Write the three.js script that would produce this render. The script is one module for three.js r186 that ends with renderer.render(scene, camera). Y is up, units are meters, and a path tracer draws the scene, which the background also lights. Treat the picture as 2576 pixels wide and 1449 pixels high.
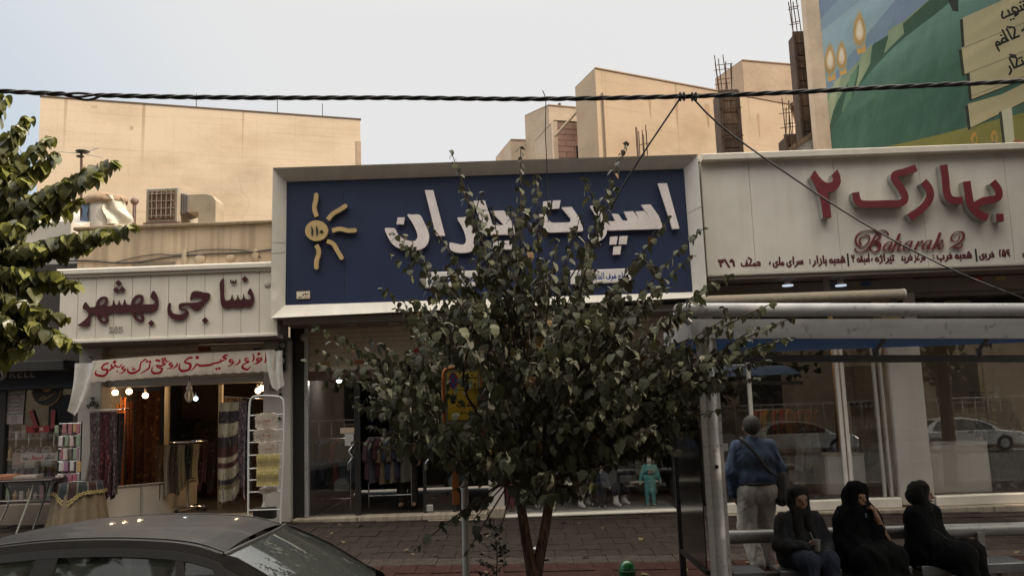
import * as THREE from 'three';
import { mergeGeometries } from 'three/addons/utils/BufferGeometryUtils.js';

// ---------- camera, sky, sun, exposure ----------
const scene = new THREE.Scene();
const FPX = 2198, PITCH = Math.atan(0.1384), ROLL = 0.036, EYE = 2.0;      // focal length in units of a 2576 px wide picture
const camera = new THREE.PerspectiveCamera(2 * Math.atan(724.5 / FPX) * 180 / Math.PI, 1024 / 575, 0.1, 400);
camera.position.set(0, EYE, 0);
camera.rotation.order = 'YXZ';
camera.rotation.set(PITCH, 0, -ROLL);
const SUN = new THREE.Vector3(0.86, 0.5, 0.07).normalize();
const SUN_I = 4.6, EXPOSURE = 1;
{
  const W = 512, H = 256, d = new Float32Array(W * H * 4);
  const sst = (a, b, x) => { x = Math.min(1, Math.max(0, (x - a) / (b - a))); return x * x * (3 - 2 * x); };
  for (let j = 0; j < H; j++) for (let i = 0; i < W; i++) {
    const th = ((j + 0.5) / H - 0.5) * Math.PI, ph = ((i + 0.5) / W - 0.5) * 2 * Math.PI;
    const x = Math.cos(th) * Math.cos(ph), y = Math.sin(th), z = Math.cos(th) * Math.sin(ph);
    const c = x * SUN.x + y * SUN.y + z * SUN.z, ang = Math.acos(Math.min(1, Math.max(-1, c))) * 180 / Math.PI;
    const blue = sst(93, 127, ang), el = Math.max(0, y);
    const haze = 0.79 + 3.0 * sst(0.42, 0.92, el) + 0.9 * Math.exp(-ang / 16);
    let r = haze * (1 - blue * 0.52), g = haze * (1 - blue * 0.31), b = haze * (1 - blue * 0.08);
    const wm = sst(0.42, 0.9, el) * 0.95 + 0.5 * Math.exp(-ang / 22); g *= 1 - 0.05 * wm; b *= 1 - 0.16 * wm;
    if (y < 0) { const k = 1 - sst(0, -0.12, y) * 0.8; r *= k; g *= k; b *= k * 0.95; }
    const o = (j * W + i) * 4; d[o] = r; d[o + 1] = g; d[o + 2] = b; d[o + 3] = 1;
  }
  const t = new THREE.DataTexture(d, W, H, THREE.RGBAFormat, THREE.FloatType);
  t.mapping = THREE.EquirectangularReflectionMapping; t.magFilter = THREE.LinearFilter; t.minFilter = THREE.LinearFilter;
  t.colorSpace = THREE.LinearSRGBColorSpace; t.wrapS = THREE.RepeatWrapping; t.needsUpdate = true;
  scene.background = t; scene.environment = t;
}
const sun = new THREE.DirectionalLight(new THREE.Color().setRGB(1, 0.87, 0.68), SUN_I);
sun.position.copy(SUN).multiplyScalar(60).add(new THREE.Vector3(0, 0, -10)); sun.target.position.set(0, 0, -10);
sun.castShadow = true; sun.shadow.mapSize.set(2048, 2048);
Object.assign(sun.shadow.camera, { left: -30, right: 30, top: 30, bottom: -30, near: 1, far: 140 });
scene.add(sun, sun.target);

// ---------- helpers ----------
let seedV = 7;
const rnd = () => { seedV = (seedV + 0x6d2b79f5) | 0; let t = Math.imul(seedV ^ (seedV >>> 15), 1 | seedV); t = (t + Math.imul(t ^ (t >>> 7), 61 | t)) ^ t; return ((t ^ (t >>> 14)) >>> 0) / 4294967296; };
const reseed = (n) => { seedV = n; };
const rr = (a, b) => a + (b - a) * rnd(), pick = (a) => a[Math.floor(rnd() * a.length)];
const V = (x, y, z) => new THREE.Vector3(x, y, z);
const PI = Math.PI;
// a measured picture position (2576 px wide) at a known depth z, as a point in metres
function P(u, v, z) {
  const e = V((u - 1288) / FPX, -(v - 724.5) / FPX, -1).applyEuler(camera.rotation);
  return e.multiplyScalar(z / e.z).add(V(0, EYE, 0));
}
const G = (x, z) => 0.30 + (z + 14) * -0.0295 - 0.02 * (x - 2);            // the pavement falls to the kerb and along the street
const used = {};
const numbered = (n) => { const k = used[n] = (used[n] ?? -1) + 1; return k ? n + '_' + String(k).padStart(3, '0') : n; };
function tag(o, label, category, group, kind) {
  if (label) o.userData.label = label; if (category) o.userData.category = category;
  if (group) o.userData.group = group; if (kind) o.userData.kind = kind; return o;
}
function thing(name, label, category, group, pos) {
  const o = new THREE.Group(); o.name = numbered(name); scene.add(o); if (pos) o.position.copy(pos);
  return tag(o, label, category, group);
}
function uvm(g) {                                                            // uv in metres by the face's main direction
  if (g.index) g = g.toNonIndexed();
  if (!g.attributes.normal) g.computeVertexNormals();
  const p = g.attributes.position, n = g.attributes.normal, uv = new Float32Array(p.count * 2);
  for (let i = 0; i < p.count; i += 3) {
    let ax = 0, ay = 0, az = 0;
    for (let k = 0; k < 3; k++) { ax += Math.abs(n.getX(i + k)); ay += Math.abs(n.getY(i + k)); az += Math.abs(n.getZ(i + k)); }
    for (let k = 0; k < 3; k++) {
      const x = p.getX(i + k), y = p.getY(i + k), z = p.getZ(i + k), o = (i + k) * 2;
      if (az >= ax && az >= ay) { uv[o] = x; uv[o + 1] = y; } else if (ay >= ax) { uv[o] = x; uv[o + 1] = z; } else { uv[o] = z; uv[o + 1] = y; }
    }
  }
  g.setAttribute('uv', new THREE.BufferAttribute(uv, 2));
  return g;
}
function clean(g) { g = g.index ? g.toNonIndexed() : g; for (const k of Object.keys(g.attributes)) if (!['position', 'normal', 'uv', 'color'].includes(k)) g.deleteAttribute(k); if (!g.attributes.uv) g.setAttribute('uv', new THREE.BufferAttribute(new Float32Array(g.attributes.position.count * 2), 2)); return g; }
const merge = (l) => l.length === 1 ? clean(l[0]) : mergeGeometries(l.map(clean));
function mesh(name, geos, mat, parent, keepUV) {
  let g = Array.isArray(geos) ? merge(geos) : geos;
  if (!keepUV) g = uvm(g);
  const top = !parent || parent === scene;
  const m = new THREE.Mesh(g, mat); m.name = top ? numbered(name) : name; m.castShadow = m.receiveShadow = true;
  (parent || scene).add(m); return m;
}
const box = (w, h, d, x = 0, y = 0, z = 0, ry = 0, rz = 0, rx = 0) => {
  const g = new THREE.BoxGeometry(w, h, d);
  if (rx) g.rotateX(rx); if (rz) g.rotateZ(rz); if (ry) g.rotateY(ry);
  return g.translate(x, y, z);
};
const bb = (x0, x1, y0, y1, z0, z1) => box(x1 - x0, y1 - y0, Math.abs(z1 - z0), (x0 + x1) / 2, (y0 + y1) / 2, (z0 + z1) / 2);
function cbox(w, h, d, x = 0, y = 0, z = 0, c = 0.01) {                     // box with chamfered edges
  const s = new THREE.Shape([[-w / 2 + c, -h / 2 + c], [w / 2 - c, -h / 2 + c], [w / 2 - c, h / 2 - c], [-w / 2 + c, h / 2 - c]].map((q) => new THREE.Vector2(...q)));
  return new THREE.ExtrudeGeometry(s, { depth: d - 2 * c, bevelEnabled: true, bevelThickness: c, bevelSize: c, bevelSegments: 1 }).translate(x, y, z - d / 2 + c);
}
const cb = (x0, x1, y0, y1, z0, z1, c) => cbox(x1 - x0, y1 - y0, Math.abs(z1 - z0), (x0 + x1) / 2, (y0 + y1) / 2, (z0 + z1) / 2, c);
function tube(pts, r, seg = 8, n, r1) {                                     // round bar through points, r1: radius at the far end
  pts = pts.map((p) => p.isVector3 ? p : V(...p));
  const c = pts.length === 2 ? new THREE.LineCurve3(pts[0], pts[1]) : new THREE.CatmullRomCurve3(pts, false, 'centripetal');
  n = n ?? (pts.length === 2 ? 1 : pts.length * 4);
  const g = new THREE.TubeGeometry(c, n, r, seg, false);
  if (r1 !== undefined) {
    const p = g.attributes.position;
    for (let i = 0; i <= n; i++) { const o = c.getPointAt(i / n), k = (r + (r1 - r) * i / n) / r; for (let j = 0; j <= seg; j++) { const q = i * (seg + 1) + j; p.setXYZ(q, o.x + (p.getX(q) - o.x) * k, o.y + (p.getY(q) - o.y) * k, o.z + (p.getZ(q) - o.z) * k); } }
  }
  return g;
}
const rod = (a, b, r, seg = 10) => { a = a.isVector3 ? a : V(...a); b = b.isVector3 ? b : V(...b); const d = b.clone().sub(a), g = new THREE.CylinderGeometry(r, r, d.length(), seg); return g.applyQuaternion(new THREE.Quaternion().setFromUnitVectors(V(0, 1, 0), d.normalize())).translate((a.x + b.x) / 2, (a.y + b.y) / 2, (a.z + b.z) / 2); };
const lathe = (pts, x, y, z, seg = 20) => new THREE.LatheGeometry(pts.map((p) => new THREE.Vector2(...p)), seg).translate(x, y, z);
const ball = (r, x, y, z, sx = 1, sy = 1, sz = 1) => new THREE.SphereGeometry(r, 14, 10).scale(sx, sy, sz).translate(x, y, z);
function plate(shape, depth, z) { return new THREE.ExtrudeGeometry(shape, { depth, bevelEnabled: false, curveSegments: 6 }).translate(0, 0, z); }
const shp = (l) => new THREE.Shape(l.map((p) => new THREE.Vector2(p[0], p[1])));
function quadSheet(a, b, c, d, nu = 1, nv = 1, bulge) {                      // a b along the bottom, d c along the top
  const pos = [], uv = [], idx = [];
  for (let j = 0; j <= nv; j++) for (let i = 0; i <= nu; i++) {
    const s = i / nu, t = j / nv, p = a.clone().lerp(b, s).lerp(d.clone().lerp(c, s), t);
    if (bulge) p.add(bulge(s, t)); pos.push(p.x, p.y, p.z); uv.push(s, t);
  }
  for (let j = 0; j < nv; j++) for (let i = 0; i < nu; i++) { const q = j * (nu + 1) + i; idx.push(q, q + 1, q + nu + 2, q, q + nu + 2, q + nu + 1); }
  const g = new THREE.BufferGeometry(); g.setAttribute('position', new THREE.Float32BufferAttribute(pos, 3)); g.setAttribute('uv', new THREE.Float32BufferAttribute(uv, 2)); g.setIndex(idx); g.computeVertexNormals(); return g;
}
// smooth body from tapered capsules joined with a smooth minimum (surface nets)
function blob(bones, cell = 0.012, k = 0.012) {
  const lo = [1e9, 1e9, 1e9], hi = [-1e9, -1e9, -1e9];
  for (const [ax, ay, az, ra, bx, by, bz, rb] of bones) [[ax, ay, az, ra], [bx, by, bz, rb]].forEach((e) => { for (let c = 0; c < 3; c++) { lo[c] = Math.min(lo[c], e[c] - e[3] - 4 * cell); hi[c] = Math.max(hi[c], e[c] + e[3] + 4 * cell); } });
  const n = lo.map((l, c) => Math.ceil((hi[c] - l) / cell) + 1), N = n[0] * n[1] * n[2], F = new Float32Array(N), sx = 1, sy = n[0], sz = n[0] * n[1];
  for (const [ax, ay, az, ra, bx, by, bz, rb] of bones) {
    const m = 5 * k, d = [bx - ax, by - ay, bz - az], L2 = d[0] * d[0] + d[1] * d[1] + d[2] * d[2] || 1e-9, i0 = [], i1 = [];
    [[ax, bx], [ay, by], [az, bz]].forEach(([p, q], c) => { const R = Math.max(ra, rb) + m; i0[c] = Math.max(0, Math.floor((Math.min(p, q) - R - lo[c]) / cell)); i1[c] = Math.min(n[c] - 1, Math.ceil((Math.max(p, q) + R - lo[c]) / cell)); });
    for (let z = i0[2]; z <= i1[2]; z++) for (let y = i0[1]; y <= i1[1]; y++) for (let x = i0[0]; x <= i1[0]; x++) {
      const px = lo[0] + x * cell - ax, py = lo[1] + y * cell - ay, pz = lo[2] + z * cell - az;
      const t = Math.min(1, Math.max(0, (px * d[0] + py * d[1] + pz * d[2]) / L2)), ex = px - d[0] * t, ey = py - d[1] * t, ez = pz - d[2] * t;
      const dist = Math.sqrt(ex * ex + ey * ey + ez * ez) - (ra + (rb - ra) * t);
      if (dist < m) F[x + y * sy + z * sz] += Math.exp(-Math.max(dist, -0.4) / k > 60 ? 60 : -dist / k);
    }
  }
  for (let i = 0; i < N; i++) F[i] = F[i] - 1;                                // > 0 inside
  const idx = new Int32Array(N).fill(-1), pos = [], tri = [];
  for (let z = 0; z < n[2] - 1; z++) for (let y = 0; y < n[1] - 1; y++) for (let x = 0; x < n[0] - 1; x++) {
    const o = x + y * sy + z * sz; let cx = 0, cy = 0, cz = 0, c = 0;
    const f = (i, j, l) => F[o + i + j * sy + l * sz];
    const L = (a) => a > 0 ? Math.min(k * 4, k * Math.log(1 + a)) : -Math.min(k * 4, -k * Math.log(Math.max(1e-6, 1 + a)));
    const e = (a, b, X, Y, Z, dx, dy, dz) => { if ((a > 0) !== (b > 0)) { const la = L(a), lb = L(b), t = la / (la - lb); cx += X + dx * t; cy += Y + dy * t; cz += Z + dz * t; c++; } };
    for (let i = 0; i < 2; i++) for (let j = 0; j < 2; j++) { e(f(0, i, j), f(1, i, j), 0, i, j, 1, 0, 0); e(f(i, 0, j), f(i, 1, j), i, 0, j, 0, 1, 0); e(f(i, j, 0), f(i, j, 1), i, j, 0, 0, 0, 1); }
    if (c) { idx[o] = pos.length / 3; pos.push(lo[0] + (x + cx / c) * cell, lo[1] + (y + cy / c) * cell, lo[2] + (z + cz / c) * cell); }
  }
  for (let z = 1; z < n[2] - 1; z++) for (let y = 1; y < n[1] - 1; y++) for (let x = 1; x < n[0] - 1; x++) {
    const o = x + y * sy + z * sz, a = F[o] > 0;
    for (const [s, t, w] of [[sx, sy, sz], [sy, sz, sx], [sz, sx, sy]]) {
      if (a !== (F[o + s] > 0)) { const q = [idx[o], idx[o - t], idx[o - t - w], idx[o - w]]; if (q.some((v) => v < 0)) continue; a ? tri.push(q[0], q[1], q[2], q[0], q[2], q[3]) : tri.push(q[0], q[2], q[1], q[0], q[3], q[2]); }
    }
  }
  const g = new THREE.BufferGeometry(); g.setAttribute('position', new THREE.Float32BufferAttribute(pos, 3)); g.setIndex(tri); g.computeVertexNormals(); return g;
}
function wrinkle(g, amp, s, seed = 3, stretch = 0.45) {                          // cloth creases pressed into a body
  const p = g.attributes.position, n = g.attributes.normal;
  for (let i = 0; i < p.count; i++) { const x = p.getX(i) * s, y = p.getY(i) * s * stretch, z = p.getZ(i) * s, a = vnoise((x + z * 0.7 + 40) / 64, (y + x * 0.6 + 40) / 64, 64, 64, seed), b = vnoise((x * 1.9 - z + 60) / 128, (y * 2.3 - x * 0.8 + 60) / 128, 128, 128, seed + 1), k = amp * ((1 - Math.abs(2 * a - 1)) * 1.2 + 0.6 * (1 - Math.abs(2 * b - 1)) - 0.9); p.setXYZ(i, p.getX(i) + n.getX(i) * k, p.getY(i) + n.getY(i) * k, p.getZ(i) + n.getZ(i) * k); }
  g.computeVertexNormals(); return g;
}
// ---------- procedural textures ----------
const noiseCache = {};
function lattice(n, s) { const key = n + '_' + s; if (!noiseCache[key]) { const a = new Float32Array(n * n); let q = s * 7919 + n; for (let i = 0; i < n * n; i++) { q = (Math.imul(q, 1664525) + 1013904223) | 0; a[i] = ((q >>> 8) & 0xffff) / 65535; } noiseCache[key] = a; } return noiseCache[key]; }
function vnoise(x, y, nx, ny, s) {                                           // tiling value noise, x y in 0..1
  const a = lattice(128, s), X = x * nx, Y = y * ny, xi = Math.floor(X), yi = Math.floor(Y), fx = X - xi, fy = Y - yi, u = fx * fx * (3 - 2 * fx), v = fy * fy * (3 - 2 * fy);
  const g = (i, j) => a[(((j % ny) + ny) % ny % 128) * 128 + (((i % nx) + nx) % nx % 128)];
  return (g(xi, yi) * (1 - u) + g(xi + 1, yi) * u) * (1 - v) + (g(xi, yi + 1) * (1 - u) + g(xi + 1, yi + 1) * u) * v;
}
const fbm = (x, y, n, s, o = 4) => { let a = 0, w = 0.5, t = 0; for (let i = 0; i < o; i++) { a += w * vnoise(x, y, n << i, n << i, s + i); t += w; w *= 0.55; } return a / t; };
const texCache = {};
function greyTex(kind, size = 512) {
  const key = kind; if (texCache[key]) return texCache[key];
  const d = new Uint8Array(size * size * 4);
  for (let j = 0; j < size; j++) for (let i = 0; i < size; i++) {
    const x = i / size, y = j / size; let v, w;
    if (kind === 'plaster') { v = 0.8 + 0.2 * fbm(x, y, 3, 1) + 0.06 * (fbm(x, y, 40, 5, 2) - 0.5); const st = vnoise(x, y, 24, 2, 9) * vnoise(x, y, 7, 3, 12); v -= 0.10 * Math.max(0, st - 0.3); w = 1 - 0.04 * fbm(x, y, 2, 30, 2); }
    else if (kind === 'panel') { const st = Math.max(0, vnoise(x, y, 40, 2, 3) - 0.55) * vnoise(x, y, 5, 2, 8); v = 0.9 + 0.1 * fbm(x, y, 4, 2) - 0.07 * st; w = 1 - 0.05 * st; }
    else if (kind === 'dirty') { const st = Math.max(0, vnoise(x, y, 60, 3, 3) - 0.4) * (0.4 + vnoise(x, y, 9, 2, 8)); v = 0.8 + 0.2 * fbm(x, y, 4, 2, 5) - 0.2 * st; w = 0.97 - 0.08 * fbm(x, y, 5, 21, 3); }
    else if (kind === 'metal') { v = 0.8 + 0.14 * fbm(x, y, 4, 4) + 0.06 * vnoise(x, y, 4, 100, 6); const sp = fbm(x, y, 30, 17, 2); if (sp > 0.7) v -= (sp - 0.7) * 0.8; w = 1; }
    else if (kind === 'pave') { v = 0.72 + 0.28 * fbm(x, y, 5, 3, 5); const sp = fbm(x, y, 50, 18, 2); v -= sp > 0.62 ? 0.12 : 0; w = 0.97 + 0.03 * fbm(x, y, 3, 40, 2); }
    else if (kind === 'wood') { v = 0.5 + 0.5 * fbm(x, y, 2, 6) * vnoise(x, y, 60, 2, 7) + 0.2 * fbm(x, y, 9, 8); w = 0.95; }
    else if (kind === 'bark') { v = 0.5 + 0.5 * vnoise(x, y, 30, 6, 5) * (0.5 + fbm(x, y, 6, 2)); w = 0.96; }
    else { v = 0.85 + 0.15 * fbm(x, y, 8, 2) + 0.05 * (vnoise(x, y, 120, 120, 3) - 0.5); w = 1; }   // cloth
    v = Math.min(1, Math.max(0, v)); const o = (j * size + i) * 4;
    d[o] = Math.round(255 * v); d[o + 1] = Math.round(255 * v * (0.5 + 0.5 * w)); d[o + 2] = Math.round(255 * v * w); d[o + 3] = 255;
  }
  const t = new THREE.DataTexture(d, size, size); t.wrapS = t.wrapT = THREE.RepeatWrapping; t.magFilter = THREE.LinearFilter; t.colorSpace = THREE.SRGBColorSpace; t.needsUpdate = true;
  return texCache[key] = t;
}
const repCache = {};
function rep(kind, s) { const k = kind + s; if (!repCache[k]) { const t = greyTex(kind).clone(); t.repeat.set(1 / s, 1 / s); t.needsUpdate = true; repCache[k] = t; } return repCache[k]; }
function M(r, g, b, rough = 0.8, o = {}) {
  const { tex, size = 2, bump = 0, ...rest } = o;
  const m = new THREE.MeshPhysicalMaterial({ roughness: rough, ...rest }); m.color.setRGB(r, g, b);
  if (tex) { m.map = rep(tex, size); if (bump) { m.bumpMap = rep(tex, size); m.bumpScale = bump; } }
  return m;
}
function canvasTex(w, h, draw) {
  const c = document.createElement('canvas'); c.width = w; c.height = h; const g = c.getContext('2d'); draw(g, w, h);
  const t = new THREE.CanvasTexture(c); t.colorSpace = THREE.SRGBColorSpace; t.anisotropy = 8; return t;
}
const picMat = (w, h, draw, rough = 0.6, o = {}) => new THREE.MeshPhysicalMaterial({ map: canvasTex(w, h, draw), roughness: rough, ...o });
const sheet = (w, h, x, y, z, ry = 0, rx = 0) => { const g = new THREE.PlaneGeometry(w, h); if (rx) g.rotateX(rx); if (ry) g.rotateY(ry); return g.translate(x, y, z); };
function paint(g, n, pal, a = 0.5) {                                          // speckle a canvas
  for (let i = 0; i < n; i++) { g.fillStyle = pick(pal); g.globalAlpha = rr(a * 0.4, a); g.beginPath(); g.ellipse(rr(0, g.canvas.width), rr(0, g.canvas.height), rr(1, 6), rr(1, 6), rr(0, 3), 0, 7); g.fill(); }
  g.globalAlpha = 1;
}
// ---------- lettering: strokes with a width at each point ----------
function smoothPts(p, closed) {
  if (p.length < 3) return p;
  const c = new THREE.CatmullRomCurve3(p.map((q) => V(q[0], q[1], q[2] ?? 0)), closed, 'centripetal');
  return c.getPoints(p.length * 4).map((q) => [q.x, q.y, q.z]);
}
function ribbon(pts) {                                                        // outline of a stroke [x, y, width]
  const s = smoothPts(pts), L = [], R = [];
  for (let i = 0; i < s.length; i++) {
    const a = s[Math.max(0, i - 1)], b = s[Math.min(s.length - 1, i + 1)]; let dx = b[0] - a[0], dy = b[1] - a[1]; const l = Math.hypot(dx, dy) || 1; dx /= l; dy /= l;
    const w = s[i][2] / 2; L.push([s[i][0] - dy * w, s[i][1] + dx * w]); R.push([s[i][0] + dy * w, s[i][1] - dx * w]);
  }
  return L.concat(R.reverse());
}
// letters measured in an enlarged view with origin (ox, oy) photo px and a scale, standing on the plane z
function letterMaker(ox, oy, sc, z) {
  const at = (x, y) => { const p = P((ox + x / sc) * 0.858667, (oy + y / sc) * 0.858667, z); return [p.x, p.y]; };
  const put = (outline) => shp(outline.map(([x, y]) => at(x, y)));
  const pairs = (a) => { const o = []; for (let i = 0; i < a.length; i += 2) o.push([a[i], a[i + 1]]); return o; };
  return {
    soft: (...a) => put(smoothPts(pairs(a), true).map((q) => [q[0], q[1]])),
    hard: (...a) => put(pairs(a)),
    pen: (w, ...a) => put(ribbon(pairs(a).map(([x, y]) => [x, y, w]))),
    pens: (...a) => { const o = []; for (let i = 0; i < a.length; i += 3) o.push([a[i], a[i + 1], a[i + 2]]); return put(ribbon(o)); },
    dot: (x, y, r) => put([[x, y - r], [x + r, y], [x, y + r], [x - r, y]]),
    oval: (x, y, rx, ry) => put(Array.from({ length: 28 }, (_, i) => [x + rx * Math.cos(i / 28 * 2 * PI), y + ry * Math.sin(i / 28 * 2 * PI)])),
  };
}
// A small pen alphabet for printed Persian lines (x runs left, y up, 1 = letter height), drawn on a canvas.
const TOOTH = [[-0.14, 0.3, -0.14, 0]];
const DOTS = { b: [[0, -1]], p: [[-1, -1], [1, -1], [0, -2]], t: [[-1, 1], [1, 1]], n: [[0, 1]], y: [[-1, -1], [1, -1]], sh: [[-1, 1], [1, 1], [0, 2]], j: [[0, -1]], kh: [[0, 1]], z: [[0, 1]], zh: [[-1, 1], [1, 1], [0, 2]], gh: [[0, 1]], f: [[0, 1]], q: [[-1, 1], [1, 1]], ch: [[-1, -1], [1, -1], [0, -2]], zz: [[0, 1]] };
const BODY = { b: 'T', p: 'T', t: 'T', n: 'N', y: 'Y', s: 'S', sh: 'S', j: 'J', h: 'J', kh: 'J', ch: 'J', d: 'D', r: 'R', z: 'R', zh: 'R', a: 'A', l: 'L', m: 'M', e: 'H', v: 'W', ai: 'E', gh: 'E', f: 'F', q: 'F', k: 'K', g: 'K', ta: 'U', zz: 'U' };
const GL = {   // [advance, strokes, dot x, dot y above, dot y below] for a joined letter, then for one that ends a run
  T: [[0.3, TOOTH, -0.15, 0.5, -0.28], [0.85, [[-0.1, 0.3, -0.1, 0, -0.72, 0, -0.78, 0.3]], -0.42, 0.38, -0.28]],
  N: [[0.3, TOOTH, -0.15, 0.5, -0.28], [0.55, [[-0.06, 0.28, -0.06, -0.12, -0.28, -0.28, -0.48, -0.1, -0.48, 0.2]], -0.27, 0.3, 0]],
  Y: [[0.3, TOOTH, -0.15, 0.5, -0.28], [0.62, [[-0.08, 0.3, -0.26, 0.22, -0.22, 0.04, -0.1, -0.08, -0.3, -0.28, -0.55, -0.15, -0.55, 0.1]], 0, 9, 9]],
  S: [[0.62, [[-0.1, 0.3, -0.1, 0], [-0.28, 0.26, -0.28, 0], [-0.48, 0.26, -0.48, 0]], -0.28, 0.46, 0], [1.05, [[-0.1, 0.3, -0.1, 0, -0.5, 0], [-0.28, 0.26, -0.28, 0], [-0.48, 0.26, -0.48, -0.1, -0.7, -0.28, -0.95, -0.1, -0.95, 0.2]], -0.3, 0.46, 0]],
  J: [[0.55, [[-0.45, 0.26, -0.25, 0.34, -0.08, 0.22, -0.3, 0.02]], -0.28, 0.52, -0.28], [0.65, [[-0.6, 0.24, -0.3, 0.32, -0.1, 0.2, -0.5, 0.0, -0.52, -0.3, -0.2, -0.38]], -0.3, 0.52, -0.12]],
  D: [[0.45, [[-0.16, 0.36, -0.32, 0.12, -0.32, 0, -0.04, 0]], -0.2, 0.5, 0], [0.45, [[-0.16, 0.36, -0.32, 0.12, -0.32, 0, -0.04, 0]], -0.2, 0.5, 0]],
  R: [[0.34, [[-0.1, 0.22, -0.1, -0.08, -0.36, -0.3]], -0.14, 0.42, 0], [0.34, [[-0.1, 0.22, -0.1, -0.08, -0.36, -0.3]], -0.14, 0.42, 0]],
  A: [[0.22, [[-0.1, 0.75, -0.1, 0]], 0, 0, 0], [0.22, [[-0.1, 0.75, -0.1, 0]], 0, 0, 0]],
  L: [[0.28, [[-0.12, 0.78, -0.12, 0]], 0, 0, 0], [0.6, [[-0.1, 0.78, -0.1, -0.1, -0.3, -0.26, -0.52, -0.1, -0.52, 0.15]], 0, 0, 0]],
  M: [[0.4, [[-0.06, 0.02, -0.2, 0.2, -0.34, 0.02, -0.2, -0.08, -0.06, 0.02]], 0, 0, 0], [0.45, [[-0.05, 0, -0.2, 0.2, -0.36, 0.02, -0.1, -0.04], [-0.36, 0.02, -0.36, -0.4]], 0, 0, 0]],
  H: [[0.5, [[-0.1, 0, -0.1, 0.22, -0.28, 0.36, -0.42, 0.16, -0.25, 0, -0.42, -0.16, -0.2, -0.1]], 0, 0, 0], [0.45, [[-0.05, 0, -0.2, 0.34, -0.4, 0.12, -0.22, -0.04, -0.05, 0]], 0, 0, 0]],
  W: [[0.42, [[-0.1, 0.1, -0.24, 0.26, -0.32, 0.1, -0.12, 0.02, -0.32, 0, -0.34, -0.2, -0.5, -0.3]], 0, 0, 0], [0.42, [[-0.1, 0.1, -0.24, 0.26, -0.32, 0.1, -0.12, 0.02, -0.32, 0, -0.34, -0.2, -0.5, -0.3]], 0, 0, 0]],
  E: [[0.45, [[-0.36, 0.3, -0.1, 0.28, -0.22, 0.02, -0.08, 0.0]], -0.22, 0.5, 0], [0.5, [[-0.42, 0.34, -0.12, 0.26, -0.36, 0.06, -0.1, -0.16, -0.28, -0.38, -0.5, -0.32]], -0.26, 0.55, 0]],
  F: [[0.42, [[-0.06, 0.02, -0.2, 0.34, -0.34, 0.16, -0.12, 0.06]], -0.2, 0.52, 0], [0.95, [[-0.1, 0.1, -0.2, 0.34, -0.32, 0.16, -0.12, 0.02, -0.8, 0, -0.86, 0.24]], -0.2, 0.52, 0]],
  K: [[0.5, [[-0.5, 0.85, -0.12, 0.6, -0.38, 0.1, -0.4, 0]], 0, 0, 0], [0.95, [[-0.5, 0.85, -0.08, 0.6, -0.3, 0.1, -0.3, 0, -0.85, 0, -0.9, 0.22]], 0, 0, 0]],
  U: [[0.6, [[-0.1, 0, -0.3, 0.26, -0.52, 0.1, -0.4, 0], [-0.12, 0.78, -0.12, 0]], -0.35, 0.5, 0], [0.6, [[-0.1, 0, -0.3, 0.26, -0.52, 0.1, -0.4, 0], [-0.12, 0.78, -0.12, 0]], -0.35, 0.5, 0]],
};
const DIGIT = { 1: [[-0.12, 0.7, -0.2, 0.4, -0.2, 0]], 2: [[-0.1, 0.7, -0.14, 0.42, -0.36, 0.45, -0.38, 0.7], [-0.38, 0.7, -0.28, 0.4, -0.24, 0]], 3: [[-0.08, 0.7, -0.1, 0.45, -0.22, 0.48, -0.24, 0.68, -0.26, 0.48, -0.38, 0.5, -0.4, 0.7], [-0.4, 0.7, -0.3, 0.4, -0.26, 0]], 5: [[-0.22, 0.7, -0.06, 0.2, -0.14, 0, -0.22, 0.2, -0.32, 0, -0.4, 0.2, -0.22, 0.7]], 6: [[-0.1, 0.66, -0.34, 0.6, -0.34, 0.4, -0.12, 0.36], [-0.34, 0.42, -0.1, 0]], 8: [[-0.1, 0, -0.24, 0.7, -0.4, 0]], 9: [[-0.14, 0.45, -0.28, 0.7, -0.4, 0.5, -0.16, 0.44], [-0.14, 0.5, -0.12, 0]], 0: [[-0.2, 0.3, -0.21, 0.3]] };
const ENDS = new Set(['a', 'd', 'r', 'z', 'zh', 'v']);
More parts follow.
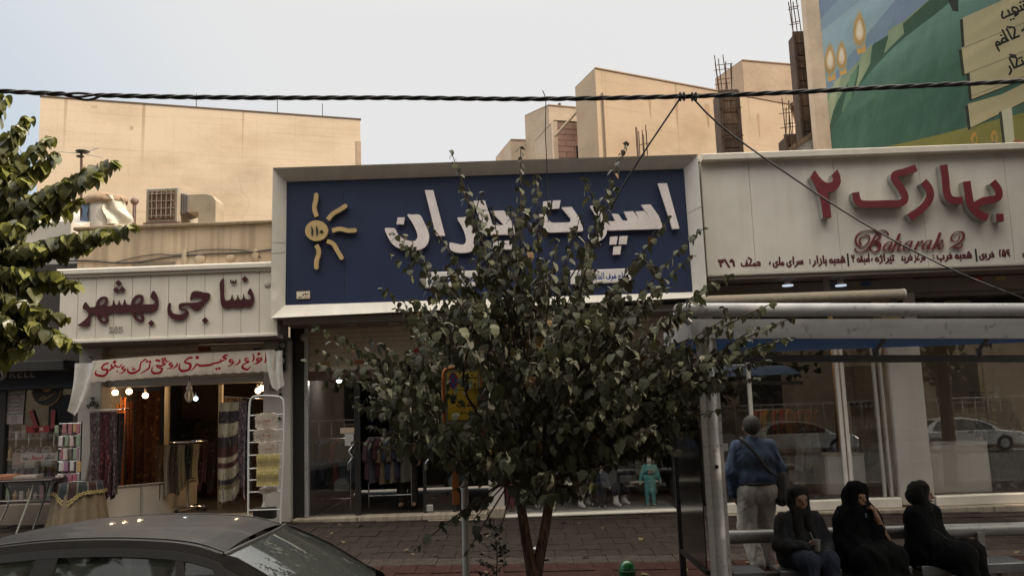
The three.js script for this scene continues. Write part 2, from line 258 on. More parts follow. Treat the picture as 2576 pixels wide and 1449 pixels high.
// line: words divided by spaces, letters by '-'; digits as #n; ':' '|' '/' ',' drawn as marks. (x, y) is the right end of the baseline.
function persian(g, line, x, y, em, w, color, slope = 0, fit) {
  const run = (draw) => {
    let cx = 0;
    const st = (s, ox) => { const p = []; for (let i = 0; i < s.length; i += 2) p.push([s[i] + ox, s[i + 1], 0]); const q = smoothPts(p); g.beginPath(); q.forEach((r, i) => g[i ? 'lineTo' : 'moveTo'](r[0], r[1])); g.stroke(); };
    for (const word of line.split(' ')) {
      if (word[0] === '#') { for (const c of word.slice(1).split('').reverse()) { if (draw) (DIGIT[c] || [[-0.4, 0.75, -0.05, -0.1]]).forEach((s) => st(s, cx)); cx -= 0.48; } cx -= 0.14; continue; }
      if (word === '|') { if (draw) st([-0.05, 0.85, -0.05, -0.4], cx); cx -= 0.25; continue; }
      if (word === ':') { if (draw) { st([-0.1, 0.35, -0.11, 0.35], cx); st([-0.1, 0.05, -0.11, 0.05], cx); } cx -= 0.35; continue; }
      if (word === ',') { if (draw) st([-0.08, 0.25, -0.14, 0.08], cx); cx -= 0.3; continue; }
      const ls = word.split('-'); let joined = false;
      ls.forEach((l, i) => {
        const last = i === ls.length - 1, ends = last || ENDS.has(l), [adv, strokes, dx, up, dn] = GL[BODY[l]][ends ? 1 : 0];
        if (draw) {
          strokes.forEach((s) => st(s, cx));
          if (joined) st([0.03, 0, -0.1, 0], cx);
          if (!ends) st([-0.08, 0, -adv - 0.03, 0], cx);
          if (!(l === 'y' && ends)) (DOTS[l] || []).forEach(([a, b]) => { const yy = b > 0 ? up + 0.16 * (b - 1) : dn + 0.16 * (b + 1); st([cx * 0 + dx + a * 0.09, yy, dx + a * 0.09 - 0.02, yy], cx); });
          if (l === 'g') st([-0.42, 1.0, -0.1, 0.78], cx);
        }
        cx -= adv + (ends && !last ? 0.06 : 0); joined = !ends;
      });
      cx -= 0.22;
    }
    return -cx;
  };
  g.save(); g.translate(x, y); g.rotate(slope); const len = run(false); const k = fit ? fit / (len * em) : 1;
  g.scale(em * k, -em); g.lineWidth = w / em; g.lineCap = g.lineJoin = 'round'; g.strokeStyle = color; run(true); g.restore();
}
// ---------- materials ----------
const rc = (u0, v0, u1, v1, z) => { const a = P(u0, (v0 + v1) / 2, z).x, b = P(u1, (v0 + v1) / 2, z).x, t = P((u0 + u1) / 2, v0, z).y, q = P((u0 + u1) / 2, v1, z).y; return { x0: a, x1: b, y0: q, y1: t, w: b - a, h: t - q, x: (a + b) / 2, y: (t + q) / 2 }; };
const m = {
  asphalt: M(0.05, 0.05, 0.05, 0.95, { tex: 'pave', size: 3, bump: 0.01 }),
  kerb: M(0.3, 0.29, 0.27, 0.9, { tex: 'pave', size: 1.5 }),
  mortar: M(0.035, 0.03, 0.027, 1, { tex: 'pave', size: 2 }),
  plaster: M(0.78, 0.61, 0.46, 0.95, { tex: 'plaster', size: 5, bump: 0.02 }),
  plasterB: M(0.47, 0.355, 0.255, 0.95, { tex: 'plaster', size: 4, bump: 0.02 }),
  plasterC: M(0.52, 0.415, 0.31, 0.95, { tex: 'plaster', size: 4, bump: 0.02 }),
  parapet: M(0.62, 0.51, 0.38, 0.95, { tex: 'dirty', size: 2.4, bump: 0.02 }),
  white: M(0.76, 0.69, 0.605, 0.6, { tex: 'panel', size: 2 }),
  whiteBoard: M(0.80, 0.71, 0.595, 0.6, { tex: 'panel', size: 1.7 }),
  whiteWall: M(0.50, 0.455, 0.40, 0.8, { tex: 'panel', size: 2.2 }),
  frameTop: M(0.76, 0.70, 0.61, 0.55, { tex: 'panel', size: 1.2 }),
  blue: M(0.018, 0.027, 0.075, 0.45, { tex: 'panel', size: 2 }),
  letterWhite: M(0.95, 0.83, 0.78, 0.4, { tex: 'cloth', size: 2 }),
  gold: M(0.62, 0.43, 0.19, 0.45, { tex: 'cloth', size: 1 }),
  black: M(0.012, 0.012, 0.013, 0.6),
  maroon: M(0.055, 0.009, 0.011, 0.4),
  red: M(0.20, 0.024, 0.032, 0.45, { tex: 'cloth', size: 1 }),
  redDim: M(0.16, 0.022, 0.026, 0.5),
  greySide: M(0.38, 0.36, 0.31, 0.6),
  shutter: M(0.66, 0.54, 0.41, 0.6, { tex: 'panel', size: 1.5 }),
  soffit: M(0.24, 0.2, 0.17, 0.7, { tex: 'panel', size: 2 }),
  dark: M(0.02, 0.018, 0.016, 0.8),
  darkFrame: M(0.018, 0.017, 0.017, 0.4),
  stone: M(0.42, 0.37, 0.30, 0.8, { tex: 'dirty', size: 1.3, bump: 0.01 }),
  alu: M(0.55, 0.54, 0.52, 0.42, { tex: 'metal', size: 1.2, metalness: 0.55 }),
  steel: M(0.42, 0.41, 0.39, 0.45, { tex: 'metal', size: 0.8, metalness: 0.6, bump: 0.002 }),
  chrome: M(0.7, 0.7, 0.7, 0.18, { metalness: 1 }),
  greyPaint: M(0.55, 0.54, 0.545, 0.45, { tex: 'metal', size: 1.4 }),
  glass: new THREE.MeshPhysicalMaterial({ color: new THREE.Color().setRGB(0.94, 0.95, 0.95), transmission: 1, thickness: 0, roughness: 0, ior: 1.9 }),
  glassClear: new THREE.MeshPhysicalMaterial({ color: 0xffffff, transmission: 1, thickness: 0, roughness: 0, ior: 1.35 }),
  glassDim: new THREE.MeshPhysicalMaterial({ color: new THREE.Color().setRGB(0.75, 0.78, 0.76), transmission: 1, thickness: 0, roughness: 0.02, ior: 1.55 }),
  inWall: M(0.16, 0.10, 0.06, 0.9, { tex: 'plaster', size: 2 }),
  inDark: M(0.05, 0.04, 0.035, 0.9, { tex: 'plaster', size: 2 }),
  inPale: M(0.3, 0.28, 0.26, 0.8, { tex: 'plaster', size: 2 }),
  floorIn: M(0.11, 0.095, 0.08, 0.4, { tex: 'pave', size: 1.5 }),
  wood: M(0.24, 0.165, 0.11, 0.95, { tex: 'wood', size: 0.9, bump: 0.02 }),
  woodDark: M(0.15, 0.10, 0.075, 0.95, { tex: 'wood', size: 0.7, bump: 0.02 }),
  rust: M(0.10, 0.055, 0.04, 0.9),
  cloth: M(0.66, 0.62, 0.56, 0.95, { tex: 'cloth', size: 0.8 }),
  bark: M(0.15, 0.078, 0.045, 0.95, { tex: 'bark', size: 0.5, bump: 0.02 }),
  twig: M(0.09, 0.06, 0.045, 0.95, { tex: 'bark', size: 0.4 }),
  wire: M(0.02, 0.018, 0.018, 0.6),
};
function wallMat(r, g, b, w, h, seed, grid, drips = 0) {                                  // rendered wall with its own stains, drips and day joints over w x h metres
  const t = canvasTex(1024, 1024, (c, W, H) => {
    reseed(seed); c.fillStyle = '#f0f0f0'; c.fillRect(0, 0, W, H);
    for (let i = 0; i < 260; i++) { const x0 = rr(0, W), y0 = rr(0, H); c.fillStyle = pick(['#6b543f', '#ffffff', '#8a7058', '#5b4838']); for (let k = 0; k < 7; k++) { c.globalAlpha = rr(0.006, 0.016); c.beginPath(); c.ellipse(x0 + rr(-60, 60), y0 + rr(-25, 25), rr(15, 90), rr(6, 40), rr(-0.3, 0.3), 0, 7); c.fill(); } }
    for (let i = 0; i < 420; i++) { c.globalAlpha = rr(0.03, 0.08); c.fillStyle = pick(['#6b543f', '#ffffff']); c.fillRect(rr(-50, W), rr(0, H), rr(60, 300), rr(1, 3)); }
    for (let i = 0; i < drips; i++) { const x = rr(0, W), l = rr(30, 260), wd = rr(3, 11); const g2 = c.createLinearGradient(0, 0, 0, l); g2.addColorStop(0, 'rgba(80,55,35,0.30)'); g2.addColorStop(1, 'rgba(80,55,35,0)'); c.globalAlpha = rr(0.25, 0.9); c.fillStyle = g2; c.beginPath(); c.moveTo(x, 0); c.lineTo(x + wd, 0); c.lineTo(x + wd * 0.6 + rr(-4, 4), l); c.lineTo(x + rr(-3, 3), l); c.fill(); }
    for (let i = 0; i < 14; i++) { c.globalAlpha = rr(0.1, 0.28); c.fillStyle = '#6b4f38'; c.beginPath(); c.ellipse(rr(0, W), rr(0, H), rr(3, 10), rr(3, 8), 0, 0, 7); c.fill(); }
    c.globalAlpha = grid; c.strokeStyle = '#6b543f'; c.lineWidth = 1.6; for (let y = rr(30, 60); y < H; y += rr(60, 100)) { c.beginPath(); c.moveTo(0, y); for (let x = 0; x <= W; x += 64) c.lineTo(x, y + rr(-2, 2)); c.stroke(); } for (let x = rr(40, 90); x < W; x += rr(90, 150)) { c.beginPath(); c.moveTo(x, 0); c.lineTo(x + rr(-4, 4), H); c.stroke(); }
    for (let k = 0; k < 5; k++) { c.globalAlpha = 0.22; let x = rr(0, W), y = rr(0, H); c.beginPath(); c.moveTo(x, y); for (let i = 0; i < 9; i++) { x += rr(-20, 28); y += rr(6, 30); c.lineTo(x, y); } c.lineWidth = 1; c.stroke(); }
    c.globalAlpha = 1;
  }); t.wrapS = t.wrapT = THREE.RepeatWrapping; t.repeat.set(1 / w, 1 / h); const q = new THREE.MeshPhysicalMaterial({ map: t, roughness: 0.95, bumpMap: rep('plaster', 2), bumpScale: 0.012 }); q.color.setRGB(r, g, b); return q;
}
// ---------- ground ----------
{
  const sh = (x0, x1, z0, z1, dy, nx = 8) => { const g = new THREE.PlaneGeometry(x1 - x0, z1 - z0, nx, 2).rotateX(-PI / 2).translate((x0 + x1) / 2, 0, (z0 + z1) / 2); const p = g.attributes.position; for (let i = 0; i < p.count; i++) p.setY(i, G(p.getX(i), Math.min(-6.6, Math.max(-14, p.getZ(i)))) + dy); g.computeVertexNormals(); return g; };
  tag(mesh('terrain', sh(-120, 120, -150, 90, -0.35), M(0.16, 0.14, 0.12, 1, { tex: 'pave', size: 6 })), null, null, null, 'structure');
  tag(mesh('road', sh(-80, 80, -6.42, 9.5, -0.14), m.asphalt), null, null, null, 'structure');
  const pv = new THREE.Group(); pv.name = 'pavement'; scene.add(pv); tag(pv, null, null, null, 'structure');
  mesh('paving_bed', sh(-40, 40, -14.2, -6.62, -0.012), m.mortar, pv);
  const kb = new THREE.Group(); kb.name = 'kerb'; scene.add(kb); tag(kb, null, null, null, 'structure');
  for (let i = -14; i < 14; i++) mesh('kerb_stone', cbox(0.985, 0.3, 0.18, i + 0.5, G(i + 0.5, -6.52) - 0.15, -6.52, 0.015).translate(0, 0, 0), m.kerb, kb);
  // paving slabs: 300 nearest in view singly, the rest joined
  const grey = [0, 1, 2, 3].map((i) => M(0.050 + i * 0.003, 0.037 + i * 0.0022, 0.031 + i * 0.002, 0.92, { tex: 'pave', size: 1.6 + i * 0.3, bump: 0.006, specularIntensity: 0.2 }));
  const pale = M(0.085, 0.066, 0.056, 0.92, { tex: 'pave', size: 1.5, bump: 0.006, specularIntensity: 0.2 }), redT = M(0.066, 0.031, 0.025, 0.92, { tex: 'pave', size: 1.2, bump: 0.008, specularIntensity: 0.2 });
  reseed(11);
  const TS = 0.4, list = [];
  for (let j = 0; j < 18; j++) for (let i = -60; i < 60; i++) {
    const z = -13.98 + TS / 2 + j * TS, x = i * TS + (j % 2) * TS * 0.5;
    list.push({ x, z, y: G(x, z) + rr(-0.003, 0.002), mt: j === 8 ? pale : j === 9 || j === 10 ? redT : pick(grey), rx: rr(-0.006, 0.006) });
  }
  const slab = uvm(new THREE.BoxGeometry(TS - 0.009, 0.05, TS - 0.009));
  const near = list.filter((t) => t.z < -9.9 && Math.abs(t.x + 0.2) < 0.56 * -t.z + 0.3).sort((a, b) => b.z - a.z || Math.abs(a.x) - Math.abs(b.x)).slice(0, 300), ns = new Set(near);
  near.forEach((t) => { const s = new THREE.Mesh(slab, t.mt); s.name = 'paving_slab'; s.position.set(t.x, t.y - 0.025, t.z); s.rotation.set(0.0295 + t.rx, 0, -0.02); s.castShadow = s.receiveShadow = true; pv.add(s); });
  const rest = list.filter((t) => !ns.has(t));
  for (const mt of [...grey, pale, redT]) { const q = rest.filter((t) => t.mt === mt); if (q.length) tag(mesh('paving_slabs', q.map((t) => new THREE.BoxGeometry(TS - 0.009, 0.05, TS - 0.009).translate(t.x, t.y - 0.025, t.z)), mt, pv), null, null, null, 'stuff'); }
}
// ---------- background buildings ----------
function block(name, label, ua, va, za, ub, vb, depth, mat, yb, turn) {       // oriented block: top front edge from a to b, level
  const a = P(ua, va, za), r = P(ub, vb, -10).sub(V(0, EYE, 0)); let b;
  if (turn === undefined) { b = r.clone().multiplyScalar((a.y - EYE) / r.y).add(V(0, EYE, 0)); }
  else { const d = V(Math.cos(turn), 0, -Math.sin(turn)), x0 = a.x, z0 = a.z, q = r.x / r.z, L = (q * z0 - x0) / (d.x - q * d.z); b = a.clone().addScaledVector(d, L); }
  const d = b.clone().sub(a); const len = Math.hypot(d.x, d.z), ang = Math.atan2(-d.z, d.x), t = thing(name, label, 'building', null, V(a.x, yb, a.z)); t.rotation.y = ang;
  const h = a.y - yb;
  mesh('wall', bb(0, len, 0, h, -depth, 0), mat, t);
  return { t, len, h };
}
{
  const L = block('apartment_building', 'large plain beige rendered building with blank wall behind the fabric shop', 100, 243, -24, 905, 280, 9, wallMat(0.70, 0.555, 0.405, 9.3, 11.35, 301, 0.07, 3), 0, 0.33);
  mesh('roof', bb(-0.02, L.len + 0.03, L.h, L.h + 0.035, -9.0, 0.025), M(0.12, 0.085, 0.06, 0.9), L.t);
  for (const x of [4.2, 6.6, 8]) mesh('aerial_rod', rod([x, L.h, -0.3], [x, L.h + 0.55, -0.3], 0.012, 5), m.wire, L.t);
  mesh('shaded_edge_strip', bb(L.len - 0.14, L.len + 0.015, 0, L.h - 0.72, -0.2, 0.014), m.plasterB, L.t);  // darker plaster strip stands in for the shaded end of the wall

  // blocks seen on a corner: front top edge from a to b, side going back from a to c, all at one height
  function cornerBlock(name, label, cat, A, B, C, mat, roofMat, yb = 0) {
    const a = P(...A), lv = (u, v) => { const r = P(u, v, -10).sub(V(0, EYE, 0)); return r.multiplyScalar((a.y - EYE) / r.y).add(V(0, EYE, 0)); }, b = lv(...B), c = lv(...C), t = thing(name, label, cat, null, V(a.x, yb, a.z));
    t.rotation.y = Math.atan2(a.z - b.z, b.x - a.x); t.updateMatrixWorld();
    const lb = t.worldToLocal(b.clone()), lc = t.worldToLocal(c.clone()), fb = t.worldToLocal(V(b.x * 1.25 + 0.6, b.y, b.z * 1.25)), fc = t.worldToLocal(V(c.x * 1.3 + 0.5, c.y, c.z * 1.3)), len = lb.x, h = a.y - yb, v2 = (p, o = 0) => new THREE.Vector2(p.x, -p.z - o);
    const plan = (o) => new THREE.ExtrudeGeometry(new THREE.Shape([new THREE.Vector2(0, -o), new THREE.Vector2(len, -o), v2(fb), v2(fc), v2(lc, 0)]), { depth: o ? 0.035 : h, bevelEnabled: false }).rotateX(-PI / 2).translate(0, o ? h : 0, 0);
    mesh('wall', plan(0), mat, t); mesh('roof', plan(0.03), roofMat || m.plasterB, t); return { t, len, h, lc };
  }
  const capM = M(0.36, 0.25, 0.17, 0.95, { tex: 'plaster', size: 2 });
  const R = cornerBlock('apartment_building', 'big tan rendered building with blank walls between the columns and the pink stone house', 'building', [1497, 172, -24], [1985, 262], [1447, 222], wallMat(0.50, 0.375, 0.26, 7.6, 11.6, 302, 0.03, 8), capM);
  mesh('drain_pipe', rod([0.22, 0, 0.03], [0.22, R.h - 0.7, 0.03], 0.026), m.plasterB, R.t);
  reseed(5); const stain = M(0.40, 0.27, 0.175, 1, { tex: 'plaster', size: 1 });
  for (const [x, w, h] of [[2.9, 0.10, 0.9], [4.1, 0.16, 0.75], [4.6, 0.12, 0.5], [6.2, 0.08, 0.8], [1.9, 0.07, 0.6]]) { const s = shp(smoothPts([[-w / 2, 0], [w / 2, 0], [w * 0.35, -h * 0.5], [w * 0.12, -h], [-w * 0.2, -h * 0.8], [-w * 0.4, -h * 0.4]], true)); mesh('rain_stain', new THREE.ShapeGeometry(s).translate(x * R.len / 7.6, R.h - 0.55 + rr(-0.1, 0.1), 0.004), stain, R.t); }
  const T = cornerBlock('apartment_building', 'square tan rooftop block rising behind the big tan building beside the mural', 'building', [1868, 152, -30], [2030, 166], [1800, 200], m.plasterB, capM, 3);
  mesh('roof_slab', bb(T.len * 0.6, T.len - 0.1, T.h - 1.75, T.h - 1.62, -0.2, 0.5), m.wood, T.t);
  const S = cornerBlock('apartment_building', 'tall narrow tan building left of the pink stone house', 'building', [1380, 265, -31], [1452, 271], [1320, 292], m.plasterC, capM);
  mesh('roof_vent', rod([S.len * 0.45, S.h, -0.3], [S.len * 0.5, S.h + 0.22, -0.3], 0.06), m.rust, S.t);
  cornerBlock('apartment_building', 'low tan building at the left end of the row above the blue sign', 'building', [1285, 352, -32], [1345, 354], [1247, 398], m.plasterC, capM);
  // pink stone house
  const K = cornerBlock('stone_house', 'small house faced with pink stone blocks and a tan gable wall beneath a sloping beam', 'building', [1393, 305, -27], [1460, 309], [1346, 356], m.plasterC, m.wood);
  reseed(3); const pinks = [0, 1, 2].map((i) => M(0.46 + i * 0.03, 0.29 + i * 0.02, 0.235 + i * 0.02, 0.9, { tex: 'plaster', size: 1.5 + i, bump: 0.01 }));
  for (let j = 0; j < 14; j++) { const y = K.h - 0.06 - j * 0.19; let x = 0.1 - (j % 2) * 0.28; while (x < K.len) { const x0 = Math.max(0.1, x), x1 = Math.min(K.len, x + 0.56); if (x1 - x0 > 0.05) mesh('stone_block', cb(x0 + 0.006, x1 - 0.006, y - 0.184, y - 0.006, -0.02, 0.03 + rr(0, 0.012), 0.008), pick(pinks), K.t); x += 0.56; } }
  mesh('corner_post', bb(-0.05, 0.1, 0, K.h - 0.01, -0.1, 0.05), m.plaster, K.t);
  const be = P(1452, 280, -26.7), bs = P(1396, 343, -26.5); K.t.updateMatrixWorld();
  mesh('sloping_beam', rod(K.t.worldToLocal(bs), K.t.worldToLocal(be), 0.05, 6), m.plasterC, K.t);
  mesh('window', bb(K.len - 0.2, K.len - 0.06, K.h - 1.35, K.h - 0.8, 0.045, 0.06), m.dark, K.t);
  // mural building: end wall in shade above the white sign
  const a = P(2025, -10, -16), mx0 = 5.86, t = thing('mural_building', 'tall building at the right with a painted mural of green folds, candles and writing', 'building', null, V(mx0, 0, -16));
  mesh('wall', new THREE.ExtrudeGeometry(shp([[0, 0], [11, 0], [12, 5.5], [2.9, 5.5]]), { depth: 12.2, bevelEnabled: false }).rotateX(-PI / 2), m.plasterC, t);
  mesh('wall_edge', bb(0.0, 0.26, 0, 12.2, -0.2, 0.04), M(0.62, 0.5, 0.38, 0.95, { tex: 'plaster', size: 2 }), t);
  // the painting covers x 0.26..4.9, y 6.4..9.9
  const MX = 0.26, MW = 5.0, MY0 = 6.4, MH = 3.7;
  const mt = picMat(1500, 1110, (g, W, H) => {
    const q = (u, v) => { const p = P(u, v, -16); return [(p.x - mx0 - MX) / MW * W, H - (p.y - MY0) / MH * H]; };
    const poly = (l, f) => { g.beginPath(); l.forEach((e, i) => g[i ? 'lineTo' : 'moveTo'](...q(...e))); g.closePath(); g.fillStyle = f; g.fill(); };
    const curve = (l, f) => { const s = smoothPts(l.map((e) => q(...e)), true); g.beginPath(); s.forEach((e, i) => g[i ? 'lineTo' : 'moveTo'](e[0], e[1])); g.fillStyle = f; g.fill(); };
    g.fillStyle = '#7d92a3'; g.fillRect(0, 0, W, H);
    poly([[2030, 0], [2110, 0], [2040, 75]], '#71829a'); poly([[2080, 190], [2240, -30], [2420, -30], [2260, 80], [2060, 300]], '#76889d'); poly([[2055, 90], [2190, -20], [2270, -20], [2080, 210]], '#8aa1ac');
    // green drapery: pale hem with darker folds, then the field
    poly([[2055, 270], [2110, 205], [2180, 135], [2260, 65], [2360, -20], [2700, -20], [2700, 420], [2060, 420]], '#7f9075');
    poly([[2058, 372], [2110, 250], [2160, 165], [2200, 110], [2250, 80], [2290, 45], [2350, -10], [2420, -10], [2150, 420], [2058, 420]], '#3a5646');
    poly([[2062, 330], [2100, 205], [2118, 190], [2085, 330]], '#9aa386'); poly([[2160, 190], [2165, 140], [2195, 110], [2190, 160], [2150, 235]], '#8c9a7b'); poly([[2235, 95], [2235, 78], [2272, 55], [2275, 85], [2225, 135]], '#8a997c'); poly([[2118, 280], [2140, 190], [2160, 170], [2130, 300]], '#5d7f66');
    const [gx, gy] = q(2260, 120), [hx, hy] = q(2420, 380), gr = g.createLinearGradient(gx, gy, hx, hy); gr.addColorStop(0, '#64857a'); gr.addColorStop(0.35, '#3f6152'); gr.addColorStop(1, '#3a5a4f');
    curve([[2070, 390], [2110, 300], [2180, 195], [2260, 110], [2350, 40], [2450, -30], [2720, -40], [2760, 200], [2720, 400], [2300, 430]], gr);
    reseed(21); for (let i = 0; i < 420; i++) { g.globalAlpha = 0.035; g.fillStyle = pick(['#2c5045', '#7fa898', '#3b5f4f']); g.beginPath(); const [x, y] = q(rr(2120, 2560), rr(60, 380)); g.ellipse(x, y, rr(8, 26), rr(30, 120), 0.35, 0, 7); g.fill(); } g.globalAlpha = 1;
    poly([[2376, -20], [2412, -20], [2412, 30], [2398, 28]], '#2a332e');
    poly([[2200, 376], [2310, 352], [2420, 325], [2560, 288], [2720, 250], [2720, 420], [2180, 420]], '#7d7a42');
    // candles
    for (const [u, v, s] of [[2089, 152, 0.88], [2118, 142, 0.8], [2163, 77, 0.98]]) {
      poly([[u - 10 * s, v + 34 * s], [u + 14 * s, v + 26 * s], [u + 16 * s, v + 54 * s], [u - 4 * s, v + 62 * s]], '#c29a55');
      const fl = (k, c) => curve([[u, v - 46 * s * k], [u + 15 * s * k, v - 8 * s * k], [u + 13 * s * k, v + 28 * s * k], [u, v + 42 * s * k], [u - 13 * s * k, v + 28 * s * k], [u - 15 * s * k, v - 8 * s * k]], c);
      fl(1.15, '#93988a'); fl(0.95, '#a98c5c'); fl(0.62, '#c9b596'); fl(0.4, '#d6cab8');
    }
    // painted sign boards and post
    const board = (l) => { poly(l.map(([u, v]) => [u - 7, v + 6]), '#2b3029'); poly(l, '#b0a684'); };
    board([[2423, 45], [2640, -50], [2640, 60], [2428, 121]]); board([[2420, 121], [2640, 20], [2640, 110], [2428, 187]]); board([[2440, 182], [2640, 92], [2640, 175], [2446, 250]]); board([[2436, 262], [2520, 238], [2640, 180], [2640, 225], [2443, 322]]);
    poly([[2520, 280], [2546, 268], [2560, 420], [2536, 420]], '#b7b7a0'); poly([[2514, 283], [2521, 280], [2537, 420], [2530, 420]], '#34392f');
    g.strokeStyle = '#22221c'; g.lineWidth = 2; for (const [a0, b0] of [[[2425, 121], [2640, 32]], [[2430, 187], [2640, 105]], [[2444, 242], [2640, 170]]]) { g.beginPath(); g.moveTo(...q(...a0)); g.lineTo(...q(...b0)); g.stroke(); }
    const wr = (s, u, v, em, fit) => { const [x, y] = q(u, v); persian(g, s, x, y, em, 12, '#1d1c19', -0.36, fit); };
    wr('sh-e-y-d', 2592, 18, 100); wr('h-a-j k-a-zz-m', 2626, 66, 88); wr('s-f-y r-s-t-g-a-r', 2672, 122, 80);
    for (const [u, v] of [[2452, 350], [2502, 345]]) { curve([[u, v - 18], [u + 9, v], [u + 4, v + 14], [u - 6, v + 8], [u - 8, v - 4]], '#b08a48'); curve([[u + 2, v - 8], [u + 6, v + 4], [u, v + 10], [u - 3, v]], '#7d7a42'); poly([[u, v + 10], [u + 10, v + 20], [u - 8, v + 22]], '#5d5a58'); }
    const [rx, ry] = q(2560, 356); g.strokeStyle = '#a8473a'; g.lineWidth = 6; g.beginPath(); g.moveTo(rx - 20, ry); g.quadraticCurveTo(rx - 5, ry - 14, rx + 6, ry); g.quadraticCurveTo(rx + 16, ry + 10, rx + 30, ry - 4); g.stroke();
    // brush grain
    for (let i = 0; i < 2600; i++) { g.globalAlpha = 0.03; g.fillStyle = rnd() < 0.5 ? '#000' : '#fff'; g.fillRect(rr(0, W), rr(0, H), rr(2, 5), rr(6, 40)); } g.globalAlpha = 1;
  }, 0.9);
  mesh('mural', sheet(MW, MH, MX + MW / 2, MY0 + MH / 2, 0.012), mt, t, true);
}
// concrete columns in timber formwork with starter bars
function column(label, u0, u1, vTop, vBot, z, barTop, nBars, lean) {
  const p = P((u0 + u1) / 2, vTop, z), q = P((u0 + u1) / 2 + lean, vBot, z), w = P(u1, vTop, z).x - P(u0, vTop, z).x, y0 = q.y - 1.2;
  const t = thing('concrete_column', label, 'column', 'unfinished columns on the roofs', V(p.x, y0, z)), h = p.y - y0; reseed(Math.round(u0));
  mesh('formwork', bb(-w / 2, w / 2, 0, h, -w, 0), m.woodDark, t);
  for (let y = 0; y < h; y += 0.26) { mesh('plank', cbox(w * 0.92, 0.245, 0.05, 0, y + 0.13, 0.02, 0.006).rotateZ(rr(-0.02, 0.02)), pick([m.wood, m.woodDark]), t); }
  for (const s of [-1, 1]) mesh('batten', cbox(0.06, h, 0.07, s * w * 0.44, h / 2, 0.06, 0.008), m.woodDark, t);
  for (let y = 0.3; y < h; y += 0.62) mesh('tie_wire', box(w * 1.1, 0.02, 0.02, 0, y, 0.085, 0, rr(-0.1, 0.1)), m.rust, t);
  const bh = P(u0, barTop, z).y - p.y;
  for (let i = 0; i < nBars; i++) { const x = -w * 0.36 + w * 0.72 * i / (nBars - 1), zz = -w * (0.12 + 0.72 * ((i * 37) % 10) / 10); mesh('reinforcing_bar', rod([x, h - 0.1, zz], [x + rr(-0.07, 0.07), h + bh * rr(0.7, 1), zz], 0.011, 5), m.rust, t); }
  for (const f of [0.35, 0.7]) mesh('stirrup', [rod([-w * 0.38, h + bh * f, -0.1], [w * 0.38, h + bh * (f + 0.03), -0.1], 0.008, 4), rod([-w * 0.38, h + bh * f, -w + 0.05], [w * 0.38, h + bh * (f + 0.03), -w + 0.05], 0.008, 4)], m.rust, t);
  return t;
}
column('timber-shuttered concrete column in front of the big tan wall, crossed by a stay wire', 1806, 1858, 232, 385, -18, 128, 8, 10);
column('tall dark shuttered column against the edge of the mural building', 1994, 2026, 90, 345, -16.6, -20, 4, 22);
column('short shuttered column stub with many starter bars below the tall dark column', 1974, 2024, 345, 380, -17.2, 240, 7, 3);
{ // loose starter bars behind the blue sign
  const t = thing('rebar_cluster', 'bundle of thin starter bars rising above the blue sign', 'reinforcing bars'), p = P(1620, 400, -18); t.position.set(p.x, 5.5, -18); reseed(8);
  const top = P(1620, 310, -18).y - 5.5; for (let i = 0; i < 8; i++) { const x = (i - 3.5) * 0.033; mesh('reinforcing_bar', rod([x, 0, -0.1 * (i % 3)], [x + rr(-0.03, 0.03), top * rr(0.92, 1), -0.1 * (i % 3)], 0.011, 5), m.rust, t); }
  mesh('stirrup', rod([-0.14, top * 0.8, 0], [0.14, top * 0.82, 0], 0.008, 4), m.rust, t);
}
{ // low ramp wall by the mural
  const t = thing('parapet_wall', 'low grey wall with a sloping timber edge beside the mural', 'wall', null, V(0, 0, -16.4)); const a = P(1985, 380, -16.4), b = P(2050, 335, -16.4);
  mesh('wall', plate(shp([[a.x, 5.5], [b.x, 5.5], [b.x, b.y], [a.x, a.y]]), 0.15, 0), m.kerb, t); mesh('timber_edge', box(Math.hypot(b.x - a.x, b.y - a.y), 0.08, 0.2, (a.x + b.x) / 2, (a.y + b.y) / 2, 0.08, 0, Math.atan2(b.y - a.y, b.x - a.x)), m.wood, t);
}
// ---------- shops ----------
const Zf = -14;
function lamp(x, y, z, watts, label, cat, col = [1, 0.72, 0.42], r = 0.045, glow = 9, group) {  // lit globe bulb and its light
  const t = thing('light_bulb', label, cat, group, V(x, y, z));
  mesh('bulb', ball(r, 0, 0, 0), new THREE.MeshStandardMaterial({ color: 0x111111, emissive: new THREE.Color().setRGB(...col), emissiveIntensity: glow, roughness: 0.5 }), t);
  mesh('socket', rod([0, r * 0.8, 0], [0, r + 0.07, 0], r * 0.45), m.dark, t);
  const l = new THREE.PointLight(new THREE.Color().setRGB(...col), watts, 12, 2); l.position.set(0, 0, r + 0.02); l.castShadow = true; t.add(l); return t;
}
function slats(parent, x0, x1, y0, y1, z, n, mat) {                              // roller shutter, each slat its own
  const h = (y1 - y0) / n, pr = []; for (let i = 0; i <= 5; i++) { const a = i / 5; pr.push([Math.sin(a * PI) * 0.012 + 0.004, a * (h - 0.004)]); }
  const s = shp([[0, 0], ...pr, [0, h - 0.004]]), g = uvm(new THREE.ExtrudeGeometry(s, { depth: x1 - x0, bevelEnabled: false }).rotateY(-PI / 2).translate(x1, 0, z));
  for (let i = 0; i < n; i++) { const q = mesh('slat', g, mat, parent, true); q.position.set(0, y0 + i * h, rr(-0.002, 0.002)); }
}
function sticker(parent, x, y, z, w, h, c) { mesh('sticker', box(w, h, 0.003, x, y, z), M(...c, 0.6), parent); }

